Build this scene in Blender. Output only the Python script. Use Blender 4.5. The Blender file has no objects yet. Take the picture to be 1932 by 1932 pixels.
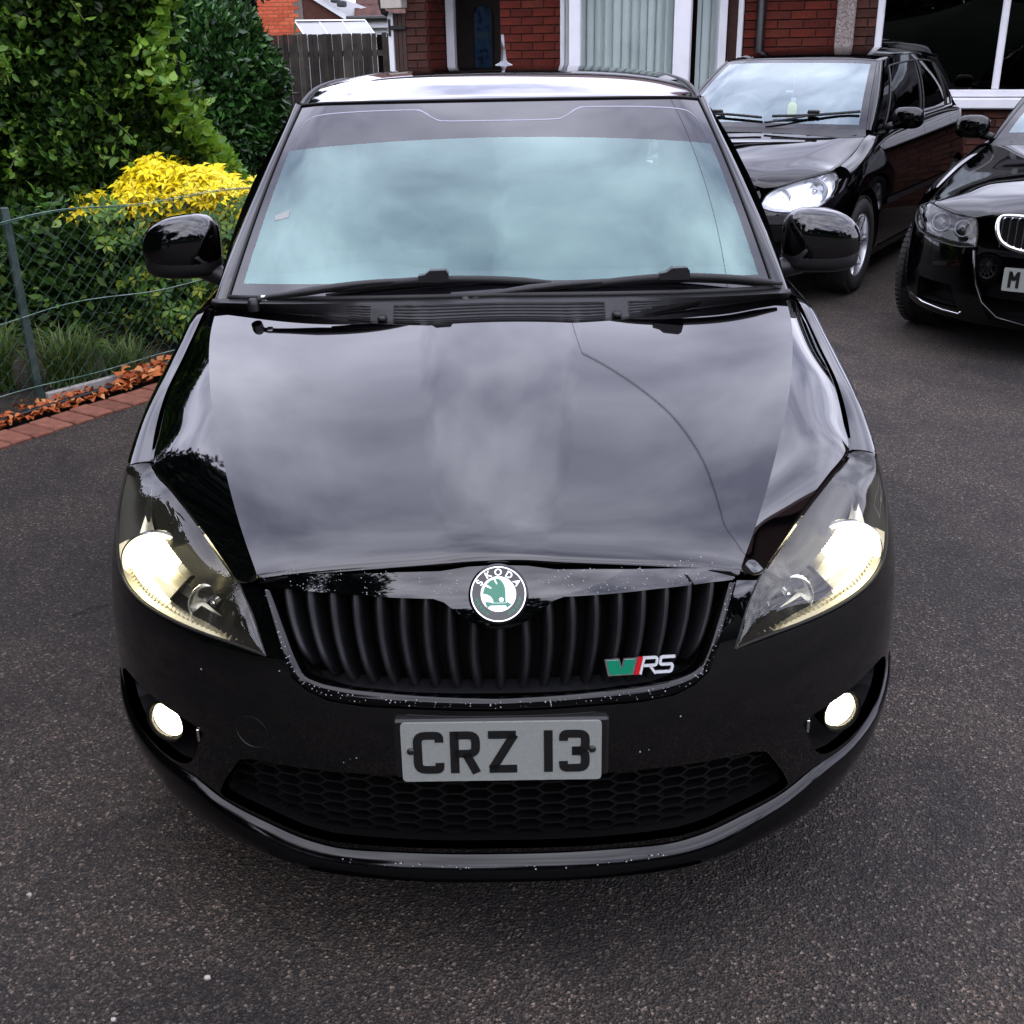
import bpy, bmesh, math, random
import numpy as np
from math import radians, sin, cos, pi, sqrt, atan2
from mathutils import Vector, Matrix
from mathutils.geometry import delaunay_2d_cdt

random.seed(7)
rng = np.random.default_rng(11)
sc = bpy.context.scene
col = sc.collection

# ------------------------------------------------------------------ camera
cam_d = bpy.data.cameras.new('camera')
cam = bpy.data.objects.new('camera', cam_d)
col.objects.link(cam)
YAW, PITCH, ROLL = -0.006446, 0.403344, -0.018702
fwd = Vector((sin(YAW) * cos(PITCH), cos(YAW) * cos(PITCH), -sin(PITCH)))
rgt = Vector((cos(YAW), -sin(YAW), 0))
upv = rgt.cross(fwd)
r2 = rgt * cos(ROLL) + upv * sin(ROLL)
u2 = -rgt * sin(ROLL) + upv * cos(ROLL)
m = Matrix((r2, u2, -fwd)).transposed().to_4x4()
m.translation = Vector((0.0347, -1.548, 1.5548))
cam.matrix_world = m
cam_d.sensor_width = 36
cam_d.lens = 36 * 2101.438 / 1932
cam_d.clip_start = 0.05
cam_d.clip_end = 800
sc.camera = cam

# ------------------------------------------------------------------ sky: overcast, broken grey cloud over a hazy Nishita sky
SUN_EL, SUN_ROT = radians(52), radians(205)
w = bpy.data.worlds.new('World')
sc.world = w
w.use_nodes = True
nt = w.node_tree
for n in list(nt.nodes):
    nt.nodes.remove(n)
def WN(t, **kw):
    n = nt.nodes.new(t)
    for k, v in kw.items():
        setattr(n, k, v)
    return n
wo = WN('ShaderNodeOutputWorld'); bg = WN('ShaderNodeBackground')
sky = WN('ShaderNodeTexSky', sky_type='NISHITA', sun_disc=False, sun_elevation=SUN_EL, sun_rotation=SUN_ROT, air_density=1.0, dust_density=4.0)
tc = WN('ShaderNodeTexCoord')
sep = WN('ShaderNodeSeparateXYZ')
nt.links.new(tc.outputs['Generated'], sep.inputs[0])
zz = WN('ShaderNodeMath', operation='ADD'); zz.inputs[1].default_value = 0.22
zc = WN('ShaderNodeMath', operation='MAXIMUM'); zc.inputs[1].default_value = 0.0
nt.links.new(sep.outputs['Z'], zc.inputs[0]); nt.links.new(zc.outputs[0], zz.inputs[0])
dx = WN('ShaderNodeMath', operation='DIVIDE'); dy = WN('ShaderNodeMath', operation='DIVIDE')
nt.links.new(sep.outputs['X'], dx.inputs[0]); nt.links.new(zz.outputs[0], dx.inputs[1])
nt.links.new(sep.outputs['Y'], dy.inputs[0]); nt.links.new(zz.outputs[0], dy.inputs[1])
cmb = WN('ShaderNodeCombineXYZ')
nt.links.new(dx.outputs[0], cmb.inputs[0]); nt.links.new(dy.outputs[0], cmb.inputs[1])
cn = WN('ShaderNodeTexNoise'); cn.inputs['Scale'].default_value = 2.6; cn.inputs['Detail'].default_value = 6.0; cn.inputs['Roughness'].default_value = 0.5; cn.inputs['Distortion'].default_value = 0.12
nt.links.new(cmb.outputs[0], cn.inputs['Vector'])
cr = WN('ShaderNodeValToRGB')
cr.color_ramp.elements[0].position = 0.34; cr.color_ramp.elements[0].color = (0.27, 0.28, 0.39, 1)
cr.color_ramp.elements[1].position = 0.68; cr.color_ramp.elements[1].color = (0.90, 0.905, 1.08, 1)
nt.links.new(cn.outputs['Fac'], cr.inputs[0])
cs = WN('ShaderNodeVectorMath', operation='SCALE'); cs.inputs['Scale'].default_value = 24.0
nt.links.new(cr.outputs[0], cs.inputs[0])
mx = WN('ShaderNodeMixRGB'); mx.inputs[0].default_value = 0.93
nt.links.new(sky.outputs[0], mx.inputs[1]); nt.links.new(cs.outputs[0], mx.inputs[2])
nt.links.new(mx.outputs[0], bg.inputs[0]); bg.inputs[1].default_value = 0.1
nt.links.new(bg.outputs[0], wo.inputs[0])

# ------------------------------------------------------------------ sun behind the cloud
sun_d = bpy.data.lights.new('sun', 'SUN'); sun_d.energy = 0.5; sun_d.angle = radians(80); sun_d.color = (1.0, 0.965, 0.92)
sun = bpy.data.objects.new('sun', sun_d); col.objects.link(sun)
sdir = Vector((sin(SUN_ROT) * cos(SUN_EL), cos(SUN_ROT) * cos(SUN_EL), sin(SUN_EL)))
sun.rotation_euler = sdir.to_track_quat('Z', 'Y').to_euler()

# ------------------------------------------------------------------ exposure
sc.view_settings.view_transform = 'Standard'
sc.view_settings.look = 'None'
sc.view_settings.gamma = 1.0
sc.view_settings.use_curve_mapping = False
sc.view_settings.exposure = 0.95
sc.cycles.use_denoising = True
sc.cycles.max_bounces = 6
sc.cycles.transparent_max_bounces = 12
sc.cycles.sample_clamp_indirect = 6.0
sc.cycles.diffuse_bounces = 2
sc.cycles.use_light_tree = False
sc.cycles.use_light_tree = False
sc.cycles.glossy_bounces = 4
sc.cycles.transmission_bounces = 4
sc.cycles.caustics_reflective = False
sc.cycles.caustics_refractive = False

# ------------------------------------------------------------------ materials
M = {}
def mat(name, base=(0.5, 0.5, 0.5), rough=0.5, metal=0.0, spec=0.5, ior=1.5, emit=None, estr=0.0):
    mt = bpy.data.materials.new(name); mt.use_nodes = True
    b = mt.node_tree.nodes['Principled BSDF']
    b.inputs['Base Color'].default_value = (*base, 1)
    b.inputs['Roughness'].default_value = rough
    b.inputs['Metallic'].default_value = metal
    b.inputs['Specular IOR Level'].default_value = spec
    b.inputs['IOR'].default_value = ior
    if emit:
        b.inputs['Emission Color'].default_value = (*emit, 1)
        b.inputs['Emission Strength'].default_value = estr
    M[name] = mt
    return mt
def nd(mt, t, **kw):
    n = mt.node_tree.nodes.new(t)
    for k, v in kw.items():
        if k.startswith('i_'):
            n.inputs[k[2:].replace('_', ' ')].default_value = v
        else:
            setattr(n, k, v)
    return n
def lk(mt, a, b):
    mt.node_tree.links.new(a, b)
def ramp(mt, src, stops):
    r = nd(mt, 'ShaderNodeValToRGB')
    el = r.color_ramp.elements
    while len(el) < len(stops):
        el.new(0.5)
    for e, (p, c) in zip(el, stops):
        e.position = p; e.color = (*c, 1)
    lk(mt, src, r.inputs[0])
    return r
def bump(mt, src, strength=0.3, dist=0.002, chain=None):
    b = mt.node_tree.nodes['Principled BSDF']
    n = nd(mt, 'ShaderNodeBump'); n.inputs['Strength'].default_value = strength; n.inputs['Distance'].default_value = dist
    lk(mt, src, n.inputs['Height'])
    if chain: lk(mt, chain.outputs[0], n.inputs['Normal'])
    lk(mt, n.outputs[0], b.inputs['Normal'])
    return n
def BS(mt): return mt.node_tree.nodes['Principled BSDF']

def noise_mat(name, stops, scale=8.0, detail=5.0, rough=0.8, bstr=0.0, bdist=0.003, bscale=None, spec=0.4, coord='Object', rrange=None):
    mt = mat(name, stops[0][1], rough, spec=spec)
    t = nd(mt, 'ShaderNodeTexCoord')
    n = nd(mt, 'ShaderNodeTexNoise'); n.inputs['Scale'].default_value = scale; n.inputs['Detail'].default_value = detail
    lk(mt, t.outputs[coord], n.inputs['Vector'])
    r = ramp(mt, n.outputs['Fac'], stops)
    lk(mt, r.outputs[0], BS(mt).inputs['Base Color'])
    if rrange:
        rr = ramp(mt, n.outputs['Fac'], [(0.3, (rrange[0],) * 3), (0.7, (rrange[1],) * 3)])
        lk(mt, rr.outputs[0], BS(mt).inputs['Roughness'])
    if bstr:
        n2 = nd(mt, 'ShaderNodeTexNoise'); n2.inputs['Scale'].default_value = bscale or scale * 6; n2.inputs['Detail'].default_value = 4
        lk(mt, t.outputs[coord], n2.inputs['Vector'])
        bump(mt, n2.outputs['Fac'], bstr, bdist)
    return mt

def island_mat(name, stops, rough=0.55, spec=0.35, trans=0.0, patch=0.0):
    """leaf / brick material, colour chosen per loose piece, with a little large-scale drift"""
    mt = mat(name, stops[0][1], rough, spec=spec)
    g = nd(mt, 'ShaderNodeNewGeometry')
    r = ramp(mt, g.outputs['Random Per Island'], stops)
    src = r.outputs[0]
    if patch:
        t = nd(mt, 'ShaderNodeTexCoord'); n = nd(mt, 'ShaderNodeTexNoise'); n.inputs['Scale'].default_value = 2.2
        lk(mt, t.outputs['Object'], n.inputs['Vector'])
        rr = ramp(mt, n.outputs['Fac'], [(0.35, (1 - patch,) * 3), (0.65, (1 + patch,) * 3)])
        mm = nd(mt, 'ShaderNodeMixRGB', blend_type='MULTIPLY'); mm.inputs[0].default_value = 1
        lk(mt, src, mm.inputs[1]); lk(mt, rr.outputs[0], mm.inputs[2]); src = mm.outputs[0]
    lk(mt, src, BS(mt).inputs['Base Color'])
    if trans:
        out = mt.node_tree.nodes['Material Output']
        tr = nd(mt, 'ShaderNodeBsdfTranslucent'); lk(mt, src, tr.inputs[0])
        mxs = nd(mt, 'ShaderNodeMixShader'); mxs.inputs[0].default_value = trans
        lk(mt, BS(mt).outputs[0], mxs.inputs[1]); lk(mt, tr.outputs[0], mxs.inputs[2]); lk(mt, mxs.outputs[0], out.inputs[0])
    return mt

# ------------------------------------------------------------------ mesh helpers
def tag(o, label=None, cat=None, group=None, kind=None):
    if label: o['label'] = label
    if cat: o['category'] = cat
    if group: o['group'] = group
    if kind: o['kind'] = kind
    return o
def empty(name, loc=(0, 0, 0), rz=0.0, parent=None):
    o = bpy.data.objects.new(name, None); col.objects.link(o)
    o.location = loc; o.rotation_euler = (0, 0, rz); o.empty_display_size = 0.1
    if parent: o.parent = parent
    return o
def mk(name, verts, faces, material=None, parent=None, smooth=False, sharp=None, normals=None, loc=None, rot=None):
    me = bpy.data.meshes.new(name)
    vv = [tuple(float(c) for c in v) for v in verts]
    me.from_pydata(vv, [], [tuple(int(i) for i in f) for f in faces])
    me.update()
    if material: me.materials.append(M[material] if isinstance(material, str) else material)
    if smooth or normals is not None:
        me.polygons.foreach_set('use_smooth', [True] * len(me.polygons))
        if sharp: me.set_sharp_from_angle(angle=radians(sharp))
    if normals is not None:
        me.normals_split_custom_set_from_vertices([tuple(float(c) for c in n) for n in normals])
    o = bpy.data.objects.new(name, me); col.objects.link(o)
    if parent: o.parent = parent
    if loc is not None: o.location = loc
    if rot is not None: o.rotation_euler = rot
    return o
def mk_fast(name, V, F, material, parent=None, smooth=False):
    """V (n,3) float, F (m,k) int arrays of one face size"""
    V = np.asarray(V, np.float32); F = np.asarray(F, np.int32)
    me = bpy.data.meshes.new(name)
    me.vertices.add(len(V)); me.vertices.foreach_set('co', V.ravel())
    k = F.shape[1]
    me.loops.add(F.size); me.loops.foreach_set('vertex_index', F.ravel())
    me.polygons.add(len(F)); me.polygons.foreach_set('loop_start', np.arange(0, F.size, k, dtype=np.int32))
    if smooth: me.polygons.foreach_set('use_smooth', np.ones(len(F), bool))
    me.update(calc_edges=True)
    me.materials.append(M[material] if isinstance(material, str) else material)
    o = bpy.data.objects.new(name, me); col.objects.link(o)
    if parent: o.parent = parent
    return o

class MB:
    def __init__(s): s.v = []; s.f = []
    def add(s, verts, faces):
        b = len(s.v); s.v += [tuple(x) for x in verts]; s.f += [tuple(b + i for i in f) for f in faces]; return s
    def box(s, a, b, bev=0.0):
        x0, y0, z0 = a; x1, y1, z1 = b
        if x0 > x1: x0, x1 = x1, x0
        if y0 > y1: y0, y1 = y1, y0
        if z0 > z1: z0, z1 = z1, z0
        if bev <= 0:
            return s.add([(x0, y0, z0), (x1, y0, z0), (x1, y1, z0), (x0, y1, z0), (x0, y0, z1), (x1, y0, z1), (x1, y1, z1), (x0, y1, z1)],
                         [(0, 3, 2, 1), (4, 5, 6, 7), (0, 1, 5, 4), (1, 2, 6, 5), (2, 3, 7, 6), (3, 0, 4, 7)])
        bm = bmesh.new(); bmesh.ops.create_cube(bm, size=1)
        for v in bm.verts:
            v.co = Vector(((x0 + x1) / 2 + v.co.x * (x1 - x0), (y0 + y1) / 2 + v.co.y * (y1 - y0), (z0 + z1) / 2 + v.co.z * (z1 - z0)))
        bmesh.ops.bevel(bm, geom=bm.edges[:], offset=bev, segments=1, affect='EDGES')
        bm.verts.index_update()
        s.add([v.co[:] for v in bm.verts], [[v.index for v in f.verts] for f in bm.faces]); bm.free(); return s
    def grid(s, P, flip=False, close_u=False):
        P = np.asarray(P); n, mm = P.shape[:2]; b = len(s.v)
        s.v += [tuple(p) for p in P.reshape(-1, 3)]
        for i in range(n if close_u else n - 1):
            for j in range(mm - 1):
                i2 = (i + 1) % n
                q = (b + i * mm + j, b + i2 * mm + j, b + i2 * mm + j + 1, b + i * mm + j + 1)
                s.f.append(q[::-1] if flip else q)
        return s
    def tube(s, pts, r, k=6, cap=True):
        pts = [Vector(p) for p in pts]; n = len(pts); b = len(s.v)
        rr = r if hasattr(r, '__len__') else [r] * n
        prev = None
        for i, p in enumerate(pts):
            t = (pts[min(i + 1, n - 1)] - pts[max(i - 1, 0)])
            t = t.normalized() if t.length > 1e-9 else Vector((0, 0, 1))
            if prev is None:
                a = t.orthogonal().normalized()
            else:
                a = (prev - t * prev.dot(t)); a = a.normalized() if a.length > 1e-6 else t.orthogonal().normalized()
            prev = a; c = t.cross(a)
            for j in range(k):
                th = 2 * pi * j / k
                s.v.append(tuple(p + (a * cos(th) + c * sin(th)) * rr[i]))
        for i in range(n - 1):
            for j in range(k):
                j2 = (j + 1) % k
                s.f.append((b + i * k + j, b + i * k + j2, b + (i + 1) * k + j2, b + (i + 1) * k + j))
        if cap:
            s.f.append(tuple(b + j for j in range(k))[::-1]); s.f.append(tuple(b + (n - 1) * k + j for j in range(k)))
        return s
    def lathe(s, prof, k=24, axis='x', origin=(0, 0, 0), arc=2 * pi, cap=False):
        """prof: list of (radius, along)"""
        b = len(s.v); n = len(prof); o = Vector(origin)
        for j in range(k):
            th = arc * j / k
            for r, a in prof:
                if axis == 'x': v = Vector((a, r * cos(th), r * sin(th)))
                elif axis == 'y': v = Vector((r * cos(th), a, r * sin(th)))
                else: v = Vector((r * cos(th), r * sin(th), a))
                s.v.append(tuple(v + o))
        for j in range(k):
            j2 = (j + 1) % k
            for i in range(n - 1):
                s.f.append((b + j * n + i, b + j2 * n + i, b + j2 * n + i + 1, b + j * n + i + 1))
        if cap: s.f.append(tuple(b + j * n + n - 1 for j in range(k)))
        return s
    def prism(s, poly, fa, fb):
        """poly 2D, fa/fb map 2D->3D for back and front"""
        n = len(poly); b = len(s.v)
        s.v += [tuple(fa(*p)) for p in poly] + [tuple(fb(*p)) for p in poly]
        s.f.append(tuple(b + i for i in range(n))[::-1]); s.f.append(tuple(b + n + i for i in range(n)))
        for i in range(n):
            j = (i + 1) % n; s.f.append((b + i, b + j, b + n + j, b + n + i))
        return s
    def build(s, name, material, parent=None, smooth=False, sharp=None, **kw):
        return mk(name, s.v, s.f, material, parent, smooth, sharp, **kw)

def xform(mb, mtx):
    mb.v = [tuple(mtx @ Vector(v)) for v in mb.v]; return mb

def cub(x, xs, ys):
    """smooth interpolation (finite-difference hermite), ys may be (n,) or (n,k)"""
    xs = np.asarray(xs, float); ys = np.asarray(ys, float); x = np.clip(np.asarray(x, float), xs[0], xs[-1])
    mm = np.gradient(ys, xs, axis=0); i = np.clip(np.searchsorted(xs, x) - 1, 0, len(xs) - 2)
    h = xs[i + 1] - xs[i]; t = (x - xs[i]) / h
    if ys.ndim > 1: h = h[..., None]; t = t[..., None]
    return (2*t**3 - 3*t**2 + 1) * ys[i] + (t**3 - 2*t**2 + t) * h * mm[i] + (-2*t**3 + 3*t**2) * ys[i+1] + (t**3 - t**2) * h * mm[i+1]
def resample(P, n, smooth=True, param=None):
    P = np.asarray(P, float)
    d = np.concatenate([[0], np.cumsum(np.maximum(np.linalg.norm(np.diff(P, axis=0), axis=1), 1e-6))]); d /= d[-1]
    if param is not None: d = np.asarray(param, float)
    u = np.linspace(0, 1, n)
    if smooth and len(P) > 2: return cub(u, d, P)
    return np.stack([np.interp(u, d, P[:, k]) for k in range(P.shape[1])], -1)
def densify(poly, step, closed=True):
    out = []; n = len(poly)
    for i in range(n if closed else n - 1):
        a = np.asarray(poly[i], float); b = np.asarray(poly[(i + 1) % n], float)
        k = max(1, int(math.ceil(np.linalg.norm(b - a) / step)))
        for j in range(k): out.append(a + (b - a) * j / k)
    if not closed: out.append(np.asarray(poly[-1], float))
    return np.array(out)
def chaikin(poly, it=2, closed=True):
    P = np.asarray(poly, float)
    for _ in range(it):
        if closed:
            Q = np.roll(P, -1, 0); P = np.stack([.75*P + .25*Q, .25*P + .75*Q], 1).reshape(-1, P.shape[1])
        else:
            a, b = P[:-1], P[1:]; I = np.stack([.75*a + .25*b, .25*a + .75*b], 1).reshape(-1, P.shape[1])
            P = np.concatenate([P[:1], I[1:-1], P[-1:]])
    return P
def inside(pts, poly):
    x, y = pts[:, 0], pts[:, 1]; r = np.zeros(len(pts), bool); P = np.asarray(poly); n = len(P); j = n - 1
    for i in range(n):
        xi, yi = P[i]; xj, yj = P[j]
        c = ((yi > y) != (yj > y)) & (x < (xj - xi) * (y - yi) / (yj - yi + 1e-30) + xi)
        r ^= c; j = i
    return r
def cdt(outer, holes, step):
    """triangulate a 2D region with holes on an even grid -> pts, tris"""
    loops = [densify(outer, step)] + [densify(h, step) for h in holes]
    V = []; E = []
    for L in loops:
        b = len(V); n = len(L); V += [tuple(p) for p in L]; E += [(b + i, b + (i + 1) % n) for i in range(n)]
    B = np.array(V); lo, hi = B.min(0), B.max(0)
    gx, gy = np.meshgrid(np.arange(lo[0], hi[0], step), np.arange(lo[1], hi[1], step * .9))
    gx = gx + (np.arange(gx.shape[0]) % 2)[:, None] * step * .5
    G = np.stack([gx.ravel(), gy.ravel()], -1)
    ok = inside(G, loops[0])
    for h in loops[1:]: ok &= ~inside(G, h)
    G = G[ok]
    keep = np.ones(len(G), bool)
    for k in range(0, len(G), 2000):
        d = ((G[k:k+2000, None, :] - B[None]) ** 2).sum(-1).min(1); keep[k:k+2000] = d > (step * .55) ** 2
    G = G[keep]
    allv = [Vector(v) for v in V] + [Vector(g) for g in G]
    r = delaunay_2d_cdt(allv, E, [], 0, 1e-7)
    P = np.array([v[:] for v in r[0]]); T = np.array([f for f in r[2] if len(f) == 3])
    c = P[T].mean(1); ok = inside(c, loops[0])
    for h in loops[1:]: ok &= ~inside(c, h)
    T = T[ok]
    return P, T
def panel(name, outer, holes, fn, material, parent, step=0.02, flange=0.012, off=0.0):
    """skin panel on a parametric surface fn(P2)->xyz with analytic normals and a folded edge all round"""
    P, T = cdt(outer, holes, step)
    h = 1e-4
    X = fn(P); du = fn(P + [h, 0]) - fn(P - [h, 0]); dv = fn(P + [0, h]) - fn(P - [0, h])
    N = np.cross(du, dv); N /= np.linalg.norm(N, axis=1)[:, None] + 1e-12
    a = P[T]; area = (a[:, 1, 0]-a[:, 0, 0])*(a[:, 2, 1]-a[:, 0, 1]) - (a[:, 1, 1]-a[:, 0, 1])*(a[:, 2, 0]-a[:, 0, 0])
    T[area < 0] = T[area < 0][:, ::-1]
    X = X + N * off
    V = list(X); NN = list(N); F = [tuple(t) for t in T]
    if flange > 0:
        cnt = {}
        for t in T:
            for i in range(3):
                e = (t[i], t[(i+1) % 3]); k = (min(e), max(e)); cnt.setdefault(k, []).append(e)
        for k, L in cnt.items():
            if len(L) == 1:
                a_, b_ = L[0]; b0 = len(V)
                ed = X[b_] - X[a_]; sn = np.cross(ed, N[a_]); sn /= np.linalg.norm(sn) + 1e-12
                V += [X[a_], X[b_], X[b_] - N[b_] * flange, X[a_] - N[a_] * flange]; NN += [sn] * 4
                F.append((b0 + 3, b0 + 2, b0 + 1, b0)[::-1])
    return mk(name, V, F, material, parent, normals=NN)
def gridpanel(name, P, material, parent, flip=False, sharp=40, thick=0.0):
    """structured skin from an (n,m,3) grid, optionally thickened inwards"""
    mb = MB().grid(P, flip)
    o = mb.build(name, material, parent, smooth=True, sharp=sharp)
    if thick:
        md = o.modifiers.new('thickness', 'SOLIDIFY'); md.thickness = thick; md.offset = -1; md.use_even_offset = False
    return o
def mirx(P):
    P = np.array(P, float); P[..., 0] *= -1; return P
# ------------------------------------------------------------------ ground
def asphalt():
    mt = mat('asphalt', (0.035, 0.034, 0.033), 0.82, spec=0.35)
    t = nd(mt, 'ShaderNodeTexCoord')
    v1 = nd(mt, 'ShaderNodeTexVoronoi'); v1.inputs['Scale'].default_value = 190
    v2 = nd(mt, 'ShaderNodeTexVoronoi'); v2.inputs['Scale'].default_value = 380
    n1 = nd(mt, 'ShaderNodeTexNoise'); n1.inputs['Scale'].default_value = 0.9; n1.inputs['Detail'].default_value = 6
    n2 = nd(mt, 'ShaderNodeTexNoise'); n2.inputs['Scale'].default_value = 60; n2.inputs['Detail'].default_value = 6
    for n in (v1, v2, n1, n2): lk(mt, t.outputs['Object'], n.inputs['Vector'])
    s1 = nd(mt, 'ShaderNodeSeparateColor'); lk(mt, v1.outputs['Color'], s1.inputs[0])
    a = ramp(mt, s1.outputs[0], [(0.0, (.003, .003, .003)), (0.35, (.011, .0105, .010)), (0.62, (.018, .0165, .0155)), (0.83, (.042, .036, .032)), (0.95, (.085, .072, .064)), (0.998, (.20, .185, .17))])
    s2 = nd(mt, 'ShaderNodeSeparateColor'); lk(mt, v2.outputs['Color'], s2.inputs[0])
    b = ramp(mt, s2.outputs[1], [(0.0, (.005, .005, .005)), (0.55, (.013, .0125, .012)), (0.88, (.035, .032, .030)), (0.995, (.10, .094, .088))])
    m1 = nd(mt, 'ShaderNodeMixRGB'); m1.inputs[0].default_value = .45; lk(mt, a.outputs[0], m1.inputs[1]); lk(mt, b.outputs[0], m1.inputs[2])
    big = ramp(mt, n1.outputs['Fac'], [(0.34, (.98, .89, .79)), (0.66, (1.90, 1.62, 1.35))])
    m2 = nd(mt, 'ShaderNodeMixRGB', blend_type='MULTIPLY'); m2.inputs[0].default_value = 1; lk(mt, m1.outputs[0], m2.inputs[1]); lk(mt, big.outputs[0], m2.inputs[2])
    n3 = nd(mt, 'ShaderNodeTexNoise'); n3.inputs['Scale'].default_value = 3.1; n3.inputs['Detail'].default_value = 8; n3.inputs['Roughness'].default_value = .65; n3.inputs['Distortion'].default_value = .6
    lk(mt, t.outputs['Object'], n3.inputs['Vector'])
    dk = ramp(mt, n3.outputs['Fac'], [(0.36, (.62, .62, .64)), (0.50, (1.0, 1.0, 1.0)), (0.70, (1.22, 1.18, 1.12))])
    m3 = nd(mt, 'ShaderNodeMixRGB', blend_type='MULTIPLY'); m3.inputs[0].default_value = 1; lk(mt, m2.outputs[0], m3.inputs[1]); lk(mt, dk.outputs[0], m3.inputs[2])
    lk(mt, m3.outputs[0], BS(mt).inputs['Base Color'])
    hs = nd(mt, 'ShaderNodeMath', operation='ADD'); lk(mt, v1.outputs['Distance'], hs.inputs[0]); lk(mt, n2.outputs['Fac'], hs.inputs[1])
    bump(mt, hs.outputs[0], 1.0, 0.006)
asphalt()
noise_mat('soil', [(0.3, (.010, .008, .006)), (0.7, (.035, .026, .018))], 14, 8, .95, .8, .02, 40)
noise_mat('grass_verge', [(0.3, (.02, .035, .01)), (0.7, (.05, .07, .02))], 5, 6, .9, .6, .02, 60)
noise_mat('path_tarmac', [(0.3, (.05, .048, .048)), (0.7, (.085, .08, .078))], 12, 6, .85, .4, .004, 120)
tag(mk('ground', [(-250, -250, -.012), (250, -250, -.012), (250, 250, -.012), (-250, 250, -.012)], [(0, 1, 2, 3)], 'grass_verge'), kind='structure')
# drive: fans out from the brick edging on the left to beyond the parked cars
drive = [(-5.2, -2.2), (-3.9, -.1), (-2.62, 2.02), (-1.72, 3.54), (-.4, 5.75), (.5, 7.3), (-.4, 8.4), (-2.9, 10.6), (-3.2, 18.0), (-1.2, 18.0), (-1.1, 11.4), (12, 6.6), (12, -9), (-5.2, -9)]
tag(mk('driveway', [(x, y, 0) for x, y in drive], [tuple(range(len(drive)))], 'asphalt'), kind='structure')
tag(mk('side_path', [(-5.4, 11.0, -.003), (-3.0, 10.4, -.003), (-3.0, 19, -.003), (-5.4, 19, -.003)], [(0, 1, 2, 3)], 'path_tarmac'), kind='structure')
tag(mk('planting_bed', [(-9, -1, -.006), (-5.0, -2.0, -.006), (-1.8, 3.5, -.006), (.45, 7.3, -.006), (-.5, 8.4, -.006), (-2.9, 10.4, -.006), (-9, 11.0, -.006)], [(0, 1, 2, 3, 4, 5, 6)], 'soil'), kind='structure')
# ------------------------------------------------------------------ car materials
mat('black_paint_parked', (0.0004, 0.0004, 0.0006), 0.03, spec=0.5, ior=1.5)
mat('aerial_grey', (0.16, 0.165, 0.18), 0.35, 0.6)
mat('black_paint', (0.0004, 0.0004, 0.0006), 0.03, spec=0.5, ior=1.68)
mat('lip_paint', (0.0006, 0.0006, 0.0008), 0.10, spec=0.5, ior=1.42)
mat('black_paint_dull', (0.004, 0.004, 0.005), 0.12, spec=0.5)
mt = noise_mat('black_plastic', [(0.3, (0.005, 0.005, 0.0055)), (0.7, (0.008, 0.008, 0.0085))], 40, 3, 0.42, 0.25, 0.0006, 900)
mt = noise_mat('grille_plastic', [(0.3, (0.004, 0.0042, 0.0048)), (0.7, (0.006, 0.0063, 0.007))], 40, 3, 0.38, 0.2, 0.0004, 900)
mat('mesh_plastic', (0.0025, 0.0026, 0.003), 0.4, spec=0.35)
mt = noise_mat('cowl_plastic', [(0.3, (0.006, 0.006, 0.0065)), (0.7, (0.011, 0.011, 0.012))], 30, 4, 0.5, 0.3, 0.0006, 800)
mat('deep_black', (0.0015, 0.0015, 0.0015), 0.7, spec=0.1)
mat('rubber', (0.012, 0.012, 0.012), 0.6, spec=0.35)
mt = noise_mat('tyre_rubber', [(0.3, (0.007, 0.007, 0.007)), (0.7, (0.014, 0.0135, 0.013))], 18, 4, 0.75, 0.2, 0.001, 200)
mat('chrome', (0.78, 0.79, 0.80), 0.06, 1.0)
mat('satin_chrome', (0.62, 0.63, 0.64), 0.22, 1.0)
mat('silver_rim', (0.50, 0.51, 0.53), 0.28, 0.9)
mat('silver_reflector', (0.80, 0.81, 0.83), 0.18, 0.9)
mat('bowl_grey', (0.36, 0.37, 0.40), 0.15, 1.0)
mat('brake_disc', (0.18, 0.17, 0.16), 0.4, 0.9)
mat('badge_green', (0.004, 0.16, 0.085), 0.12)
mat('badge_leaf_green', (0.01, 0.10, 0.055), 0.2, 0.3)
mat('badge_red', (0.45, 0.006, 0.01), 0.15)
mat('badge_black', (0.004, 0.004, 0.004), 0.06)
mat('badge_silver', (0.62, 0.64, 0.65), 0.3, 0.3)
mat('badge_white', (0.85, 0.87, 0.86), 0.15, 0.35)
mat('seat_fabric', (0.035, 0.037, 0.04), 0.9, spec=0.2)
mat('dash_plastic', (0.075, 0.08, 0.082), 0.55, spec=0.3)
mat('frit_black', (0.006, 0.006, 0.007), 0.3, spec=0.2)
mat('frit_edge', (0.25, 0.255, 0.30), 0.6, spec=0.2)
mat('interior_dark', (0.010, 0.0105, 0.011), 0.9, spec=0.1)
mat('number_black', (0.006, 0.006, 0.006), 0.35)
mt = noise_mat('plate_white', [(0.3, (0.195, 0.21, 0.19)), (0.7, (0.235, 0.25, 0.228))], 300, 3, 0.35)
mt = noise_mat('screw_cap', [(0.4, (0.006, 0.006, 0.006)), (0.6, (0.012, 0.012, 0.012))], 40, 2, 0.3)
mat('lamp_lit', (0.9, 0.9, 0.85), 0.3, emit=(1.0, 0.91, 0.68), estr=8.0)
mat('lamp_glow', (0.9, 0.88, 0.75), 0.3, emit=(1.0, 0.86, 0.55), estr=1.5)
mat('fog_lit', (0.9, 0.9, 0.85), 0.3, emit=(1.0, 0.80, 0.45), estr=0.75)
mat('amber_lens', (0.30, 0.12, 0.03), 0.15)
mat('lamp_floor_chrome', (0.62, 0.57, 0.42), 0.28, 0.85)
mat('reflector_warm', (0.72, 0.70, 0.62), 0.32, 0.75)
mat('lamp_bezel', (0.05, 0.05, 0.048), 0.16, 0.85)
mat('lamp_dark', (0.012, 0.012, 0.012), 0.25, 0.2)

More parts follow.
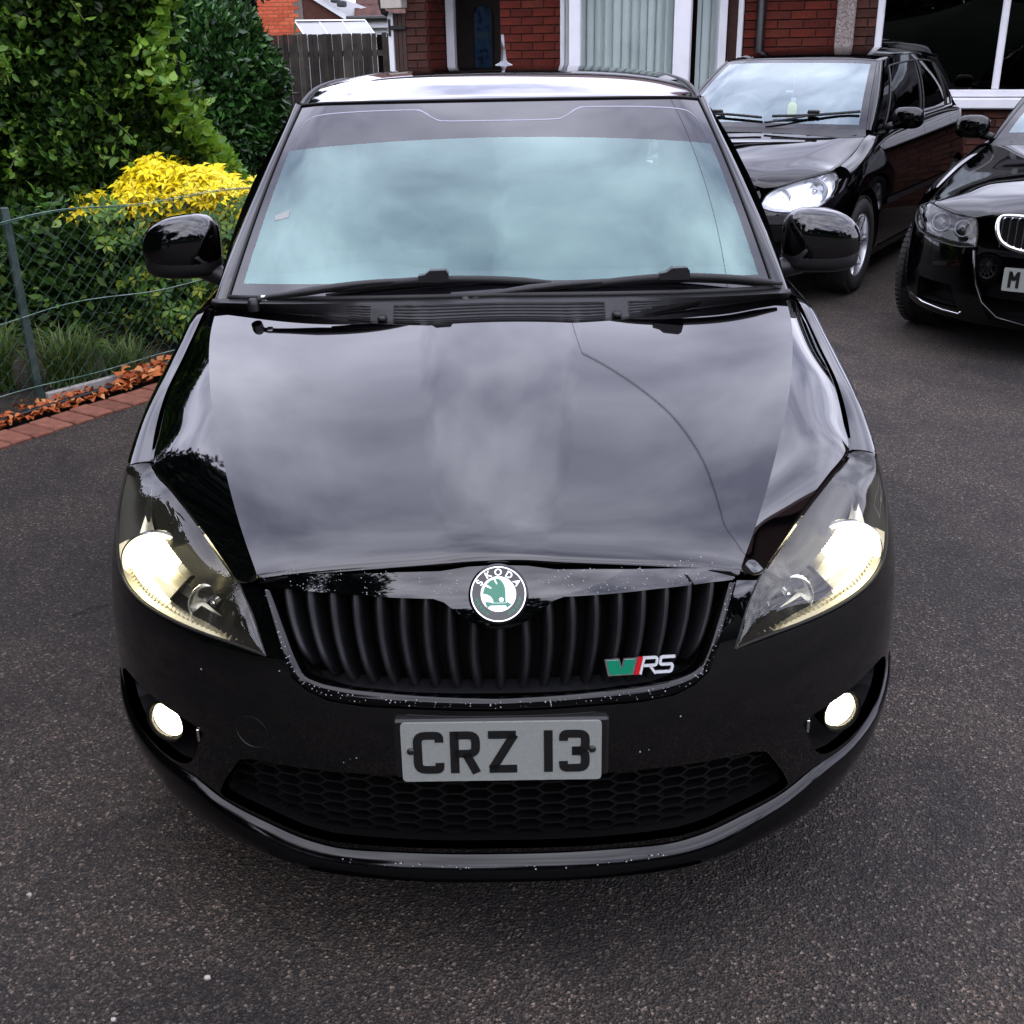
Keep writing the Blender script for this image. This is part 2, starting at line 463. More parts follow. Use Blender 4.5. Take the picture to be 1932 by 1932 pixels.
def glass_mat(name, tint, fr_ior=1.5, boost=1.0, gloss=(1, 1, 1), rough=0.0, haze=None):
    """thin sheet: coloured see-through plus a Fresnel mirror on top"""
    mt = bpy.data.materials.new(name); mt.use_nodes = True; M[name] = mt
    t = mt.node_tree; t.nodes.clear()
    out = nd(mt, 'ShaderNodeOutputMaterial')
    tr = nd(mt, 'ShaderNodeBsdfTransparent'); tr.inputs[0].default_value = (*tint, 1)
    base = tr.outputs[0]
    if haze:
        df = nd(mt, 'ShaderNodeBsdfDiffuse'); df.inputs[0].default_value = (*haze[0], 1)
        mh = nd(mt, 'ShaderNodeMixShader'); mh.inputs[0].default_value = haze[1]
        lk(mt, tr.outputs[0], mh.inputs[1]); lk(mt, df.outputs[0], mh.inputs[2]); base = mh.outputs[0]
    gl = nd(mt, 'ShaderNodeBsdfGlossy'); gl.inputs[0].default_value = (*gloss, 1); gl.inputs['Roughness'].default_value = rough
    lw = nd(mt, 'ShaderNodeLayerWeight'); lw.inputs['Blend'].default_value = 0.5
    pw = nd(mt, 'ShaderNodeMath', operation='POWER'); pw.inputs[1].default_value = 5.0; lk(mt, lw.outputs['Facing'], pw.inputs[0])
    f0 = ((fr_ior - 1) / (fr_ior + 1)) ** 2
    ma = nd(mt, 'ShaderNodeMath', operation='MULTIPLY_ADD'); ma.inputs[1].default_value = 1 - f0; ma.inputs[2].default_value = f0; lk(mt, pw.outputs[0], ma.inputs[0])
    ml = nd(mt, 'ShaderNodeMath', operation='MULTIPLY', use_clamp=True); ml.inputs[1].default_value = boost
    lk(mt, ma.outputs[0], ml.inputs[0])
    mxs = nd(mt, 'ShaderNodeMixShader')
    lk(mt, ml.outputs[0], mxs.inputs[0]); lk(mt, base, mxs.inputs[1]); lk(mt, gl.outputs[0], mxs.inputs[2])
    lk(mt, mxs.outputs[0], out.inputs[0])
    return mt
def screen_mat(name, see, filmcol, fac, boost):
    """laminated windscreen: dark see-through, coloured heat-reflecting interlayer and a clear outer face"""
    mt = glass_mat(name, see, 1.52, boost); t = mt.node_tree
    tr = [n for n in t.nodes if n.type == 'BSDF_TRANSPARENT'][0]; top = [n for n in t.nodes if n.type == 'MIX_SHADER'][0]
    gl = nd(mt, 'ShaderNodeBsdfGlossy'); gl.inputs[0].default_value = (*filmcol, 1); gl.inputs['Roughness'].default_value = 0.0
    mm = nd(mt, 'ShaderNodeMixShader'); mm.inputs[0].default_value = fac
    lk(mt, tr.outputs[0], mm.inputs[1]); lk(mt, gl.outputs[0], mm.inputs[2]); lk(mt, mm.outputs[0], top.inputs[1])
screen_mat('screen_teal', (0.55, 0.64, 0.63), (0.44, 0.88, 0.80), 0.13, 1.5)
screen_mat('screen_pale', (0.60, 0.68, 0.68), (0.70, 0.94, 0.98), 0.19, 1.5)
mat('frit_gloss', (0.004, 0.004, 0.005), 0.0, spec=0.5, ior=1.62)
glass_mat('tint_glass', (0.10, 0.115, 0.12), 1.5, 1.0)
glass_mat('side_glass', (0.34, 0.42, 0.40), 1.5, 1.0)
glass_mat('house_glass', (0.82, 0.86, 0.85), 1.5, 1.3)
glass_mat('house_glass_dark', (0.20, 0.22, 0.22), 1.5, 1.0)
glass_mat('lamp_lens', (0.86, 0.85, 0.76), 1.5, 1.25, haze=((0.80, 0.74, 0.52), 0.007))
glass_mat('lamp_lens_clear', (0.93, 0.94, 0.95), 1.5, 1.1)
glass_mat('roof_glass', (0.80, 0.84, 0.85), 1.5, 2.2, haze=((0.8, 0.82, 0.85), 0.45))
# ------------------------------------------------------------------ car body surfaces (own frame: nose at y=0, tail towards +y, x to the viewer's right)
class Skin:
    """wrap-round lower body: plan section is a superellipse front and rear, tumblehome by height"""
    def __init__(s, Z, Y0, W, Dn, N, L, Dr=0.55, bulge=0.0):
        s.Z, s.Y0, s.W, s.Dn, s.N, s.L, s.Dr, s.bulge = Z, Y0, W, Dn, N, L, Dr, bulge
    def belt(s, P):
        """P[:,0] = 1.2 * signed quarter parameter, P[:,1] = height"""
        q = P[:, 0] / 1.2; z = P[:, 1]; a = np.clip(np.abs(q), 0, 1) * pi / 2
        w = cub(z, s.Z, s.W); y0 = cub(z, s.Z, s.Y0); D = cub(z, s.Z, s.Dn)
        x = w * np.sin(a) ** (2 / s.N) * np.sign(q); y = y0 + D * (1 - np.cos(a) ** (2 / s.N))
        return np.stack([x, y, z], -1)
    def q(s, x, z):
        w = cub(z, s.Z, s.W)
        return 1.2 * np.sign(x) * np.arcsin(np.clip(np.abs(x) / w, 0, 1) ** (s.N / 2)) * 2 / pi
    def qy(s, y, z):
        """parameter where the skin reaches a given y"""
        y0 = cub(z, s.Z, s.Y0); D = cub(z, s.Z, s.Dn)
        return 1.2 * np.arccos(np.clip(1 - (y - y0) / D, 0, 1) ** (s.N / 2)) * 2 / pi
    def loop(s, xz):
        A = np.asarray(xz, float); return np.stack([s.q(A[:, 0], A[:, 1]), A[:, 1]], -1)
    def pt(s, x, z, off=0.0):
        P = np.array([[float(s.q(np.array(float(x)), np.array(float(z)))), z]]); h = 1e-4
        X = s.belt(P)[0]; n = np.cross((s.belt(P + [h, 0]) - s.belt(P - [h, 0]))[0], (s.belt(P + [0, h]) - s.belt(P - [0, h]))[0]); n /= np.linalg.norm(n)
        return X + n * off
    def nrm(s, x, z):
        return s.pt(x, z, 1.0) - s.pt(x, z, 0.0)
    def side(s, P):
        """right flank, P = (y, z)"""
        y, z = P[:, 0], P[:, 1]; w = cub(z, s.Z, s.W) ; y0 = cub(z, s.Z, s.Y0); D = cub(z, s.Z, s.Dn)
        k = np.clip((D - (y - y0)) / D, 0, 1); kr = np.clip((y - (s.L - s.Dr - (z - .5) * .04)) / s.Dr, 0, .999)
        x = w * (1 - k ** s.N) ** (1 / s.N) * (1 - kr ** 2.6) ** (1 / 2.6) + s.bulge * np.sin(pi * np.clip((y - .7) / (s.L - 1.2), 0, 1))
        return np.stack([x, y, z], -1)
    def sideL(s, P):
        X = s.side(P * [-1, 1]); X[:, 0] *= -1; return X
    def sidept(s, y, z): return s.side(np.array([[y, z]]))[0]
def both(name, poly, holes, S, material, parent, step=0.03, flange=0.012, off=0.0):
    """a flank panel on the right and its mirror on the left"""
    o1 = panel(name, poly, holes, S.side, material, parent, step, flange, off)
    mirp = [[(-a, b) for a, b in p] for p in [poly] + list(holes)]
    o2 = panel(name, mirp[0], mirp[1:], S.sideL, material, parent, step, flange, off)
    return o1, o2
def arc(cx, cy, r, a0, a1, n=14):
    return [(cx + r * cos(radians(a0 + (a1 - a0) * i / n)), cy + r * sin(radians(a0 + (a1 - a0) * i / n))) for i in range(n + 1)]
def bez3(A, B, Cc, n):
    t = np.linspace(0, 1, n)[None, :, None]
    A, B, Cc = A[:, None], B[:, None], Cc[:, None]
    return (1 - t) ** 2 * A + 2 * t * (1 - t) * B + t * t * Cc
def wheel(parent, x, y, r, width, side, style, steer=0.0):
    """tyre, rim with spokes, hub, brake disc; side = +1 right, -1 left"""
    wp = MB()
    prof = [(r * .66, -width / 2 + .01), (r * .70, -width / 2), (r * .90, -width / 2 - .004), (r * .965, -width / 2 + .015), (r, -width / 2 + .04), (r, width / 2 - .04), (r * .965, width / 2 - .015), (r * .90, width / 2 + .004), (r * .70, width / 2), (r * .66, width / 2 - .01)]
    wp.lathe(prof, 48, 'x')
    t = wp.build('tyre', 'tyre_rubber', parent, smooth=True, sharp=50, loc=(x, y, r), rot=(0, 0, steer))
    tb = MB()                                        # tread blocks
    for k in range(64):
        a = 2 * pi * k / 64
        for xx in (-width / 2 + .025, -width / 6, width / 6 + .002, width / 2 - .025):
            p = Matrix.Rotation(a + (.02 if xx > 0 else 0), 4, 'X')
            b = MB().box((xx - .018, -.0105 * r / .31, r - .002), (xx + .018, .0105 * r / .31, r + .0045)); xform(b, p); tb.add(b.v, b.f)
    tb.build('tread', 'tyre_rubber', t)
    rim = MB(); f = side * (width / 2 - .012)
    rim.lathe([(r * .67, f), (r * .655, f + side * .006), (r * .63, f + side * .002), (r * .61, f - side * .03), (r * .58, -side * width * .4), (r * .65, -side * width / 2)], 48, 'x')
    rim.lathe([(r * .13, f - side * .01), (r * .12, f - side * .004), (r * .001, f - side * .002)], 20, 'x')
    ro = rim.build('rim', 'silver_rim', t, smooth=True, sharp=40)
    ns = {'seven': 7, 'five': 5, 'ten': 10}[style]
    for k in range(ns):
        sp = MB(); wd = {'seven': .030, 'five': .05, 'ten': .02}[style]
        P = []
        for i, (rr, w2, dp) in enumerate([(r * .10, wd * .8, .012), (r * .3, wd * .62, .014), (r * .5, wd * .75, .008), (r * .64, wd * 1.25, .006)]):
            P.append((rr, w2, f - side * dp))
        V = []
        for rr, w2, a in P:
            V += [(a - side * .018, -w2 / 2, rr), (a, -w2 / 2 * .75, rr), (a, w2 / 2 * .75, rr), (a - side * .018, w2 / 2, rr)]
        F = []
        for i in range(3):
            for j in range(3): F.append((i * 4 + j, i * 4 + j + 1, i * 4 + j + 5, i * 4 + j + 4))
        sp.add(V, F); xform(sp, Matrix.Rotation(2 * pi * k / ns + .3, 4, 'X'))
        sp.build('spoke', 'silver_rim', t)
    MB().lathe([(r * .5, -side * .03), (r * .5, -side * .01), (r * .05, -side * .01)], 32, 'x').build('brake_disc', 'brake_disc', t)
    return t
def blob(cx, cy, cz, ax, ay, az, nu=28, nv=16, e1=0.8, e2=0.8, shear=0.0):
    """superellipsoid point grid"""
    u = np.linspace(-pi, pi, nu + 1)[:-1]; v = np.linspace(-pi / 2, pi / 2, nv)
    cu = lambda a, e: np.sign(np.cos(a)) * np.abs(np.cos(a)) ** e
    su = lambda a, e: np.sign(np.sin(a)) * np.abs(np.sin(a)) ** e
    U, V = np.meshgrid(u, v, indexing='ij')
    X = cx + ax * cu(V, e1) * cu(U, e2); Y = cy + ay * cu(V, e1) * su(U, e2); Z = cz + az * su(V, e1)
    return np.stack([X + shear * (Z - cz), Y, Z], -1)

# strokes for registration characters: polyline with square pen, 50 x 79 mm
def pen(mb, pts, wd, fm, fb, closed=False):
    P = [Vector(p) for p in pts]; n = len(P); L = []; R = []
    for i in range(n):
        if closed: a, b = P[i - 1], P[(i + 1) % n]
        else: a, b = P[max(i - 1, 0)], P[min(i + 1, n - 1)]
        d1 = (P[i] - a).normalized() if (P[i] - a).length > 1e-9 else None
        d2 = (b - P[i]).normalized() if (b - P[i]).length > 1e-9 else None
        d1 = d1 or d2; d2 = d2 or d1
        t = (d1 + d2).normalized(); nn = Vector((-t.y, t.x)); k = 1 / max(.35, nn.dot(Vector((-d1.y, d1.x))))
        L.append(P[i] + nn * wd / 2 * k); R.append(P[i] - nn * wd / 2 * k)
    m_ = n if closed else n - 1
    for i in range(m_):
        j = (i + 1) % n
        mb.prism([L[i][:], R[i][:], R[j][:], L[j][:]][::-1], fb, fm)
def rnd(pts, r=10, k=4, closed=False):
    """round the corners of a polyline"""
    P = [Vector(p) for p in pts]; out = [] if closed else [P[0]]; n = len(P)
    for i in (range(n) if closed else range(1, n - 1)):
        a, b, c = P[i - 1], P[i], P[(i + 1) % n]
        d1 = (a - b); d2 = (c - b); rr = min(r, d1.length * .49, d2.length * .49)
        p, q_ = b + d1.normalized() * rr, b + d2.normalized() * rr
        for j in range(k + 1):
            t = j / k; out.append(p * (1 - t) ** 2 + b * 2 * t * (1 - t) + q_ * t * t)
    if not closed: out.append(P[-1])
    return out
GLYPH = {
 'C': [rnd([(43, 59), (43, 72), (7, 72), (7, 7), (43, 7), (43, 20)], 13)],
 'R': [[(7, 0), (7, 79)], rnd([(7, 72), (42, 72), (42, 37), (7, 37)], 12), [(26, 37), (43, 0)]],
 'Z': [[(2, 72), (48, 72)], [(45, 72), (8, 7)], [(3, 7), (49, 7)]],
 '1': [[(7, 0), (7, 79)]],
 '3': [rnd([(7, 59), (7, 72), (43, 72), (43, 40.5), (21, 40.5)], 11), rnd([(21, 38.5), (43, 38.5), (43, 7), (7, 7), (7, 20)], 11)],
 'M': [[(7, 0), (7, 79)], [(43, 0), (43, 79)], [(8, 74), (25, 36)], [(42, 74), (25, 36)]],
 'V': [[(6, 79), (25, 3)], [(44, 79), (25, 3)]],
 'X': [[(6, 79), (44, 0)], [(44, 79), (6, 0)]],
 '6': [rnd([(43, 62), (43, 72), (7, 72), (7, 7), (43, 7), (43, 43), (7, 43)], 12)],
}
def plate(parent, text, origin, tilt, width, height=.111, scale=1.0, start=None):
    """registration plate facing -y, centred at origin"""
    o = Vector(origin)
    def mp(depth):
        def f(u, v): return (o.x + u, o.y - depth * cos(tilt) + v * sin(tilt), o.z + v * cos(tilt) + depth * sin(tilt))
        return f
    hw, hh = width / 2, height / 2
    out = [p[:] for p in rnd([(-hw, -hh), (hw, -hh), (hw, hh), (-hw, hh)], .008, 4, True)]
    pl = MB().prism(out, mp(0), mp(.004)).build('number_plate', 'plate_white', parent)
    rim = MB(); ring = rnd([(-hw + .002, -hh + .002), (hw - .002, -hh + .002), (hw - .002, hh - .002), (-hw + .002, hh - .002)], .007, 4, True)
    wtot = 0; adv = []
    for ch in text:
        wch = {' ': .022, '1': .014}.get(ch, .050) * scale; adv.append(wch); wtot += wch + .011 * scale
    wtot -= .011 * scale
    x = -wtot / 2 if start is None else start
    for ch, wch in zip(text, adv):
        if ch != ' ':
            mb = MB(); sc_ = .001 * scale
            for st in GLYPH[ch]:
                P = [(x + p[0] * sc_, (p[1] - 39.5) * sc_) for p in st]
                pen(mb, P, .0145 * scale, mp(.0052), mp(.0035))
            mb.build('character', 'number_black', pl)
        x += wch + .011 * scale
    return pl, mp
# ================================================================== the black hatchback in the middle
car = empty('hatchback_car')
tag(car, 'glossy black hatchback facing the camera with its headlights on, plate CRZ 13', 'car')
S = Skin([.15, .18, .21, .25, .30, .36, .45, .54, .60, .66, .72, .78, .90, 1.0],
         [.060, .025, .008, .002, .000, .000, .000, .008, .020, .036, .056, .090, .20, .3],
         [.745, .775, .798, .812, .822, .824, .824, .822, .820, .814, .806, .797, .775, .752],
         [.715, .715, .715, .715, .715, .715, .715, .72, .73, .755, .79, .85, .92, .95], 2.4, 4.0, .5)
PAINT = 'black_paint'
sym = lambda L: list(L) + [(-a, b) for a, b in reversed(L) if a > 1e-6]
GAP = .004
# ---- shared outlines on the front skin (x, height in metres)
lip_line = [(0, .245), (.196, .244), (.31, .241), (.356, .248), (.425, .268), (.514, .292), (.566, .315), (.648, .320), (.70, .327), (.752, .342)]
frame_out = [(0, .539), (.089, .541), (.166, .543), (.232, .543), (.288, .548), (.323, .561), (.348, .58), (.364, .62), (.378, .664), (.393, .711)]
frame_in = [(0, .558), (.10, .561), (.188, .565), (.266, .569), (.306, .575), (.327, .583), (.34, .606), (.359, .655), (.381, .713)]
hl_low = [(.394, .606), (.429, .612), (.471, .616), (.514, .618), (.56, .619), (.611, .620), (.661, .621), (.708, .627), (.737, .642), (.752, .668), (.763, .705), (.766, .735), (.762, .765)]
hl_in = [(.394, .606), (.406, .640), (.419, .673), (.437, .709)]
# ---- bumper skin
def qz(L): return [tuple(r) for r in S.loop(L)]
arch_y, arch_z, arch_r = .84, .315, .352
right = [(a, b - GAP) for a, b in frame_out[:-1]] + [(.397, .714), (.434, .707)]
right += [(.417 - GAP, .673), (.391, .604)] + [(a, b - GAP) for a, b in hl_low[1:9]] + [(.756, .667), (.768, .705), (.771, .735), (.768, .762)]
right = qz(right)
for z in (.76, .70, .62, .545): right.append((float(S.qy(np.array(.572), np.array(z))), z))
for z in (.50, .45, .40, .36): right.append((float(S.qy(np.array(arch_y - sqrt(arch_r**2 - (z - arch_z)**2)), np.array(z))), z))
right += qz([(a, b + .003) for a, b in lip_line[::-1]])
outer = right + [(-a, b) for a, b in reversed(right[1:-1])]
mesh_hole_r = [(0, .412), (.278, .409), (.395, .406), (.44, .404), (.462, .396), (.500, .338), (.513, .308), (.505, .299), (.42, .281), (.36, .263), (.31, .256), (.19, .258), (0, .259)]
mesh_hole = qz(mesh_hole_r + [(-a, b) for a, b in reversed(mesh_hole_r[1:-1])])
fog_hole = [(.526, .433), (.58, .443), (.641, .450), (.70, .455), (.735, .447), (.755, .410), (.752, .366), (.72, .343), (.66, .331), (.60, .329), (.572, .345), (.556, .372), (.543, .405)]
fog_hole = [tuple(p) for p in chaikin(fog_hole, 1)]
fogL = [(-a, b) for a, b in fog_hole]
bumper = panel('front_bumper', outer, [mesh_hole, qz(fog_hole), qz(fogL)], S.belt, PAINT, car, .018, .02)
# plinth behind the plate is part of the bumper; parking-eye ring and stone chips
for sx in (-1,):
    pts = [S.pt(sx * .43 + .030 * cos(2 * pi * k / 24), .462 + .030 * sin(2 * pi * k / 24), .0003) for k in range(25)]
    MB().tube(pts, .0007, 4, cap=False).build('tow_eye_cover', 'black_plastic', bumper)
chips = MB()
for (x, z) in [(-.268, .430), (-.256, .438), (-.245, .441), (.232, .447), (.247, .449), (-.37, .585), (.30, .505), (-.52, .555)]:
    p = S.pt(x, z, .0005); n = S.nrm(x, z); t = Vector(n).orthogonal().normalized(); b_ = Vector(n).cross(t); r = random.uniform(.0010, .0022)
    chips.add([tuple(Vector(p) + (t * cos(a) * r + b_ * sin(a) * r * random.uniform(.5, 1.4))) for a in (0, 1.2, 2.4, 3.8, 5)], [(0, 1, 2, 3, 4)])
tag(chips.build('stone_chips', 'frit_edge', bumper), kind='stuff')
# ---- lip spoiler: ledge, nose and underside swept along the line
def lip_rows():
    ctl = lip_line + [(.79, .36), (.812, .375)]
    A = resample([(a, b) for a, b in ctl], 40)
    rows = []
    for x, z in A:
        x = min(x, .8205)
        c = np.clip((x - .33) / .35, 0, 1); zb = .208 + .010 * c
        led = .030 * (1 - c) + .022 * c
        pa = [(z + .004, -.012), (z, .0), (z - .007, .012), (z - .020, .021), (z - .034, .027), (zb + .006, .030), (zb - .001, .025), (zb - .007, .0), (zb - .01, -.09)]
        pb = [(z + .004, -.012), (z, .0), (z - .002, .004), (z - .005, .007), (z - .012, .009), (z * .5 + zb * .5, .008), (zb + .008, .003), (zb - .002, -.01), (zb - .01, -.09)]
        prof = [(p[0] * (1 - c) + q_[0] * c, p[1] * (1 - c) + q_[1] * c) for p, q_ in zip(pa, pb)]
        rows.append([S.pt(x, max(zz, .152), of) for zz, of in prof])
    return np.array(rows)
LR = lip_rows()
full = np.concatenate([mirx(LR[:0:-1]), LR])
gridpanel('front_lip', full, 'lip_paint', car, flip=True, sharp=34)
# ---- lower mesh: dark cavity and honeycomb
def cavity(name, loop_xz, depth, mtl, parent):
    loop_xz = [tuple(p) for p in loop_xz]
    L = np.array([S.pt(x, z, -.0205) for x, z in loop_xz]); B = np.array([S.pt(x, z, -depth) for x, z in loop_xz])
    fl_ = panel(name, qz(loop_xz), [], S.belt, mtl, parent, .03, 0, off=-depth)
    mb = MB().grid(np.array([np.vstack([L, L[:1]]), np.vstack([B, B[:1]])])); mb.build(name + '_wall', mtl, fl_)
    return fl_
mh = densify(mesh_hole_r + [(-a, b) for a, b in reversed(mesh_hole_r[1:-1])], .03)
low = cavity('lower_intake', mh, .11, 'deep_black', car)
hx = MB(); cw, chh = .058, .030; poly = np.array(mh)
for r_ in range(-1, 9):
    for c_ in range(-11, 12):
        cx = c_ * cw * .75; cz = .252 + r_ * chh * .72 + (chh * .36 if c_ % 2 else 0)
        hexa = [(cx + cw * .5 * sx, cz + chh * .36 * sz) for sx, sz in ((1, 0), (.5, 1), (-.5, 1), (-1, 0), (-.5, -1), (.5, -1))]
        for k in range(3):
            a, b = hexa[k], hexa[k + 1]
            mid = np.array([[(a[0] + b[0]) / 2, (a[1] + b[1]) / 2]])
            if inside(mid, poly)[0]:
                A, B = S.pt(*a, -.035), S.pt(*b, -.035); A2, B2 = S.pt(*a, -.062), S.pt(*b, -.062)
                t = Vector(B - A).cross(Vector(S.nrm(*a))).normalized() * .0022; t = np.array(t)
                hx.add([A + t, B + t, B - t, A - t, A2 + t, B2 + t, B2 - t, A2 - t], [(0, 1, 2, 3), (0, 4, 5, 1), (2, 6, 7, 3)])
hx.build('honeycomb_mesh', 'mesh_plastic', low)
# ---- fog lamp pods
for sx in (1, -1):
    fl = [(a * sx, b) for a, b in fog_hole]
    pod = cavity('fog_lamp_pod', fl if sx > 0 else fl[::-1], .095, 'black_plastic', car)
    c = Vector(S.pt(sx * .638, .394, -.018)); n = (Vector(S.nrm(sx * .62, .40)) * .55 + Vector((0, -1, .05)) * .45).normalized()
    R_ = n.to_track_quat('Y', 'Z').to_matrix().to_4x4(); R_.translation = c
    hsg = MB().lathe([(.026, -.05), (.040, -.03), (.043, .006), (.041, .009), (.0375, .006), (.036, -.012)], 36, 'y'); xform(hsg, R_)
    h_ = hsg.build('fog_lamp_housing', 'deep_black', pod, smooth=True, sharp=40)
    ln = MB().lathe([(.0355, -.002), (.0335, .007), (.026, .012), (.014, .015), (.0005, .0155)], 32, 'y'); xform(ln, R_)
    ln.build('fog_lamp_lens', 'lamp_lens_clear', pod, smooth=True)
    for prof, nm, mt_ in (([(.008, -.034), (.022, -.030), (.031, -.018), (.0345, -.006), (.0352, -.003)], 'fog_lamp_bowl', 'fog_lit'), ([(.011, -.030), (.011, -.012), (.006, -.006), (.0005, -.005)], 'bulb', 'lamp_lit')):
        bq_ = MB().lathe(prof, 28, 'y'); xform(bq_, R_); bq_.build(nm, mt_, pod, smooth=True)
    fin = MB().box((sx * .543, S.pt(sx * .55, .40)[1] + .004, .398), (sx * .549, S.pt(sx * .55, .40)[1] + .012, .424), .001)
    fin.build('chrome_fin', 'satin_chrome', pod)
# ---- grille: surround, trim strip under the bonnet, ribs
fo = resample(frame_out, 60); fi = resample(frame_in, 60)
fr_rows = []
for (xo, zo), (xi, zi) in zip(fo, fi):
    fr_rows.append([S.pt(xo, zo, -.010), S.pt(xo, zo, .001), S.pt(xo * .8 + xi * .2, zo * .8 + zi * .2, .004), S.pt(xo * .25 + xi * .75, zo * .25 + zi * .75, .0025), S.pt(xi, zi, -.003), S.pt(xi, zi, -.045)])
fr_rows = np.array(fr_rows)
gs = gridpanel('grille_surround', np.concatenate([mirx(fr_rows[:0:-1]), fr_rows]), 'lip_paint', car, flip=False, sharp=50)
trim_r = [(0, .7655), (.048, .764), (.092, .758), (.168, .755), (.278, .747), (.355, .7385), (.377, .731), (.391, .719), (.386, .7165), (.346, .719), (.255, .7205), (.189, .7195), (.105, .719), (.088, .714), (.067, .699), (.047, .685), (.02, .675), (0, .673)]
trim = panel('grille_trim', qz(trim_r + [(-a, b) for a, b in reversed(trim_r[1:-1])]), [], S.belt, PAINT, car, .012, .03, off=.006)
bk = frame_in + [(.381, .7185)] + [(.3, .7235), (.15, .7235), (0, .7235)]
bk = bk + [(-a, b) for a, b in reversed(bk[1:-1])]
cavity('grille_back', densify(bk, .03), .075, 'deep_black', car)
def rib(x_top, z_top, x_bot, z_bot, w0, w1):
    n = 14; rows = []
    for i in range(n):
        t = i / (n - 1); bow = sin(pi * t) * .010 * np.sign(x_top)
        x = x_top + (x_bot - x_top) * (t ** 1.15) + bow * .6; z = z_top + (z_bot - z_top) * t
        wd = w0 + (w1 - w0) * t
        dep = -.004 - .020 * max(0, (t - .72) / .28) ** 2 - .004 * t
        c = S.pt(x, z, dep)
        X = np.array([1, 0, 0]); nn = S.nrm(x, z); tx = X - nn * nn[0]; tx /= np.linalg.norm(tx)
        rows.append([c + tx * wd * .50 - nn * .055, c + tx * wd * .46 - nn * .016, c + tx * wd * .16 - nn * .001, c - tx * wd * .02, c - tx * wd * .18 - nn * .001, c - tx * wd * .46 - nn * .016, c - tx * wd * .5 - nn * .055])
    return np.array(rows)
for k in range(-9, 10):
    xt = k * .0398 * .995; xb = k * .0355
    zt = .722 if abs(k) >= 3 else (.716 if abs(k) == 2 else (.694 if abs(k) == 1 else .678))
    zb = .560 + .001 * abs(k) + (.012 if abs(k) >= 8 else 0) + (.012 if abs(k) == 9 else 0)
    gridpanel('grille_rib', rib(xt, zt, xb, zb, .0225, .0175), 'grille_plastic', gs, flip=True, sharp=60)
tb = MB()
tb.grid(np.array([[S.pt(x, .575 + .004 * (abs(x) / .3) ** 2, -.045), S.pt(x, .562 + .006 * (abs(x) / .3) ** 2, -.012)] for x in np.linspace(-.315, .315, 41)]), flip=True)
tb.build('grille_floor', 'grille_plastic', gs, smooth=True)
# ---- water droplets on trim and surround
dr = MB()
def drop(p, n, r):
    n = Vector(n).normalized(); t = n.orthogonal().normalized(); b_ = n.cross(t); V = []; F = []
    for i, (rr, hh) in enumerate(((1, 0), (.8, .45), (.4, .75))):
        for j in range(6): a = j * pi / 3; V.append(tuple(Vector(p) + (t * cos(a) + b_ * sin(a)) * r * rr + n * hh * r))
    V.append(tuple(Vector(p) + n * r * .85))
    for i in range(2):
        for j in range(6): F.append((i * 6 + j, i * 6 + (j + 1) % 6, (i + 1) * 6 + (j + 1) % 6, (i + 1) * 6 + j))
    for j in range(6): F.append((12 + j, 12 + (j + 1) % 6, 18))
    dr.add(V, F)
mat('water', (0.25, 0.26, 0.28), 0.03, spec=1.0)
for _ in range(330):
    x = random.uniform(-.36, .36); z = random.uniform(.722, .757)
    if abs(x) < .06 and z < .775 or x < -.06 and random.random() < .45: continue
    drop(S.pt(x, z, .0062), S.nrm(x, z), random.choice([.0006, .0007, .0008, .0011, .0014]))
for _ in range(190):
    i = random.randrange(60); sx = random.choice((-1, 1)); f = random.uniform(.15, .75)
    x = fo[i][0] * (1 - f) + fi[i][0] * f; z = fo[i][1] * (1 - f) + fi[i][1] * f
    drop(S.pt(sx * x, z, .0036), S.nrm(sx * x, z), random.choice([.0006, .0008, .001, .0013]))
for _ in range(34):
    x = random.uniform(-.30, .30); drop(S.pt(x, .240 - abs(random.gauss(0, .008)), .0195), (0, -.6, .8), random.choice([.0008, .001, .0014, .0018]))
tag(dr.build('water_droplets', 'water', trim, smooth=True), kind='stuff')
# ---- round badge
bc = Vector(S.pt(0, .7255, .008)); bn = Vector((0, -cos(radians(28)), sin(radians(28))))
bu = Vector((0, sin(radians(28)), cos(radians(28))))
def bmap(d):
    def f(u, v): p = bc + Vector((1, 0, 0)) * u + bu * v + bn * d; return (p.x, p.y, p.z)
    return f
def disc(mb, r0, r1, d, n=48, a0=0, a1=2 * pi):
    A = [bmap(d)(r0 * cos(a0 + (a1 - a0) * i / n), r0 * sin(a0 + (a1 - a0) * i / n)) for i in range(n + 1)]
    B = [bmap(d)(r1 * cos(a0 + (a1 - a0) * i / n), r1 * sin(a0 + (a1 - a0) * i / n)) for i in range(n + 1)]
    mb.grid(np.array([A, B]), flip=True); return mb
base = MB()
rows = [[bmap(d)(r * cos(2 * pi * i / 56), r * sin(2 * pi * i / 56)) for i in range(57)] for r, d in ((.050, -.014), (.049, -.003), (.0460, .0005), (.0445, .001))]
base.grid(np.array(rows), flip=True)
bdg = base.build('badge', 'badge_black', car, smooth=True, sharp=40)
rg = MB(); rg.grid(np.array([[bmap(d)(r * cos(2 * pi * i / 56), r * sin(2 * pi * i / 56)) for i in range(57)] for r, d in ((.0448, .0008), (.0444, .0030), (.0428, .0030), (.0424, .0012))]), flip=True)
rg.build('chrome_ring', 'chrome', bdg, smooth=True, sharp=50)
disc(MB(), .0002, .0426, .0014).build('badge_field', 'badge_black', bdg)
disc(MB(), .0002, .0285, .0022).build('badge_disc', 'badge_white', bdg)
def bpoly(name, poly, d, mtl):
    return MB().prism([(a * .001, b * .001) for a, b in poly], bmap(d - .0006), bmap(d)).build(name, mtl, bdg)
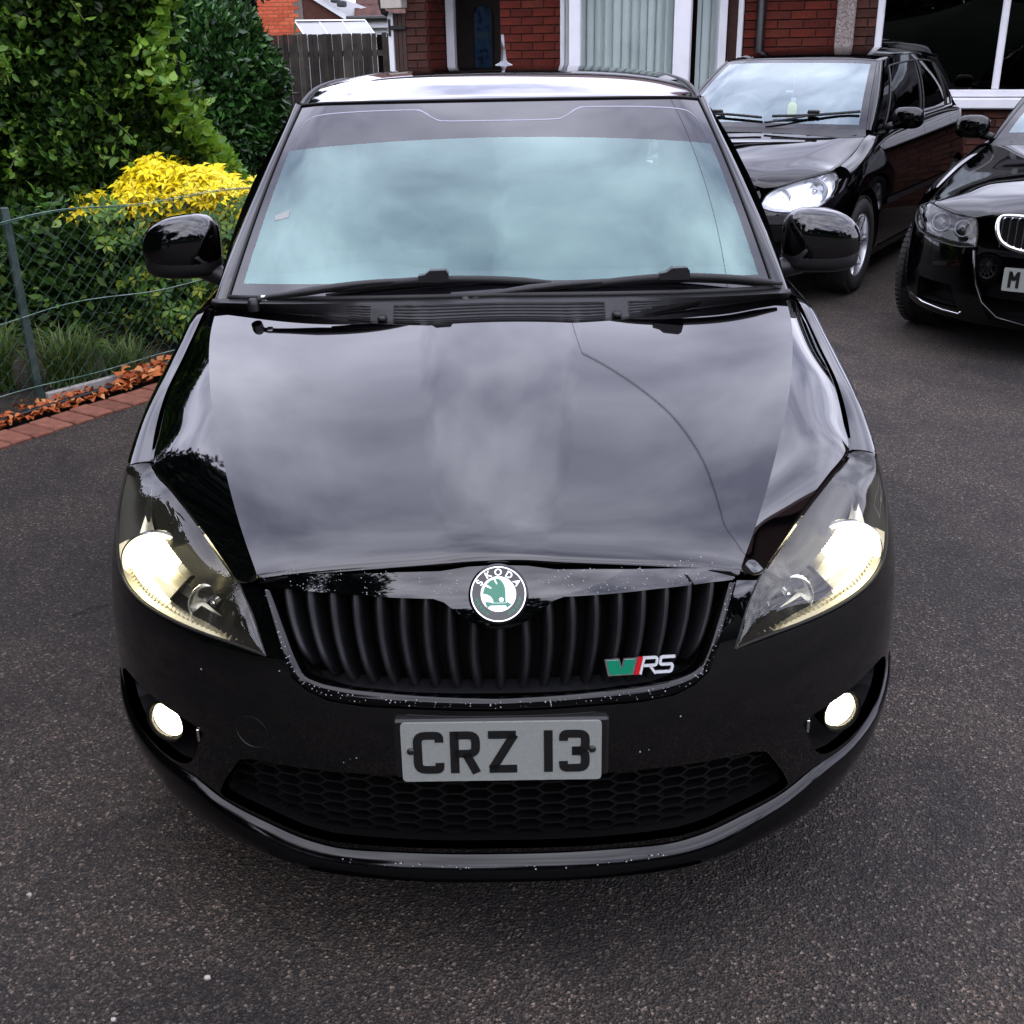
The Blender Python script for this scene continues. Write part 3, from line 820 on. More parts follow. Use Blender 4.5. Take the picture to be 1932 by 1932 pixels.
wing_poly = [(12, -14), (11.6, -6), (11.8, 2), (11, 10), (8.5, 17), (4.5, 22.5), (0, 25), (-5, 24.6)]
bpoly('arrow_wing', wing_poly + [(-1.2, 15.5), (-3.2, 16.2), (-7.5, 23.8), (-13, 21.6), (-19.5, 16.2), (-11, 10.6), (-11.8, 8.6), (-21.2, 13.0), (-23.6, 7), (-25.2, 1), (-18.5, -.5), (-12.5, -4), (-9, -9), (-8.2, -14)], .0030, 'badge_green')
bpoly('arrow_head', [(-22, -12), (-12.8, -13), (-8.2, -14.6), (12, -14.6), (14, -12.4), (21, -17), (13, -23), (12, -18.5), (-12.5, -18.5), (-18, -22.5)], .0031, 'badge_green')
ey = MB(); ey.prism([(.0048 + .0036 * cos(a), -.0092 + .0036 * sin(a)) for a in np.linspace(0, 2 * pi, 20)[:-1]], bmap(.003), bmap(.0038)); ey.build('arrow_eye', 'satin_chrome', bdg)
for k in range(2):
    for i in range(5):
        a = radians((-58 if k == 0 else -122) + (1 if k == 0 else -1) * i * 11); r = .0355
        lf = MB(); cc = (r * cos(a), r * sin(a)); d1 = (-sin(a), cos(a)) if k == 0 else (sin(a), -cos(a))
        nn_ = (cos(a), sin(a)); sg = 1 if i % 2 else -1
        P = [(cc[0] + d1[0] * s_ * .0052 + nn_[0] * w_ * .0026, cc[1] + d1[1] * s_ * .0052 + nn_[1] * w_ * .0026) for s_, w_ in ((-1, 0), (-.2, 1), (1, .3 * sg), (-.1, -1))]
        lf.prism(P, bmap(.0014), bmap(.0021)); lf.build('laurel_leaf', 'badge_leaf_green', bdg)
def glyph_mesh(ch, size):
    cu = bpy.data.curves.new('glyph', 'FONT'); cu.body = ch; cu.size = size; cu.align_x = 'CENTER'; cu.offset = size * .018; cu.extrude = .0004
    ob = bpy.data.objects.new('glyph', cu); col.objects.link(ob)
    dg = bpy.context.evaluated_depsgraph_get(); me = bpy.data.meshes.new_from_object(ob.evaluated_get(dg))
    V = [v.co.copy() for v in me.vertices]; F = [tuple(p.vertices) for p in me.polygons]
    bpy.data.objects.remove(ob); bpy.data.curves.remove(cu); bpy.data.meshes.remove(me)
    return V, F
for ch, ang in zip('\u0160KODA', (148, 118, 90, 60, 31)):
    V, F = glyph_mesh(ch, .0150); a = radians(ang); r = .0302
    VV = []
    for v in V:
        u, t = v.x, v.y; x = cos(a) * (r + t) + sin(a) * u; y = sin(a) * (r + t) - cos(a) * u
        VV.append(bmap(.0020 + v.z)(x, y))
    mk('badge_letter', VV, F, 'badge_white', bdg)
# ---- sport badge on the grille
vo = Vector(S.pt(.228, .604, .006)); vn = Vector(S.nrm(.228, .604)); vx = (Vector((1, 0, 0)) - vn * vn.x).normalized(); vup = vn.cross(vx) * -1
if vup.z < 0: vup = -vup
def vmap(d):
    def f(u, v):
        p = vo + vx * (u * .001 - .0575) + vup * (v * .001 - .014) + vn * d; return (p.x, p.y, p.z)
    return f
emb = MB(); emb.prism([(4, -1), (47, -1), (54.5, 28), (30, 28), (26.5, 14), (23, 28), (-2, 28)], vmap(-.002), vmap(.0016))
sb = emb.build('sport_badge', 'chrome', car)
MB().prism([(6.5, 1), (43, 1), (49.5, 25.5), (32.5, 25.5), (26.5, 9), (21.5, 25.5), (1.5, 25.5)], vmap(.001), vmap(.0024)).build('badge_green_panel', 'badge_green', sb)
MB().prism([(48, -1), (55, -1), (62, 28), (55, 28)], vmap(-.002), vmap(.0024)).build('badge_red_bar', 'badge_red', sb)
lt = MB(); f1, f0 = vmap(.0022), vmap(-.002)
pen(lt, [(58, -1), (65, 28)], 4, f1, f0); pen(lt, rnd([(65, 26), (87, 26), (85, 13), (64, 13)], 4), 4.2, f1, f0); pen(lt, [(74, 13), (84, -1)], 4.2, f1, f0)
lt.build('badge_letter', 'badge_silver', sb)
lt = MB(); pen(lt, rnd([(117, 26), (93, 26), (91, 13.5), (113, 13.5), (110, 1), (84, 1)], 4), 4.4, f1, f0); lt.build('badge_letter', 'badge_silver', sb)
# ---- number plate
pl, pmp = plate(car, 'CRZ 13', (0, -.0055, .4675), radians(3), .331, .111)
for sx in (-1, 1):
    cap = MB(); R_ = Vector(pmp(.004)(sx * .150, .003))
    cap.lathe([(.0066, 0), (.0062, -.002), (.0045, -.0035), (.0003, -.0042)], 18, 'y', R_); cap.build('screw_cap', 'screw_cap', pl, smooth=True)
MB().box((-.178, -.0005, .41), (.178, .03, .525), .004).build('plate_plinth', 'black_plastic', bumper)

# ---- bonnet: centre, raised inner line, outer crease, shut line
BC = [(0, 0.0878, 0.7688), (0, 0.0937, 0.7736), (0, 0.1041, 0.7802), (0, 0.1249, 0.7898), (0, 0.1551, 0.8003), (0, 0.2031, 0.8137), (0, 0.2638, 0.8283), (0, 0.3453, 0.8474), (0, 0.4337, 0.8675), (0, 0.5299, 0.8887), (0, 0.6353, 0.9111), (0, 0.7517, 0.9349), (0, 0.8407, 0.9525), (0, 0.9286, 0.9692)]
BV = [(0.0839, 0.0880, 0.7644), (0.0852, 0.0940, 0.7692), (0.0871, 0.1044, 0.7758), (0.0904, 0.1251, 0.7853), (0.0944, 0.1552, 0.7958), (0.1003, 0.2045, 0.8095), (0.1065, 0.2651, 0.8240), (0.1151, 0.3463, 0.8430), (0.1237, 0.4344, 0.8630), (0.1322, 0.5302, 0.8842), (0.1411, 0.6352, 0.9065), (0.1503, 0.7511, 0.9302), (0.1568, 0.8397, 0.9477), (0.1628, 0.9272, 0.9644)]
BK = [(0.3985, 0.1073, 0.7301), (0.4045, 0.1225, 0.7373), (0.4131, 0.1426, 0.7451), (0.4279, 0.1760, 0.7560), (0.4483, 0.2236, 0.7692), (0.4664, 0.2704, 0.7812), (0.4924, 0.3414, 0.7991), (0.5178, 0.4158, 0.8174), (0.5533, 0.5201, 0.8410), (0.5887, 0.6290, 0.8647), (0.6211, 0.7496, 0.8900), (0.6479, 0.8634, 0.9128), (0.6747, 0.9979, 0.9386), (0.6879, 1.1299, 0.9628)]
BO = [(0.4031, 0.12, 0.7228), (0.4465, 0.15, 0.7092), (0.4785, 0.2, 0.7157), (0.5735, 0.35, 0.7458), (0.6395, 0.45, 0.7623), (0.7072, 0.56, 0.7719), (0.7257, 0.675, 0.7981), (0.7381, 0.82, 0.8414), (0.7352, 0.97, 0.8821), (0.7297, 1.07, 0.9167), (0.7199, 1.165, 0.9534)]
NB = 64
pv = [0.0, 0.0088, 0.023, 0.0494, 0.0863, 0.1438, 0.2159, 0.3125, 0.417, 0.5307, 0.655, 0.792, 0.8968, 1.0]
pk = [0.0, 0.0162, 0.0376, 0.0724, 0.1213, 0.1685, 0.2396, 0.3134, 0.4165, 0.5235, 0.64, 0.7489, 0.8767, 1.0]
po = [0, .06, .12, .25, .335, .43, .53, .665, .80, .90, 1.0]
c_, v_, k_, o_ = resample(BC, NB, param=pv), resample(BV, NB, param=pv), resample(BK, NB, param=pk), resample(BO, NB, param=po)
def relax(A, i0, n):
    A = A.copy()
    for _ in range(n): A[i0:-1] = .25 * A[i0 - 1:-2] + .5 * A[i0:-1] + .25 * A[i0 + 1:]
    return A
c_, v_, k_ = (relax(relax(a, 6, 25), 3, 4) for a in (c_, v_, k_))
def herm(A, B, ta, tb, n, skip=False):
    t = np.linspace(0, 1, n)[None, :, None]
    if skip: t = t[:, 1:]
    A, B, ta, tb = A[:, None], B[:, None], ta[:, None], tb[:, None]
    return (2*t**3 - 3*t**2 + 1) * A + (t**3 - 2*t**2 + t) * ta + (-2*t**3 + 3*t**2) * B + (t**3 - t**2) * tb
d1 = v_ - c_; ta = d1.copy(); ta[:, 2] = 0; tb_ = d1.copy(); tb_[:, 2] = d1[:, 2] * 2.0
s1 = herm(c_, v_, ta, tb_, 9)
d2 = k_ - v_; ta = d2.copy(); ta[:, 2] = (2.0 * d1[:, 2] / d1[:, 0] - .003) * d2[:, 0]; tb_ = d2.copy(); tb_[:, 2] = d2[:, 2] * 1.75
s2 = herm(v_, k_, ta, tb_, 22, True)
d3 = o_ - k_; ta = d3.copy(); ta[:, 2] = d3[:, 2] * .72; tb_ = d3.copy(); tb_[:, 2] = d3[:, 2] * 1.35
s3 = herm(k_, o_, ta, tb_, 12, True)
BG = np.concatenate([s1, s2, s3], 1)
Bfull = np.concatenate([mirx(BG[:, :0:-1]), BG], 1)
bonnet = gridpanel('bonnet', Bfull, PAINT, car, flip=True, sharp=None, thick=.012)
nc = Bfull.shape[1]; mid = (nc - 1) // 2; cols = {mid + 29, mid - 29}
bm_ = bonnet.data; se_ = bm_.attributes.get('sharp_edge') or bm_.attributes.new('sharp_edge', 'BOOLEAN', 'EDGE')
for e_ in bm_.edges:
    a, b = e_.vertices
    if a % nc == b % nc and a % nc in cols: se_.data[e_.index].value = True
# ---- headlights
UP3 = [S.pt(*hl_in[0]), S.pt(*hl_in[1]), S.pt(*hl_in[2]), (.4465, .150, .7070), (.4785, .203, .7127), (.5735, .354, .7425), (.6395, .454, .7590), (.7072, .566, .7690), (.736, .575, .7695), S.pt(.762, .765)]
LO3 = [S.pt(x, z) for x, z in hl_low]
NV, NW = 60, 22
U3, L3 = resample(UP3, NV), resample(LO3, NV)
wv = np.linspace(0, 1, NW)
LG = L3[:, None] * (1 - wv)[None, :, None] + U3[:, None] * wv[None, :, None]
vv = np.linspace(0, 1, NV)
bul = (np.sin(pi * vv) ** .7)[:, None] * (4 * wv * (1 - wv))[None]
nb = np.stack([.50 * np.ones(NV) * vv, -.86 + .25 * vv, .42 * np.ones(NV)], -1); nb /= np.linalg.norm(nb, axis=1)[:, None]
LG = LG + bul[..., None] * nb[:, None] * .024
def lens_pt(v, w_, d=0.0):
    i = v * (NV - 1); i0 = min(int(i), NV - 2); fi_ = i - i0; j = w_ * (NW - 1); j0 = min(int(j), NW - 2); fj = j - j0
    p = (LG[i0, j0] * (1-fi_) * (1-fj) + LG[i0+1, j0] * fi_ * (1-fj) + LG[i0, j0+1] * (1-fi_) * fj + LG[i0+1, j0+1] * fi_ * fj)
    return p - nb[i0] * d
for sx in (1, -1):
    mz = (lambda P: np.asarray(P)) if sx > 0 else mirx
    fl = sx < 0
    hl = gridpanel('headlight', mz(LG), 'lamp_lens', car, flip=not fl, sharp=60)
    # tray behind the lens
    edge = np.concatenate([L3, U3[::-1][1:-1]])
    inn = edge + np.array([-.02, .075, 0]) ; cen = edge.mean(0) + np.array([-.01, .085, 0])
    inn = inn * .86 + cen * .14
    mb = MB(); mb.grid(np.array([mz(np.vstack([edge, edge[:1]]) - nb[30] * .002), mz(np.vstack([inn, inn[:1]]))]), flip=not fl)
    k = len(mb.v); mb.v.append(tuple(mz(inn.mean(0)))); n_ = len(inn) + 1
    for i in range(len(inn)): mb.f.append((n_ + i, n_ + i + 1, k) if sx > 0 else (n_ + i + 1, n_ + i, k))
    mb.build('lamp_tray', 'lamp_dark', hl)
    # rim seal
    sl = MB().tube([tuple(p) for p in mz(np.vstack([edge, edge[:1]]) + nb[30] * -.003)], .0032, 5, cap=False); sl.build('lamp_seal', 'rubber', hl, smooth=True)
    # eyebrow bezel with a toothed lower edge
    br = []
    for i, v in enumerate(np.linspace(.14, .93, 96)):
        tooth = .012 if i % 2 else 0
        br.append([lens_pt(v, .985, .006), lens_pt(v, .86, .018), lens_pt(v, .60 + tooth, .030), lens_pt(v, .585 + tooth, .045)])
    gridpanel('lamp_eyebrow', mz(np.array(br)), 'lamp_bezel', hl, flip=not fl, sharp=30)
    # chrome floor strip along the bottom
    br = [[lens_pt(v, .03, .006), lens_pt(v, .12, .020 + (.002 if i % 2 else 0)), lens_pt(v, .19, .050)] for i, v in enumerate(np.linspace(.05, .72, 80))]
    fs = gridpanel('lamp_floor', mz(np.array(br)), 'lamp_floor_chrome', hl, flip=not fl, sharp=30)
    for v in np.linspace(.08, .62, 30):
        rbp = MB().tube([tuple(mz(lens_pt(v, w_, .011 + .06 * w_))) for w_ in (.05, .11, .17)], .0011, 4); rbp.build('lens_rib', 'lamp_floor_chrome', hl)
    # dipped-beam projector: bowl, lens, ring
    pc = Vector(mz((.650, .352, .650))); pn = Vector((0.10 * sx, -1, .10)).normalized()
    R_ = pn.to_track_quat('Y', 'Z').to_matrix().to_4x4() @ Matrix.Diagonal((1.12, 1, 1.0, 1)); R_.translation = pc
    b_ = MB().lathe([(.028, -.04), (.044, -.02), (.053, -.002), (.057, .004), (.059, .002), (.060, -.02)], 40, 'y'); xform(b_, R_)
    b_.build('lamp_bowl', 'lamp_glow', hl, smooth=True)
    b_ = MB().lathe([(.044, -.02), (.043, -.008), (.036, .003), (.023, .011), (.0005, .014)], 36, 'y'); xform(b_, R_)
    b_.build('projector_lens', 'lamp_lit', hl, smooth=True)
    b_ = MB().lathe([(.062, -.014), (.0635, .002), (.0605, .004), (.060, -.014)], 44, 'y'); xform(b_, R_)
    b_.build('projector_ring', 'satin_chrome', hl, smooth=True, sharp=40)
    # chromed reflector wall round the projector
    br = [[lens_pt(v, w_, .030 + .035 * sin(pi * (w_ - .06) / .5)) for w_ in np.linspace(.06, .50 if v > .46 else .50 - (.46 - v) * .7, 10)] for v in np.linspace(.10, .86, 36)]
    gridpanel('reflector_wall', mz(np.array(br)), 'reflector_warm', hl, flip=not fl, sharp=60)
    # main-beam reflector towards the grille
    mc = Vector(mz(lens_pt(.25, .40, .058))); R_.translation = mc
    b_ = MB().lathe([(.006, -.04), (.018, -.034), (.029, -.018), (.036, .004), (.038, .006), (.040, -.01)], 32, 'y'); xform(b_, R_)
    b_.build('main_beam_reflector', 'silver_reflector', hl, smooth=True)
    b_ = MB().lathe([(.007, -.038), (.007, -.012), (.004, -.006), (.0004, -.005)], 12, 'y'); xform(b_, R_); b_.build('bulb', 'chrome', hl, smooth=True)
    # divider plates and amber side marker
    for v in (.38,):
        P = np.array([[lens_pt(v, .18, .03), lens_pt(v, .56, .03)], [lens_pt(v + .02, .18, .07), lens_pt(v + .02, .56, .07)]])
        gridpanel('lamp_divider', mz(P), 'lamp_bezel', hl, flip=fl, thick=.002)

# ---- wings, doors, quarters
zt_y = [.56, .68, .85, 1.03, 1.22, 1.45, 2.0, 3.0, 3.6, 4.0]; zt_z = [.748, .774, .816, .860, .908, .915, .935, .960, .962, .950]
ztop = lambda y: float(cub(np.array(y), zt_y, zt_z))
def toprow(y0, y1, n=14): return [(y, ztop(y)) for y in np.linspace(y0, y1, n)]
RWY = 3.294
wing = toprow(.578, 1.262) + [(1.262, .23)] + [(1.185, .23)] + arc(arch_y, arch_z, arch_r, -14, 139, 26) + [(.578, .60)]
for o in both('front_wing', wing, [], S, PAINT, car): pass
for o in both('door', toprow(1.268, 2.318) + [(2.318, .24), (1.268, .24)], [], S, PAINT, car): pass
for o in both('door', toprow(2.324, 3.118) + [(3.118, .70)] + [p for p in arc(RWY, arch_z, arch_r + .01, 118, 180, 12)] + [(2.934, .24), (2.324, .24)], [], S, PAINT, car): pass
for o in both('rear_quarter', toprow(3.124, 3.99) + [(3.995, .72), (3.997, .30), (RWY + .352, .30)] + arc(RWY, arch_z, arch_r, 0, 118, 20) + [(3.124, .70)], [], S, PAINT, car): pass
for o in both('sill', [(1.19, .225), (2.94, .225), (2.94, .165), (1.19, .165)], [], S, 'black_paint_dull', car): pass
# wing tops / shoulders to the glass line
def shoulder(A, yB, name, n=8, mtl=PAINT):
    A = np.asarray(A); B = np.array([S.sidept(y, ztop(y)) for y in yB])
    mid = np.stack([B[:, 0] - .001, (A[:, 1] + B[:, 1]) / 2, A[:, 2] * .75 + B[:, 2] * .25 + .004], -1)
    P = bez3(A, mid, B, n)
    gridpanel(name, P, mtl, car, flip=True, sharp=60); gridpanel(name, mirx(P), mtl, car, flip=False, sharp=60)
wt = resample([(.7115, .575, .7742)] + [(a + GAP, b, c) for a, b, c in BO[6:]] + [(.716, 1.215, .958), (.717, 1.262, .962)], 24)
shoulder(wt, np.linspace(.578, 1.262, 24), 'wing_top')
gl_y = [1.24, 1.45, 2.0, 3.0, 3.62, 3.9]; gl_p = [(.716, 1.24, .958), (.725, 1.45, .972), (.735, 2.0, .975), (.722, 3.0, 1.000), (.690, 3.62, 1.005), (.62, 3.9, .99)]
GL = lambda ys: cub(np.asarray(ys, float), gl_y, gl_p)
shoulder(GL(np.linspace(1.262, 3.9, 40)), np.linspace(1.262, 3.9, 40), 'door_shoulder')
# ---- windscreen, pillars, roof
WB = [(0.0000, 1.015, 0.9948), (0.1923, 1.024, 0.9907), (0.3796, 1.046, 0.9864), (0.5491, 1.09, 0.9802), (0.6625, 1.135, 0.9751)]
WT = [(0, 1.75, 1.3930), (.2326, 1.757, 1.3925), (.4113, 1.772, 1.3910), (.5179, 1.792, 1.3880), (.563, 1.81, 1.3830)]
wb, wt_ = resample(WB, 22), resample(WT, 22)
def wscr(n=26, off=0.0, u0=0, u1=21, v0=0.0, v1=1.0):
    t = np.linspace(v0, v1, n)[None, :, None]
    P = wb[u0:u1 + 1, None] * (1 - t) + wt_[u0:u1 + 1, None] * t
    nrm = np.array([0, -.565, .825]); P = P + (4 * t * (1 - t)) * .022 * nrm + off * nrm
    return P
def wpt(u, t, off=0.0):
    """u -1..1 across, t 0..1 up the glass"""
    i = abs(u) * 21; i0 = min(int(i), 20); f = i - i0
    P = wscr(2, off, i0, i0 + 1, t, t)[:, 0]; p = P[0] * (1 - f) + P[1] * f
    return np.array([p[0] * (1 if u >= 0 else -1), p[1], p[2]])
def wsheet(name, fn, mtl, parent, thick=0, nu=43, nv=24):
    P = np.array([[fn(u, t) for t in np.linspace(0, 1, nv)] for u in np.linspace(-1, 1, nu)])
    return gridpanel(name, P, mtl, parent, flip=False, sharp=60)
tint_lo = lambda u: .758 - .055 * u * u
ws = wsheet('windscreen', lambda u, t: wpt(u * .955, .075 + t * (tint_lo(u * .955) - .075)), 'screen_teal', car)
wsheet('sun_band', lambda u, t: wpt(u, tint_lo(u) + t * (1 - tint_lo(u))), 'frit_gloss', ws, nv=10)
for sx in (-1, 1):
    wsheet('screen_border', lambda u, t: wpt(sx * (.955 + .045 * (u + 1) / 2), t * tint_lo(.955 + .045 * (u + 1) / 2)), 'frit_gloss', ws, nu=4)
wsheet('screen_border', lambda u, t: wpt(u * .955, t * .075), 'frit_gloss', ws, nv=4)
fe = []
for u, t in [(-.95, .74), (-.945, .84), (-.925, .895), (-.88, .925), (-.70, .940), (-.42, .945), (-.375, .94), (-.30, .875), (-.255, .862), (.255, .862), (.30, .875), (.375, .94), (.42, .945), (.70, .940), (.88, .925), (.925, .895), (.945, .84), (.95, .74)]:
    fe.append((u, t))
fe = densify(chaikin(np.array(fe), 2, closed=False), .02, closed=False)
L_ = []
for i, (u, t) in enumerate(fe):
    wdt = .0036 if not .33 < abs(abs(u) - .0) < .40 else .0055
    L_.append([wpt(u, t - wdt, .0004), wpt(u, t + wdt, .0004)])
gridpanel('band_line', np.array(L_), 'frit_edge', ws, flip=True)
# paper stub left inside the lower driver's corner and the instrument-number sticker
MB().add([tuple(wpt(u, t, .0006)) for u, t in ((-.905, .345), (-.845, .360), (-.850, .395), (-.905, .372))], [(0, 1, 2, 3)]).build('parking_sticker', 'plate_white', ws)
PO = [(0.7027, 1.16, 0.9675), (0.6917, 1.255, 1.0301), (0.6668, 1.4, 1.1193), (0.6303, 1.585, 1.2278), (0.5931, 1.765, 1.3309), (0.5804, 1.86, 1.3873)]
po_ = resample(PO, 26); wsr = wscr(26)[21] + np.array([.004, .0, .0])
pm = (po_ + wsr) / 2 + np.array([.008, -.010, .006])
PP = bez3(wsr + np.array([0, .002, .003]), pm + (pm - (po_ + wsr) / 2), po_, 8)
pin = po_ + np.array([-.012, .05, -.01])
for mz, fl in ((lambda P: P, True), (mirx, False)):
    ap = gridpanel('a_pillar', mz(PP), PAINT, car, flip=fl, sharp=60)
    gridpanel('pillar_return', mz(np.stack([po_, po_ * .5 + pin * .5, pin], 1)), PAINT, ap, flip=fl)
    sl = MB().tube([tuple(p) for p in mz(wscr(26)[21] + np.array([.0015, -.001, .002]))], .0035, 5); sl.build('screen_seal', 'rubber', ap, smooth=True)
# roof
ry = [1.752, 1.80, 1.87, 2.0, 2.25, 2.6, 3.0, 3.4, 3.66]
rc_ = [1.3945, 1.4025, 1.4105, 1.4235, 1.4420, 1.4545, 1.4545, 1.4440, 1.4280]      # centre height
rx_ = [.566, .573, .582, .590, .600, .604, .598, .582, .560]                       # rail half width
rz_ = [1.3840, 1.3850, 1.3870, 1.3950, 1.4070, 1.4150, 1.4130, 1.3980, 1.3800]
YS = np.concatenate([np.linspace(1.752, 2.2, 18), np.linspace(2.25, 3.66, 24)])
RP = []
for y in YS:
    zc_, xr, zr = (float(cub(np.array(y), ry, a)) for a in (rc_, rx_, rz_))
    row = []
    for u in np.linspace(-1, 1, 45):
        au = abs(u); yy = y + (.06 * au ** 2.2 if y < 1.9 else .06 * au ** 2.2 * max(0, (2.3 - y) / .4)) - (.03 * au ** 2 if y > 3.5 else 0)
        row.append((xr * u, yy, zc_ - (zc_ - zr) * (.45 * au ** 2 + .55 * au ** 6)))
    RP.append(row)
RP = np.array(RP)
gridpanel('roof', RP, PAINT, car, flip=True, sharp=60, thick=.01)
rail = resample(np.array([RP[i, -1] for i in range(len(YS))]), 60)
for mz in (lambda P: P, mirx):
    MB().tube([tuple(p) for p in mz(rail - np.array([.004, 0, -.002]))], .006, 6).build('roof_rail_seal', 'rubber', car, smooth=True)
MB().tube([tuple(p) for p in np.concatenate([mirx(wt_[::-1]), wt_[1:]]) + np.array([0, -.0005, .0025])], .0035, 5).build('screen_top_seal', 'rubber', car, smooth=True)
# side glass and pillars: dark sheet with glazing set 3 mm proud
gy = np.linspace(1.24, 3.66, 40)
GB = GL(gy); ty = np.interp(gy, [1.24, 1.5, 2.4, 3.2, 3.66], [1.875, 1.93, 2.42, 3.12, 3.60]); GT = np.stack([cub(ty, ry, rx_) + .004, ty, cub(ty, ry, rz_) - .006], -1)
def gside(a, b, off, t0=0., t1=1., n=8):
    i = np.linspace(a, b, 14); B = np.stack([np.interp(i, np.arange(40), GB[:, k]) for k in range(3)], -1); T_ = np.stack([np.interp(i, np.arange(40), GT[:, k]) for k in range(3)], -1)
    t = np.linspace(t0, t1, n)[None, :, None]; P = B[:, None] * (1 - t) + T_[:, None] * t; P[..., 0] += off + .035 * (4 * t[..., 0] * (1 - t[..., 0])) ; return P
for mz, fl in ((lambda P: P, False), (mirx, True)):
    gs_ = gridpanel('window_frame', mz(gside(0, 39, 0)), 'black_plastic', car, flip=fl)
    for a, b in ((2.0, 16.2), (18.0, 28.8), (30.2, 36.5)):
        gridpanel('side_window', mz(gside(a, b, .003, .04, .93)), 'tint_glass', gs_, flip=fl)
# tail
tp = []
for y, z, xw in [(3.66, 1.428, .555), (3.72, 1.40, .565), (3.80, 1.25, .60), (3.88, 1.06, .635), (3.91, .99, .66), (3.955, .93, .69), (3.985, .80, .70), (3.995, .55, .71), (4.0, .40, .71), (3.98, .25, .70)]:
    tp.append([(xw * u, y - .05 * abs(u) ** 3 - (.0 if z > 1 else .06 * abs(u) ** 4), z - (.045 * u * u if z > 1.3 else 0)) for u in np.linspace(-1, 1, 21)])
tg = gridpanel('tailgate', np.array(tp), PAINT, car, flip=True, sharp=60)
# aerial at the back of the roof
ab = (0.004, 3.36, 1.4465)
a_ = MB().lathe([(.038, -.004), (.034, .004), (.016, .012), (.012, .020), (.009, .05), (.0085, .058), (.001, .06)], 18, 'z', ab)
ae = a_.build('aerial', 'aerial_grey', car, smooth=True, sharp=50)
MB().tube([(ab[0], ab[1] + .002, ab[2] + .05), (ab[0] - .004, ab[1] + .03, ab[2] + .115)], [.0072, .0058], 8).build('aerial_whip', 'aerial_grey', ae, smooth=True)
# ---- cowl below the windscreen
cw = []
hood_edge = Bfull[-1]
for u in np.linspace(-1, 1, 41):
    au = abs(u); x = u * .698
    yb = float(np.interp(x, hood_edge[:, 0], hood_edge[:, 1])) + .007; zb = float(np.interp(x, hood_edge[:, 0], hood_edge[:, 2])) - .011
    g = wpt(np.clip(u * 1.04, -1, 1), 0, .004)
    cw.append([(x, yb, zb), (x, yb + .012, zb + .008), (x, (yb + g[1]) / 2, (zb + g[2]) / 2 + .003), (x, g[1] - .012, g[2] - .002), (x, g[1] + .004, g[2] + .001)])
cw = np.array(cw)
cowl = gridpanel('cowl_panel', cw, 'cowl_plastic', car, flip=True, sharp=50, thick=.004)
def cowl_pt(x, f, off=0.0):
    u = np.clip((x / .698 + 1) / 2 * 40, 0, 39.999); i = int(u); r_ = cw[i] * (1 - (u - i)) + cw[i + 1] * (u - i)
    k = f * 4; j = min(int(k), 3); p = r_[j] * (1 - (k - j)) + r_[j + 1] * (k - j)
    return p + np.array([0, -.35, .93]) * off
for x0, x1, cut in ((-.507, -.300, -1), (-.245, .240, 0), (.297, .505, 1)):
    vt = MB()
    ring_ = [(x0, .66), (x1, .66), (x1, .06), (x0, .06)]
    if cut < 0: ring_ = [(x0 - .01, .62), (x1, .66), (x1, .06), (x0 + .075, .10), (x0 + .02, .34)]
    if cut > 0: ring_ = [(x0, .66), (x1 + .01, .62), (x1 - .02, .34), (x1 - .075, .10), (x0, .06)]
    rp = densify(ring_, .02); hole = MB(); hole.add([tuple(cowl_pt(a, b, .0022)) for a, b in rp], [tuple(range(len(rp)))])
    gr = hole.build('cowl_vent', 'deep_black', cowl)  # flat black patch on the cowl, standing in for the shaded vent opening
    MB().tube([tuple(cowl_pt(a, b, .0035)) for a, b in list(rp) + [rp[0]]], .0022, 5, cap=False).build('vent_rim', 'cowl_plastic', gr, smooth=True)
    for i in range(7):
        f = .10 + .56 * i / 6.6
        xa, xb = x0, x1
        if cut < 0: xa = np.interp(f, [.1, .34, .62], [x0 + .075, x0 + .02, x0 - .008])
        if cut > 0: xb = np.interp(f, [.1, .34, .62], [x1 - .075, x1 - .02, x1 + .008])
        sl = MB().tube([tuple(cowl_pt(x, f, .0045)) for x in np.linspace(xa, xb, 12)], .0023, 4); sl.build('vent_slat', 'cowl_plastic', gr)
for x in (-.272, .268):
    p = cowl_pt(x, .30, .004); nz = MB(); nz.grid(blob(p[0], p[1], p[2], .011, .020, .007, 16, 10, .6, .6)); nz.build('washer_nozzle', 'cowl_plastic', cowl, smooth=True)
MB().tube([tuple(wpt(u, .012, .006)) for u in np.linspace(-.99, .99, 40)], .007, 6).build('cowl_seal', 'rubber', cowl, smooth=True)
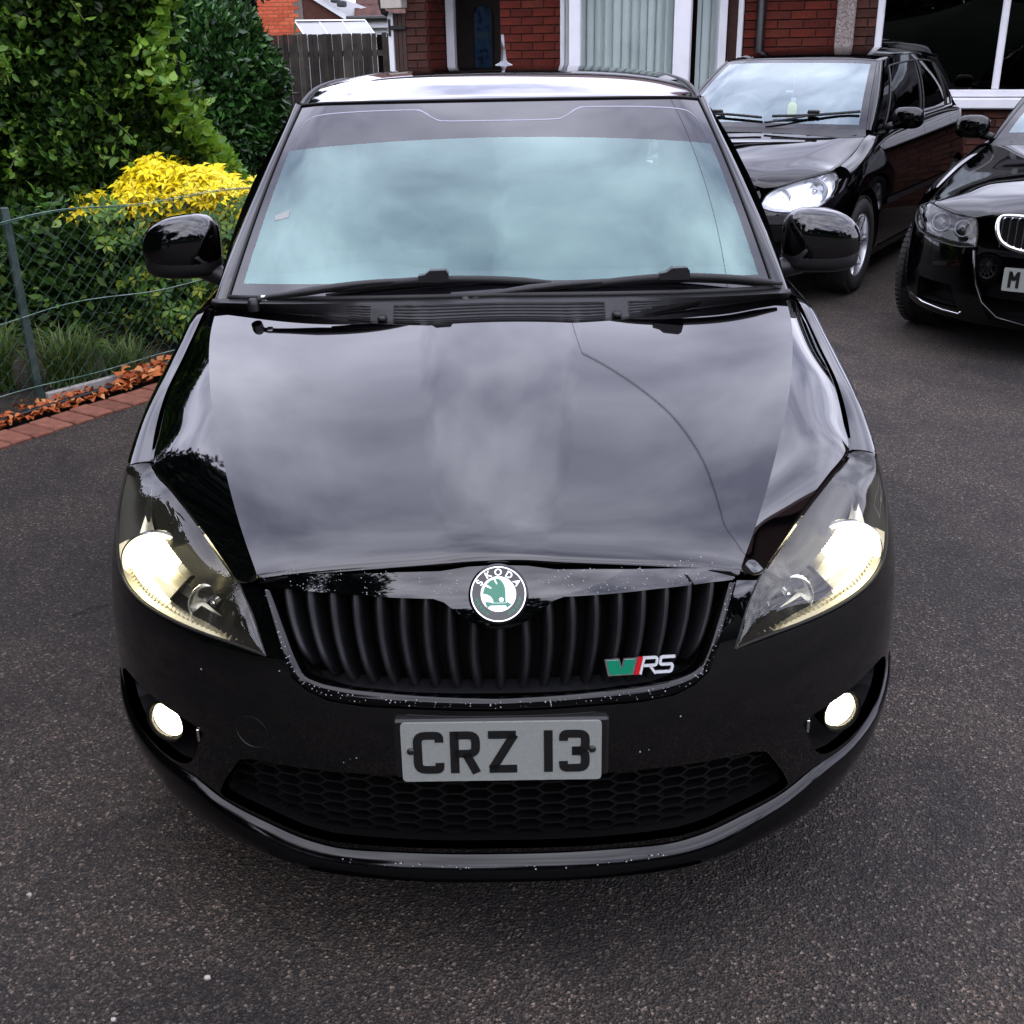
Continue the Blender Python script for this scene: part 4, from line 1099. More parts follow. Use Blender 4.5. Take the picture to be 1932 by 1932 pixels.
# ---- wipers
def wiper(pivot, arm, blade, hump):
    piv = MB().lathe([(.013, -.012), (.014, .004), (.012, .012), (.007, .017), (.0005, .018)], 16, 'z', pivot)
    wp = piv.build('wiper', 'black_plastic', car, smooth=True, sharp=40)
    A = resample([pivot] + arm, 20); a_ = MB().tube([tuple(p) for p in A + np.array([0, 0, .004])], list(np.interp(np.arange(20), [0, 3, 6, 19], [.006, .007, .010, .006])), 7)
    a_.build('wiper_arm', 'black_plastic', wp, smooth=True)
    kn = Vector(arm[0]); MB().box(kn - Vector((.007, .006, .006)), kn + Vector((.009, .006, .010)), .003).build('arm_knuckle', 'satin_chrome', wp)
    B = resample(blade, 26)
    MB().tube([tuple(p) for p in B], list(np.interp(np.arange(26), [0, 3, 22, 25], [.005, .009, .009, .005])), 7).build('wiper_blade', 'rubber', wp, smooth=True)
    MB().tube([tuple(p + np.array([0, .010, -.012])) for p in B], .004, 5).build('blade_edge', 'rubber', wp)
    h = Vector(hump)
    MB().prism([(-.040, -.010), (.030, -.010), (.030, .010), (.024, .018), (-.012, .017), (-.024, .008), (-.040, .005)], lambda u, v: (h.x + u, h.y + .010, h.z + v), lambda u, v: (h.x + u, h.y - .012, h.z + v)).build('blade_clip', 'black_plastic', wp)
wiper((-0.5807, 1.05, 0.9835), [(-0.5568, 1.056, 0.9968), (-0.5274, 1.054, 1.0004), (-0.3136, 1.052, 1.0270), (-0.1403, 1.056, 1.0331)], [(-0.4107, 1.056, 1.0142), (-0.3014, 1.054, 1.0276), (-0.1525, 1.056, 1.0358), (-0.0535, 1.056, 1.0353), (0.1196, 1.056, 1.0248)], (-0.1495, 1.052, 1.0427))
wiper((-0.0809, 1.016, 0.9873), [(-0.0352, 1.024, 1.0009), (-0.0044, 1.024, 1.0053), (0.1439, 1.044, 1.0170), (0.3943, 1.074, 1.0226)], [(0.1590, 1.05, 1.0130), (0.2560, 1.058, 1.0233), (0.4198, 1.08, 1.0285), (0.5482, 1.098, 1.0189), (0.6763, 1.13, 0.9976)], (0.4137, 1.074, 1.0347))
# ---- door mirrors
for sx in (1, -1):
    dz = .0 if sx > 0 else .012
    P = blob(0, 0, 0, .104, .070, .080, 36, 20, .72, .80)
    # flat rear face, rounded shell, lower inner corner tucked in
    P[..., 1] = np.where(P[..., 1] > .02, .02 + (P[..., 1] - .02) * .15, P[..., 1])
    k = P[..., 0] / .104
    P[..., 2] *= 1 - .16 * np.clip(k, 0, 1) ** 2
    P[..., 2] += .012 * k * -1 * (P[..., 2] > 0)
    P[..., 0] *= sx
    P = P + np.array([sx * .853, 1.47, 1.045 + dz])
    mm_ = MB().grid(P, flip=(sx < 0), close_u=True).build('door_mirror', PAINT, car, smooth=True)
    bl = blob(0, 0, 0, .101, .068, .042, 32, 14, .6, .8); bl[..., 0] *= sx; bl = bl + np.array([sx * .853, 1.472, 1.003 + dz])
    MB().grid(bl, flip=(sx < 0), close_u=True).build('mirror_lower_shell', 'black_plastic', mm_, smooth=True)
    ft = MB().tube([(sx * .80, 1.462, .985 + dz), (sx * .745, 1.452, .972), (sx * .70, 1.445, .968)], [.030, .026, .022], 10); xform(ft, Matrix.Identity(4)); ft.build('mirror_foot', 'black_plastic', mm_, smooth=True)
    gl_ = [(sx * (.853 + .088 * cos(a)), 1.4935, 1.038 + dz + .060 * sin(a)) for a in np.linspace(0, 2 * pi, 28)[:-1]]
    MB().add(gl_, [tuple(range(27))]).build('mirror_glass', 'chrome', mm_)
# ---- cabin: dashboard, steering wheel, seats
db = []
for y, z in ((1.17, .945), (1.30, .955), (1.45, .965), (1.58, .955), (1.66, .91), (1.68, .80), (1.66, .60)):
    db.append([(x, y, z + (.03 * math.exp(-((x + .36) / .14) ** 2) if 1.4 < y < 1.62 else 0)) for x in np.linspace(-.68, .68, 31)])
gridpanel('dashboard', np.array(db), 'dash_plastic', car, flip=True, sharp=50)
st = MB(); cS = Vector((-.37, 1.80, .965)); ax = Vector((0, .90, .42)).normalized(); sx_ = Vector((1, 0, 0)); sy_ = ax.cross(sx_)
st.tube([tuple(cS + (sx_ * cos(a) + sy_ * sin(a)) * .185) for a in np.linspace(0, 2 * pi, 41)], .015, 8, cap=False)
so = st.build('steering_wheel', 'dash_plastic', car, smooth=True)
MB().grid(blob(cS.x, cS.y, cS.z, .065, .035, .065, 16, 10)).build('wheel_boss', 'dash_plastic', so, smooth=True)
for a in (0, pi, -pi / 2):
    MB().tube([tuple(cS), tuple(cS + (sx_ * cos(a) + sy_ * sin(a)) * .18)], .014, 6).build('wheel_spoke', 'dash_plastic', so)
for x in (-.37, .37):
    sb_ = MB(); sb_.grid(blob(x, 2.42, .78, .25, .11, .38, 24, 14, .5, .5), close_u=True); se = sb_.build('seat', 'seat_fabric', car, smooth=True)
    MB().grid(blob(x, 2.44, 1.22, .13, .055, .085, 20, 12, .55, .55), close_u=True).build('headrest', 'seat_fabric', se, smooth=True)
    MB().grid(blob(x, 2.12, .44, .26, .30, .10, 24, 12, .5, .5), close_u=True).build('seat_cushion', 'seat_fabric', se, smooth=True)
MB().grid(blob(0, 1.80, 1.325, .115, .018, .034, 20, 10, .6, .6), close_u=True).build('rear_view_mirror', 'black_plastic', car, smooth=True)
cab = MB()
cab.box((-.70, 1.10, .22), (.70, 3.9, .26)); cab.box((-.70, 2.7, .26), (.70, 2.9, .95)); cab.box((-.69, 3.62, .3), (.69, 3.66, 1.0))
cab.build('cabin_floor', 'interior_dark', car)
MB().box((-.48, .28, .20), (.48, 1.0, .58)).build('engine_bay', 'deep_black', car)
cl = RP.copy(); cl[..., 2] -= .03; cl = cl[4:, 1:-1]; gridpanel('headlining', cl, 'interior_dark', car, flip=False)
ut = [(x, S.pt(x, .205)[1] + .04) for x in np.linspace(-.70, .70, 29)]
MB().prism([(.60, .55), (-.60, .55)] + [(x, min(y, .50)) for x, y in ut], lambda u, v: (u, v, .176), lambda u, v: (u, v, .166)).build('undertray', 'deep_black', car)
MB().box((-.56, .52, .165), (.56, 3.9, .19), .003).build('underbody', 'deep_black', car)
# ---- wheels and arches
for sx in (1, -1):
    for y in (arch_y, RWY):
        wheel(car, sx * .715, y, .309, .205, sx, 'ten')
        ar = [[(sx * xx, p[0], p[1]) for xx in (.80, .60)] for p in arc(y, arch_z, arch_r - .004, -10, 190, 24)]
        gridpanel('arch_liner', np.array(ar), 'deep_black', car)
# ================================================================== parked cars (shared builder, own measurements each)
def parked_car(name, label, loc, rz, c):
    root = empty(name, loc, rz); tag(root, label, 'car', 'black cars parked nose-out by the house')
    K = c['skin']; P_ = 'black_paint_parked'
    loopq = lambda L: [tuple(r) for r in K.loop(L)]
    ay, az, ar, ry_ = c['arch']
    ztl = lambda y: float(cub(np.array(y), c['zt'][0], c['zt'][1]))
    rowz = lambda a, b, n=12: [(y, ztl(y)) for y in np.linspace(a, b, n)]
    # bumper
    lo = c['hl_lo']; ysh = c['ysh']
    r = [(0, c['btop'][0][1])] + c['btop'][1:] + [(a, b - .004) for a, b in lo]
    r = loopq(r)
    zs = lo[-1][1]
    for z in np.linspace(zs - .005, az + sqrt(max(ar ** 2 - (ay - ysh) ** 2, 0)), 5): r.append((float(K.qy(np.array(ysh), np.array(z))), float(z)))
    for z in np.linspace(r[-1][1] - .04, .24, 5): r.append((float(K.qy(np.array(ay - sqrt(ar ** 2 - (z - az) ** 2)), np.array(z))), float(z)))
    r += loopq([(.70, .20), (.45, .185), (0, .18)])
    out = r + [(-a, b) for a, b in reversed(r[1:-1])]
    holes = []
    for h in c['holes']:
        holes.append(loopq(h))
    bp = panel('front_bumper', out, holes, K.belt, P_, root, .03, .02)
    for h in c['holes']:
        L = [K.pt(x, z, -.004) for x, z in densify(h, .03)]; B = [K.pt(x, z, -.07) for x, z in densify(h, .03)]; n = len(L)
        mb = MB(); mb.v = [tuple(p) for p in L + B] + [tuple(np.mean(B, 0))]
        for i in range(n): j = (i + 1) % n; mb.f += [(i, j, n + j, n + i), (n + i, n + j, 2 * n)]
        mb.build('intake', 'deep_black', bp)
    # bonnet
    n = 44; bc_, bk_, bo_ = (resample(c[k], n, param=c[k + '_p'] if k + '_p' in c else None) for k in ('bc', 'bk', 'bo'))
    d = bk_ - bc_; ta = d.copy(); ta[:, 2] = 0; tb2 = d.copy(); tb2[:, 2] *= 1.7
    s1 = herm(bc_, bk_, ta, tb2, 16); d = bo_ - bk_; ta = d.copy(); ta[:, 2] *= .7; tb2 = d.copy(); tb2[:, 2] *= 1.3
    G = np.concatenate([s1, herm(bk_, bo_, ta, tb2, 10, True)], 1)
    gridpanel('bonnet', np.concatenate([mirx(G[:, :0:-1]), G], 1), P_, root, flip=True, sharp=9, thick=.01)
    # flanks
    rw = ry_; ydoor = c['doors']
    wing = rowz(ysh + .006, ydoor[0]) + [(ydoor[0], .23), (ay + ar * .98, .23)] + arc(ay, az, ar, -14, 180 - math.degrees(math.acos((ay - ysh - .006) / ar)), 22)
    both('front_wing', wing, [], K, P_, root, .045)
    both('door', rowz(ydoor[0] + .006, ydoor[1]) + [(ydoor[1], .24), (ydoor[0] + .006, .24)], [], K, P_, root, .06)
    both('door', rowz(ydoor[1] + .006, ydoor[2]) + [(ydoor[2], .70)] + arc(rw, az, ar + .01, 118, 180, 10) + [(rw - ar - .01, .24), (ydoor[1] + .006, .24)], [], K, P_, root, .06)
    both('rear_quarter', rowz(ydoor[2] + .006, K.L - .02) + [(K.L - .01, .70), (K.L - .005, .3), (rw + ar, .3)] + arc(rw, az, ar, 0, 118, 16) + [(ydoor[2] + .006, .70)], [], K, P_, root, .06)
    both('sill', [(ay + ar, .225), (rw - ar, .225), (rw - ar, .16), (ay + ar, .16)], [], K, 'black_plastic', root, .08)
    if c.get('strip'):
        both('side_strip', [(ydoor[0] + .02, c['strip'] - .02), (ydoor[2] - .1, c['strip'] - .02), (ydoor[2] - .1, c['strip'] + .02), (ydoor[0] + .02, c['strip'] + .02)], [], K, 'black_plastic', root, .06, .012, .012)
    def shoulder2(A, ys, nm):
        A = np.asarray(A); B = np.array([K.sidept(y, ztl(y)) for y in ys])
        md = np.stack([B[:, 0], (A[:, 1] + B[:, 1]) / 2, A[:, 2] * .8 + B[:, 2] * .2], -1); Q = bez3(A, md, B, 7)
        gridpanel(nm, Q, P_, root, flip=True, sharp=60); gridpanel(nm, mirx(Q), P_, root, flip=False, sharp=60)
    tail = [p for p in c['bo'] if p[1] >= ysh]
    shoulder2(resample([(a + .004, b, z) for a, b, z in tail] + [c['glass'][1][0]], 20), np.linspace(ysh + .006, ydoor[0], 20), 'wing_top')
    glf = lambda ys: cub(np.asarray(ys, float), c['glass'][0], c['glass'][1])
    ye = c['glass'][0][-1]
    shoulder2(glf(np.linspace(ydoor[0], ye, 30)), np.linspace(ydoor[0], ye, 30), 'door_shoulder')
    # windscreen
    wb2, wt2 = resample(c['wb'], 16), resample(c['wt'], 16)
    nr = np.array([0, -.52, .85])
    def sheet(u0, u1, v0, v1, off):
        u = np.linspace(u0, u1, 31); t = np.linspace(v0, v1, 12); i = np.abs(u) * 15
        B = np.stack([np.interp(i, np.arange(16), wb2[:, k]) for k in range(3)], -1); T_ = np.stack([np.interp(i, np.arange(16), wt2[:, k]) for k in range(3)], -1)
        B[:, 0] *= np.sign(u); T_[:, 0] *= np.sign(u)
        t = t[None, :, None]; return B[:, None] * (1 - t) + T_[:, None] * t + 4 * t * (1 - t) * .025 * nr + off * nr
    w_ = gridpanel('windscreen', sheet(-.93, .93, .06, .94, 0), 'screen_pale', root)
    for a, b, v0, v1 in ((-1, -.93, 0, 1), (.93, 1, 0, 1), (-.93, .93, .94, 1), (-.93, .93, 0, .06)):
        gridpanel('screen_border', sheet(a, b, v0, v1, 0), 'frit_gloss', w_)
    # roof, pillars, side glass, tail
    YR, RC, RX, RZ = c['roof']
    ys = np.concatenate([np.linspace(YR[0], YR[0] + .4, 10), np.linspace(YR[0] + .45, YR[-1], 16)]); RPp = []
    for y in ys:
        zc2, xr, zr = (float(cub(np.array(y), YR, a)) for a in (RC, RX, RZ)); row = []
        for u in np.linspace(-1, 1, 25):
            au = abs(u); yy = y + .07 * au ** 2.2 * max(0, min(1, (YR[0] + .5 - y) / .4)); row.append((xr * u, yy, zc2 - (zc2 - zr) * (.45 * au ** 2 + .55 * au ** 6)))
        RPp.append(row)
    RPp = np.array(RPp); gridpanel('roof', RPp, P_, root, flip=True, sharp=60, thick=.01)
    po2 = resample(c['pil'], 20); i20 = np.linspace(0, 1, 20)[:, None]; wr = wb2[-1] * (1 - i20) + wt2[-1] * i20 + 4 * i20 * (1 - i20) * .025 * nr + np.array([.003, 0, .002])
    md = (po2 + wr) / 2 + np.array([.014, -.016, .008]); Q = bez3(wr, md, po2, 7)
    gy2 = np.linspace(c['glass'][0][0], ye, 40); B2 = glf(gy2)
    ty2 = np.interp(np.linspace(0, 1, 40), [0, .25, .6, 1], c['top_y']); T2 = np.stack([cub(ty2, YR, RX) + .004, ty2, cub(ty2, YR, RZ) - .005], -1)
    def gs2(a, b, off, t0, t1):
        i = np.linspace(a, b, 12); B = np.stack([np.interp(i, np.arange(40), B2[:, k]) for k in range(3)], -1); T_ = np.stack([np.interp(i, np.arange(40), T2[:, k]) for k in range(3)], -1)
        t = np.linspace(t0, t1, 8)[None, :, None]; R_ = B[:, None] * (1 - t) + T_[:, None] * t; R_[..., 0] += off + .03 * 4 * t[..., 0] * (1 - t[..., 0]); return R_
    for mz, fl in ((lambda q_: q_, False), (mirx, True)):
        gridpanel('a_pillar', mz(Q), P_, root, flip=not fl, sharp=60)
        fr = gridpanel('window_frame', mz(gs2(0, 39, 0, 0, 1)), P_, root, flip=fl)
        for a, b in c['lights']:
            gridpanel('side_window', mz(gs2(a, b, .003, .05, .90)), 'tint_glass', fr, flip=fl)
            e = gs2(a, b, .005, .05, .90); lp = np.concatenate([e[:, 0], e[-1, 1:], e[::-1, -1][1:], e[0, ::-1][1:]])
            MB().tube([tuple(q) for q in mz(lp)], .006, 5, cap=False).build('window_seal', 'rubber', fr, smooth=True)
    tp2 = []
    for y, z, xw in c['tail']:
        tp2.append([(xw * u, y - .05 * abs(u) ** 3, z - (.04 * u * u if z > 1.2 else 0)) for u in np.linspace(-1, 1, 15)])
    gridpanel('tailgate', np.array(tp2), P_, root, flip=True, sharp=60)
    # cowl and wipers
    cb = resample(c['bc'][-1:] + [(c['bk'][-1][0] * .7, (c['bc'][-1][1] + c['bk'][-1][1]) / 2 - .02, (c['bc'][-1][2] + c['bk'][-1][2]) / 2)] + c['bk'][-1:] + [c['bo'][-1]], 14) - np.array([0, .002, .008]); ct = resample(c['wb'], 14) + np.array([0, -.002, .002])
    cg = np.stack([cb, (cb + ct) / 2 + np.array([0, 0, -.004]), ct], 1); gridpanel('cowl_panel', np.concatenate([mirx(cg[:0:-1]), cg]), 'black_plastic', root, flip=True, sharp=60)
    for xa, xb, xc in c['wipers']:
        def wp_(u, t): q_ = sheet(u, u, t, t, .02)[0, 0]; return tuple(q_)
        B = [wp_(u, t) for u, t in xa]; wo_ = MB().tube(resample(B, 12), .009, 6).build('wiper', 'rubber', root, smooth=True)
        MB().tube(resample([wp_(u, t) for u, t in xb], 8), .007, 6).build('wiper_arm', 'black_plastic', wo_, smooth=True)
        h = Vector(wp_(*xc)); MB().box(h - Vector((.045, .012, .008)), h + Vector((.035, .012, .020)), .006).build('blade_clip', 'black_plastic', wo_)
    # headlights
    up3, lo3 = resample(c['hl_up'], 36), resample([K.pt(x, z) for x, z in lo], 36)
    wv = np.linspace(0, 1, 14); LGp = lo3[:, None] * (1 - wv)[None, :, None] + up3[:, None] * wv[None, :, None]
    LGp = LGp + (np.sin(pi * np.linspace(0, 1, 36)) ** .6)[:, None, None] * (4 * wv * (1 - wv))[None, :, None] * np.array(c['hl_b'])
    for sx in (1, -1):
        mz = (lambda q_: np.asarray(q_)) if sx > 0 else mirx; fl = sx < 0
        hl = gridpanel('headlight', mz(LGp), 'lamp_lens_clear', root, flip=not fl)
        ed = np.concatenate([lo3, up3[::-1][1:-1]]); bk3 = ed + np.array([-.015, .06, 0]); bk3 = bk3 * .9 + bk3.mean(0) * .1
        mb = MB().grid(np.array([mz(np.vstack([ed, ed[:1]])), mz(np.vstack([bk3, bk3[:1]]))]), flip=not fl); kk = len(mb.v); mb.v.append(tuple(mz(bk3.mean(0)))); n_ = len(bk3) + 1
        for i in range(len(bk3)): mb.f.append((n_ + i, n_ + i + 1, kk))
        mb.build('lamp_tray', c['tray'], hl, smooth=False)
        MB().tube([tuple(q) for q in mz(np.vstack([ed, ed[:1]]))], .004, 5, cap=False).build('lamp_seal', 'rubber', hl, smooth=True)
        for (p, rad, kind) in c['lamps']:
            R_ = Vector((.12 * sx, -1, .12)).normalized().to_track_quat('Y', 'Z').to_matrix().to_4x4(); R_.translation = Vector((p[0] * sx, p[1], p[2]))
            b_ = MB().lathe([(rad * .15, -.04), (rad * .6, -.032), (rad * .9, -.012), (rad, .004), (rad * 1.05, .006), (rad * 1.08, -.02)], 32, 'y'); xform(b_, R_)
            lb = b_.build('lamp_bowl', 'bowl_grey' if kind != 'ring' else 'lamp_dark', hl, smooth=True)
            if kind == 'ring':
                b_ = MB(); b_.tube([(cos(a) * rad * .86, .008, sin(a) * rad * .86) for a in np.linspace(0, 2 * pi, 33)], rad * .07, 6, cap=False); xform(b_, R_); b_.build('lamp_ring', 'ring_white', hl, smooth=True)
                b_ = MB().lathe([(rad * .62, -.006), (rad * .5, .012), (rad * .25, .02), (rad * .01, .022)], 24, 'y'); xform(b_, R_); b_.build('projector_lens', 'lamp_lens_clear', hl, smooth=True)
            else:
                b_ = MB().lathe([(rad * .2, -.036), (rad * .2, .0), (rad * .1, .008), (rad * .01, .009)], 14, 'y'); xform(b_, R_); b_.build('bulb_cap', 'satin_chrome', hl, smooth=True)
    # mirrors, wheels
    for sx in (1, -1):
        mx_, my_, mz_ = c['mirror']
        Pm = blob(0, 0, 0, .10, .06, .068, 26, 14, .65, .7); Pm[..., 0] *= sx; Pm = Pm + np.array([sx * mx_, my_, mz_])
        mo = MB().grid(Pm, flip=(sx < 0), close_u=True).build('door_mirror', P_, root, smooth=True)
        MB().tube([(sx * (mx_ - .06), my_, mz_ - .045), (sx * (mx_ - .15), my_ - .02, mz_ - .06)], [.028, .02], 8).build('mirror_foot', 'black_plastic', mo, smooth=True)
        for y in (ay, rw):
            wheel(root, sx * c['track'], y, c['wr'], c['ww'], sx, c['rim'], c.get('steer', 0) if y == ay else 0)
            gridpanel('arch_liner', np.array([[(sx * xx, q[0], q[1]) for xx in (c['track'] + .1, c['track'] - .12)] for q in arc(y, az, ar - .005, -10, 190, 20)]), 'deep_black', root)
    # cabin
    yb = c['bc'][-1][1]
    MB().box((-.66, yb + .2, .22), (.66, K.L - .35, .27)).build('cabin_floor', 'interior_dark', root)
    db2 = [[(x, yb + a, z) for x in np.linspace(-.64, .64, 9)] for a, z in ((.10, .94), (.35, .97), (.50, .95), (.56, .80), (.54, .5))]; gridpanel('dashboard', np.array(db2), 'dash_plastic', root, flip=True)
    cs2 = Vector((-.36, yb + .72, .98)); sw = MB().tube([tuple(cs2 + Vector((cos(a) * .18, -.075 * sin(a), .165 * sin(a)))) for a in np.linspace(0, 2 * pi, 33)], .014, 7, cap=False); sw.build('steering_wheel', 'dash_plastic', root, smooth=True)
    for x in (-.36, .36):
        se = MB().grid(blob(x, yb + 1.35, .75, .24, .11, .36, 18, 10, .5, .5), close_u=True).build('seat', 'seat_fabric', root, smooth=True)
        MB().grid(blob(x, yb + 1.38, 1.18, .13, .05, .085, 16, 10, .5, .5), close_u=True).build('headrest', 'seat_fabric', se, smooth=True)
    MB().grid(blob(0, YR[0] + .02, c['wt'][0][2] - .075, .11, .018, .032, 16, 8, .6, .6), close_u=True).build('rear_view_mirror', 'black_plastic', root, smooth=True)
    MB().box((-.58, .25, .2), (.58, yb - .1, .55)).build('engine_bay', 'deep_black', root)
    cl2 = RPp.copy(); cl2[..., 2] -= .03; gridpanel('headlining', cl2[3:, 1:-1], 'interior_dark', root)
    return root, K
mat('ring_white', (.22, .23, .25), .2)
SZ = [.15, .18, .21, .25, .30, .36, .45, .54, .60, .66, .72, .78, .90, 1.0]
# ---- hatchback with clear silver headlamps
KP = Skin(SZ, [.08, .05, .03, .015, .01, .005, .0, .005, .02, .04, .07, .11, .20, .3], [.76, .785, .80, .815, .822, .826, .828, .826, .824, .82, .812, .80, .775, .75],
          [.66, .66, .66, .66, .66, .66, .66, .66, .66, .67, .70, .74, .8, .85], 2.5, 3.9, .5)
polo_cfg = dict(skin=KP, arch=(.80, .305, .345, 3.26), ysh=.54,
    zt=([.53, .7, .95, 1.2, 1.5, 2.2, 3.2, 3.9], [.735, .775, .83, .885, .915, .935, .955, .94]),
    hl_lo=[(.405, .60), (.45, .583), (.52, .572), (.60, .572), (.67, .582), (.72, .610), (.748, .655), (.755, .70), (.745, .742)],
    hl_up=[tuple(KP.pt(.405, .60)), (.425, .125, .665), (.47, .175, .700), (.56, .255, .735), (.63, .325, .757), (.69, .39, .772), (.725, .445, .768), tuple(KP.pt(.745, .742))],
    hl_b=(.010, -.020, .012),
    btop=[(0, .63), (.20, .635), (.30, .66), (.385, .69), (.40, .665), (.398, .61)],
    holes=[[(-.46, .40), (.46, .40), (.44, .30), (0, .27), (-.44, .30)], [(.50, .40), (.66, .42), (.66, .33), (.50, .31)], [(-.50, .40), (-.66, .42), (-.66, .33), (-.50, .31)]],
    bc=[(0, .085, .735), (0, .11, .775), (0, .17, .80), (0, .30, .835), (0, .60, .895), (0, .97, .950)],
    bk=[(.33, .10, .715), (.35, .14, .745), (.37, .2, .768), (.42, .33, .798), (.50, .62, .86), (.585, .98, .928)],
    bo=[(.39, .125, .700), (.47, .172, .705), (.57, .262, .742), (.69, .386, .778), (.712, .56, .800), (.715, .80, .853), (.705, 1.08, .932)],
    wb=[(0, 1.03, .972), (.25, 1.045, .970), (.48, 1.09, .967), (.672, 1.17, .962)], wt=[(0, 1.70, 1.372), (.25, 1.705, 1.371), (.42, 1.725, 1.367), (.535, 1.755, 1.358)],
    roof=([1.702, 1.80, 2.0, 2.4, 2.9, 3.45], [1.374, 1.395, 1.42, 1.442, 1.432, 1.368], [.538, .552, .570, .578, .562, .50], [1.360, 1.368, 1.384, 1.396, 1.380, 1.318]),
    pil=[(.705, 1.19, .955), (.69, 1.30, 1.03), (.648, 1.50, 1.175), (.59, 1.70, 1.31), (.556, 1.82, 1.368)],
    glass=([1.2, 1.45, 2.2, 3.1, 3.6], [(.715, 1.2, .948), (.728, 1.45, .962), (.732, 2.2, .978), (.715, 3.1, .992), (.66, 3.6, .985)]), top_y=[1.83, 2.0, 2.75, 3.40],
    doors=(1.22, 2.28, 3.08), lights=((3.0, 17.3), (18.6, 31.0), (32.2, 36.8)), strip=.52,
    tail=[(3.45, 1.368, .495), (3.52, 1.34, .51), (3.66, 1.18, .57), (3.76, 1.0, .65), (3.82, .93, .69), (3.87, .78, .71), (3.89, .5, .71), (3.87, .25, .70)],
    wipers=[([(.10, .11), (.45, .13), (.93, .19)], [(.05, .03), (.2, .06), (.50, .14)], (.50, .155)), ([(-.75, .13), (-.35, .12), (.0, .09)], [(-.72, .03), (-.62, .07), (-.52, .13)], (-.50, .14))],
    lamps=[((.485, .225, .640), .044, 'bowl'), ((.640, .335, .672), .072, 'bowl')], tray='lamp_silver',
    mirror=(.862, 1.44, 1.024), track=.72, wr=.298, ww=.195, rim='seven')
mat('lamp_silver', (.80, .82, .85), .30, .55)
polo, _ = parked_car('hatchback_car', 'black hatchback with silver clear headlamps and a yellow air freshener, parked behind the right mirror', (1.114, 5.391, 0), radians(-32.6), polo_cfg)
# bumper strip, radiator opening and air freshener
gv = MB(); gv.grid(np.array([[KP.pt(x, .715 - .02 * abs(x) - .0 , .002), KP.pt(x, .66, .004), KP.pt(x, .645, -.02)] for x in np.linspace(-.36, .36, 21)]), flip=True); gv.build('radiator_grille', 'black_plastic', polo)
for z in (.672, .694): MB().tube([tuple(KP.pt(x, z, .008)) for x in np.linspace(-.33, .33, 15)], .004, 5).build('grille_bar', 'satin_chrome', polo, smooth=True)
MB().grid(np.array([[KP.pt(x, .555, .0), KP.pt(x, .548, .016), KP.pt(x, .505, .016), KP.pt(x, .498, .0)] for x in np.linspace(-.74, .74, 31)]), flip=True).build('bumper_strip', 'black_plastic', polo, smooth=True, sharp=30)
MB().box((.36, -.002, .455), (.41, .03, .49), .004).build('parking_sensor', 'satin_chrome', polo)
mat('freshener_yellow', (.90, .88, .05), .6); mat('tag_white', (.85, .88, .86), .7)
af = empty('air_freshener', (0, 0, 0)); tag(af, 'yellow pineapple-shaped air freshener hanging in the hatchback windscreen', 'air freshener')
wl = lambda p: Vector((1.114, 5.391, 0)) + Matrix.Rotation(radians(-32.6), 3, 'Z') @ Vector(p)
af.location = wl((.05, 1.52, 1.30)); af.rotation_euler = (0, 0, radians(-32.6))
MB().grid(blob(0, 0, -.245, .034, .008, .052, 16, 10), close_u=True).build('scented_tag', 'freshener_yellow', af, smooth=True)
MB().tube([(0, 0, -.205), (0, .004, -.10), (0, .01, 0)], .0012, 4).build('string', 'tag_white', af)
MB().box((-.012, -.003, -.19), (.022, .003, -.165)).build('paper_wrapper', 'tag_white', af); MB().box((-.055, -.003, -.132), (-.005, .003, -.118)).build('paper_flag', 'tag_white', af)
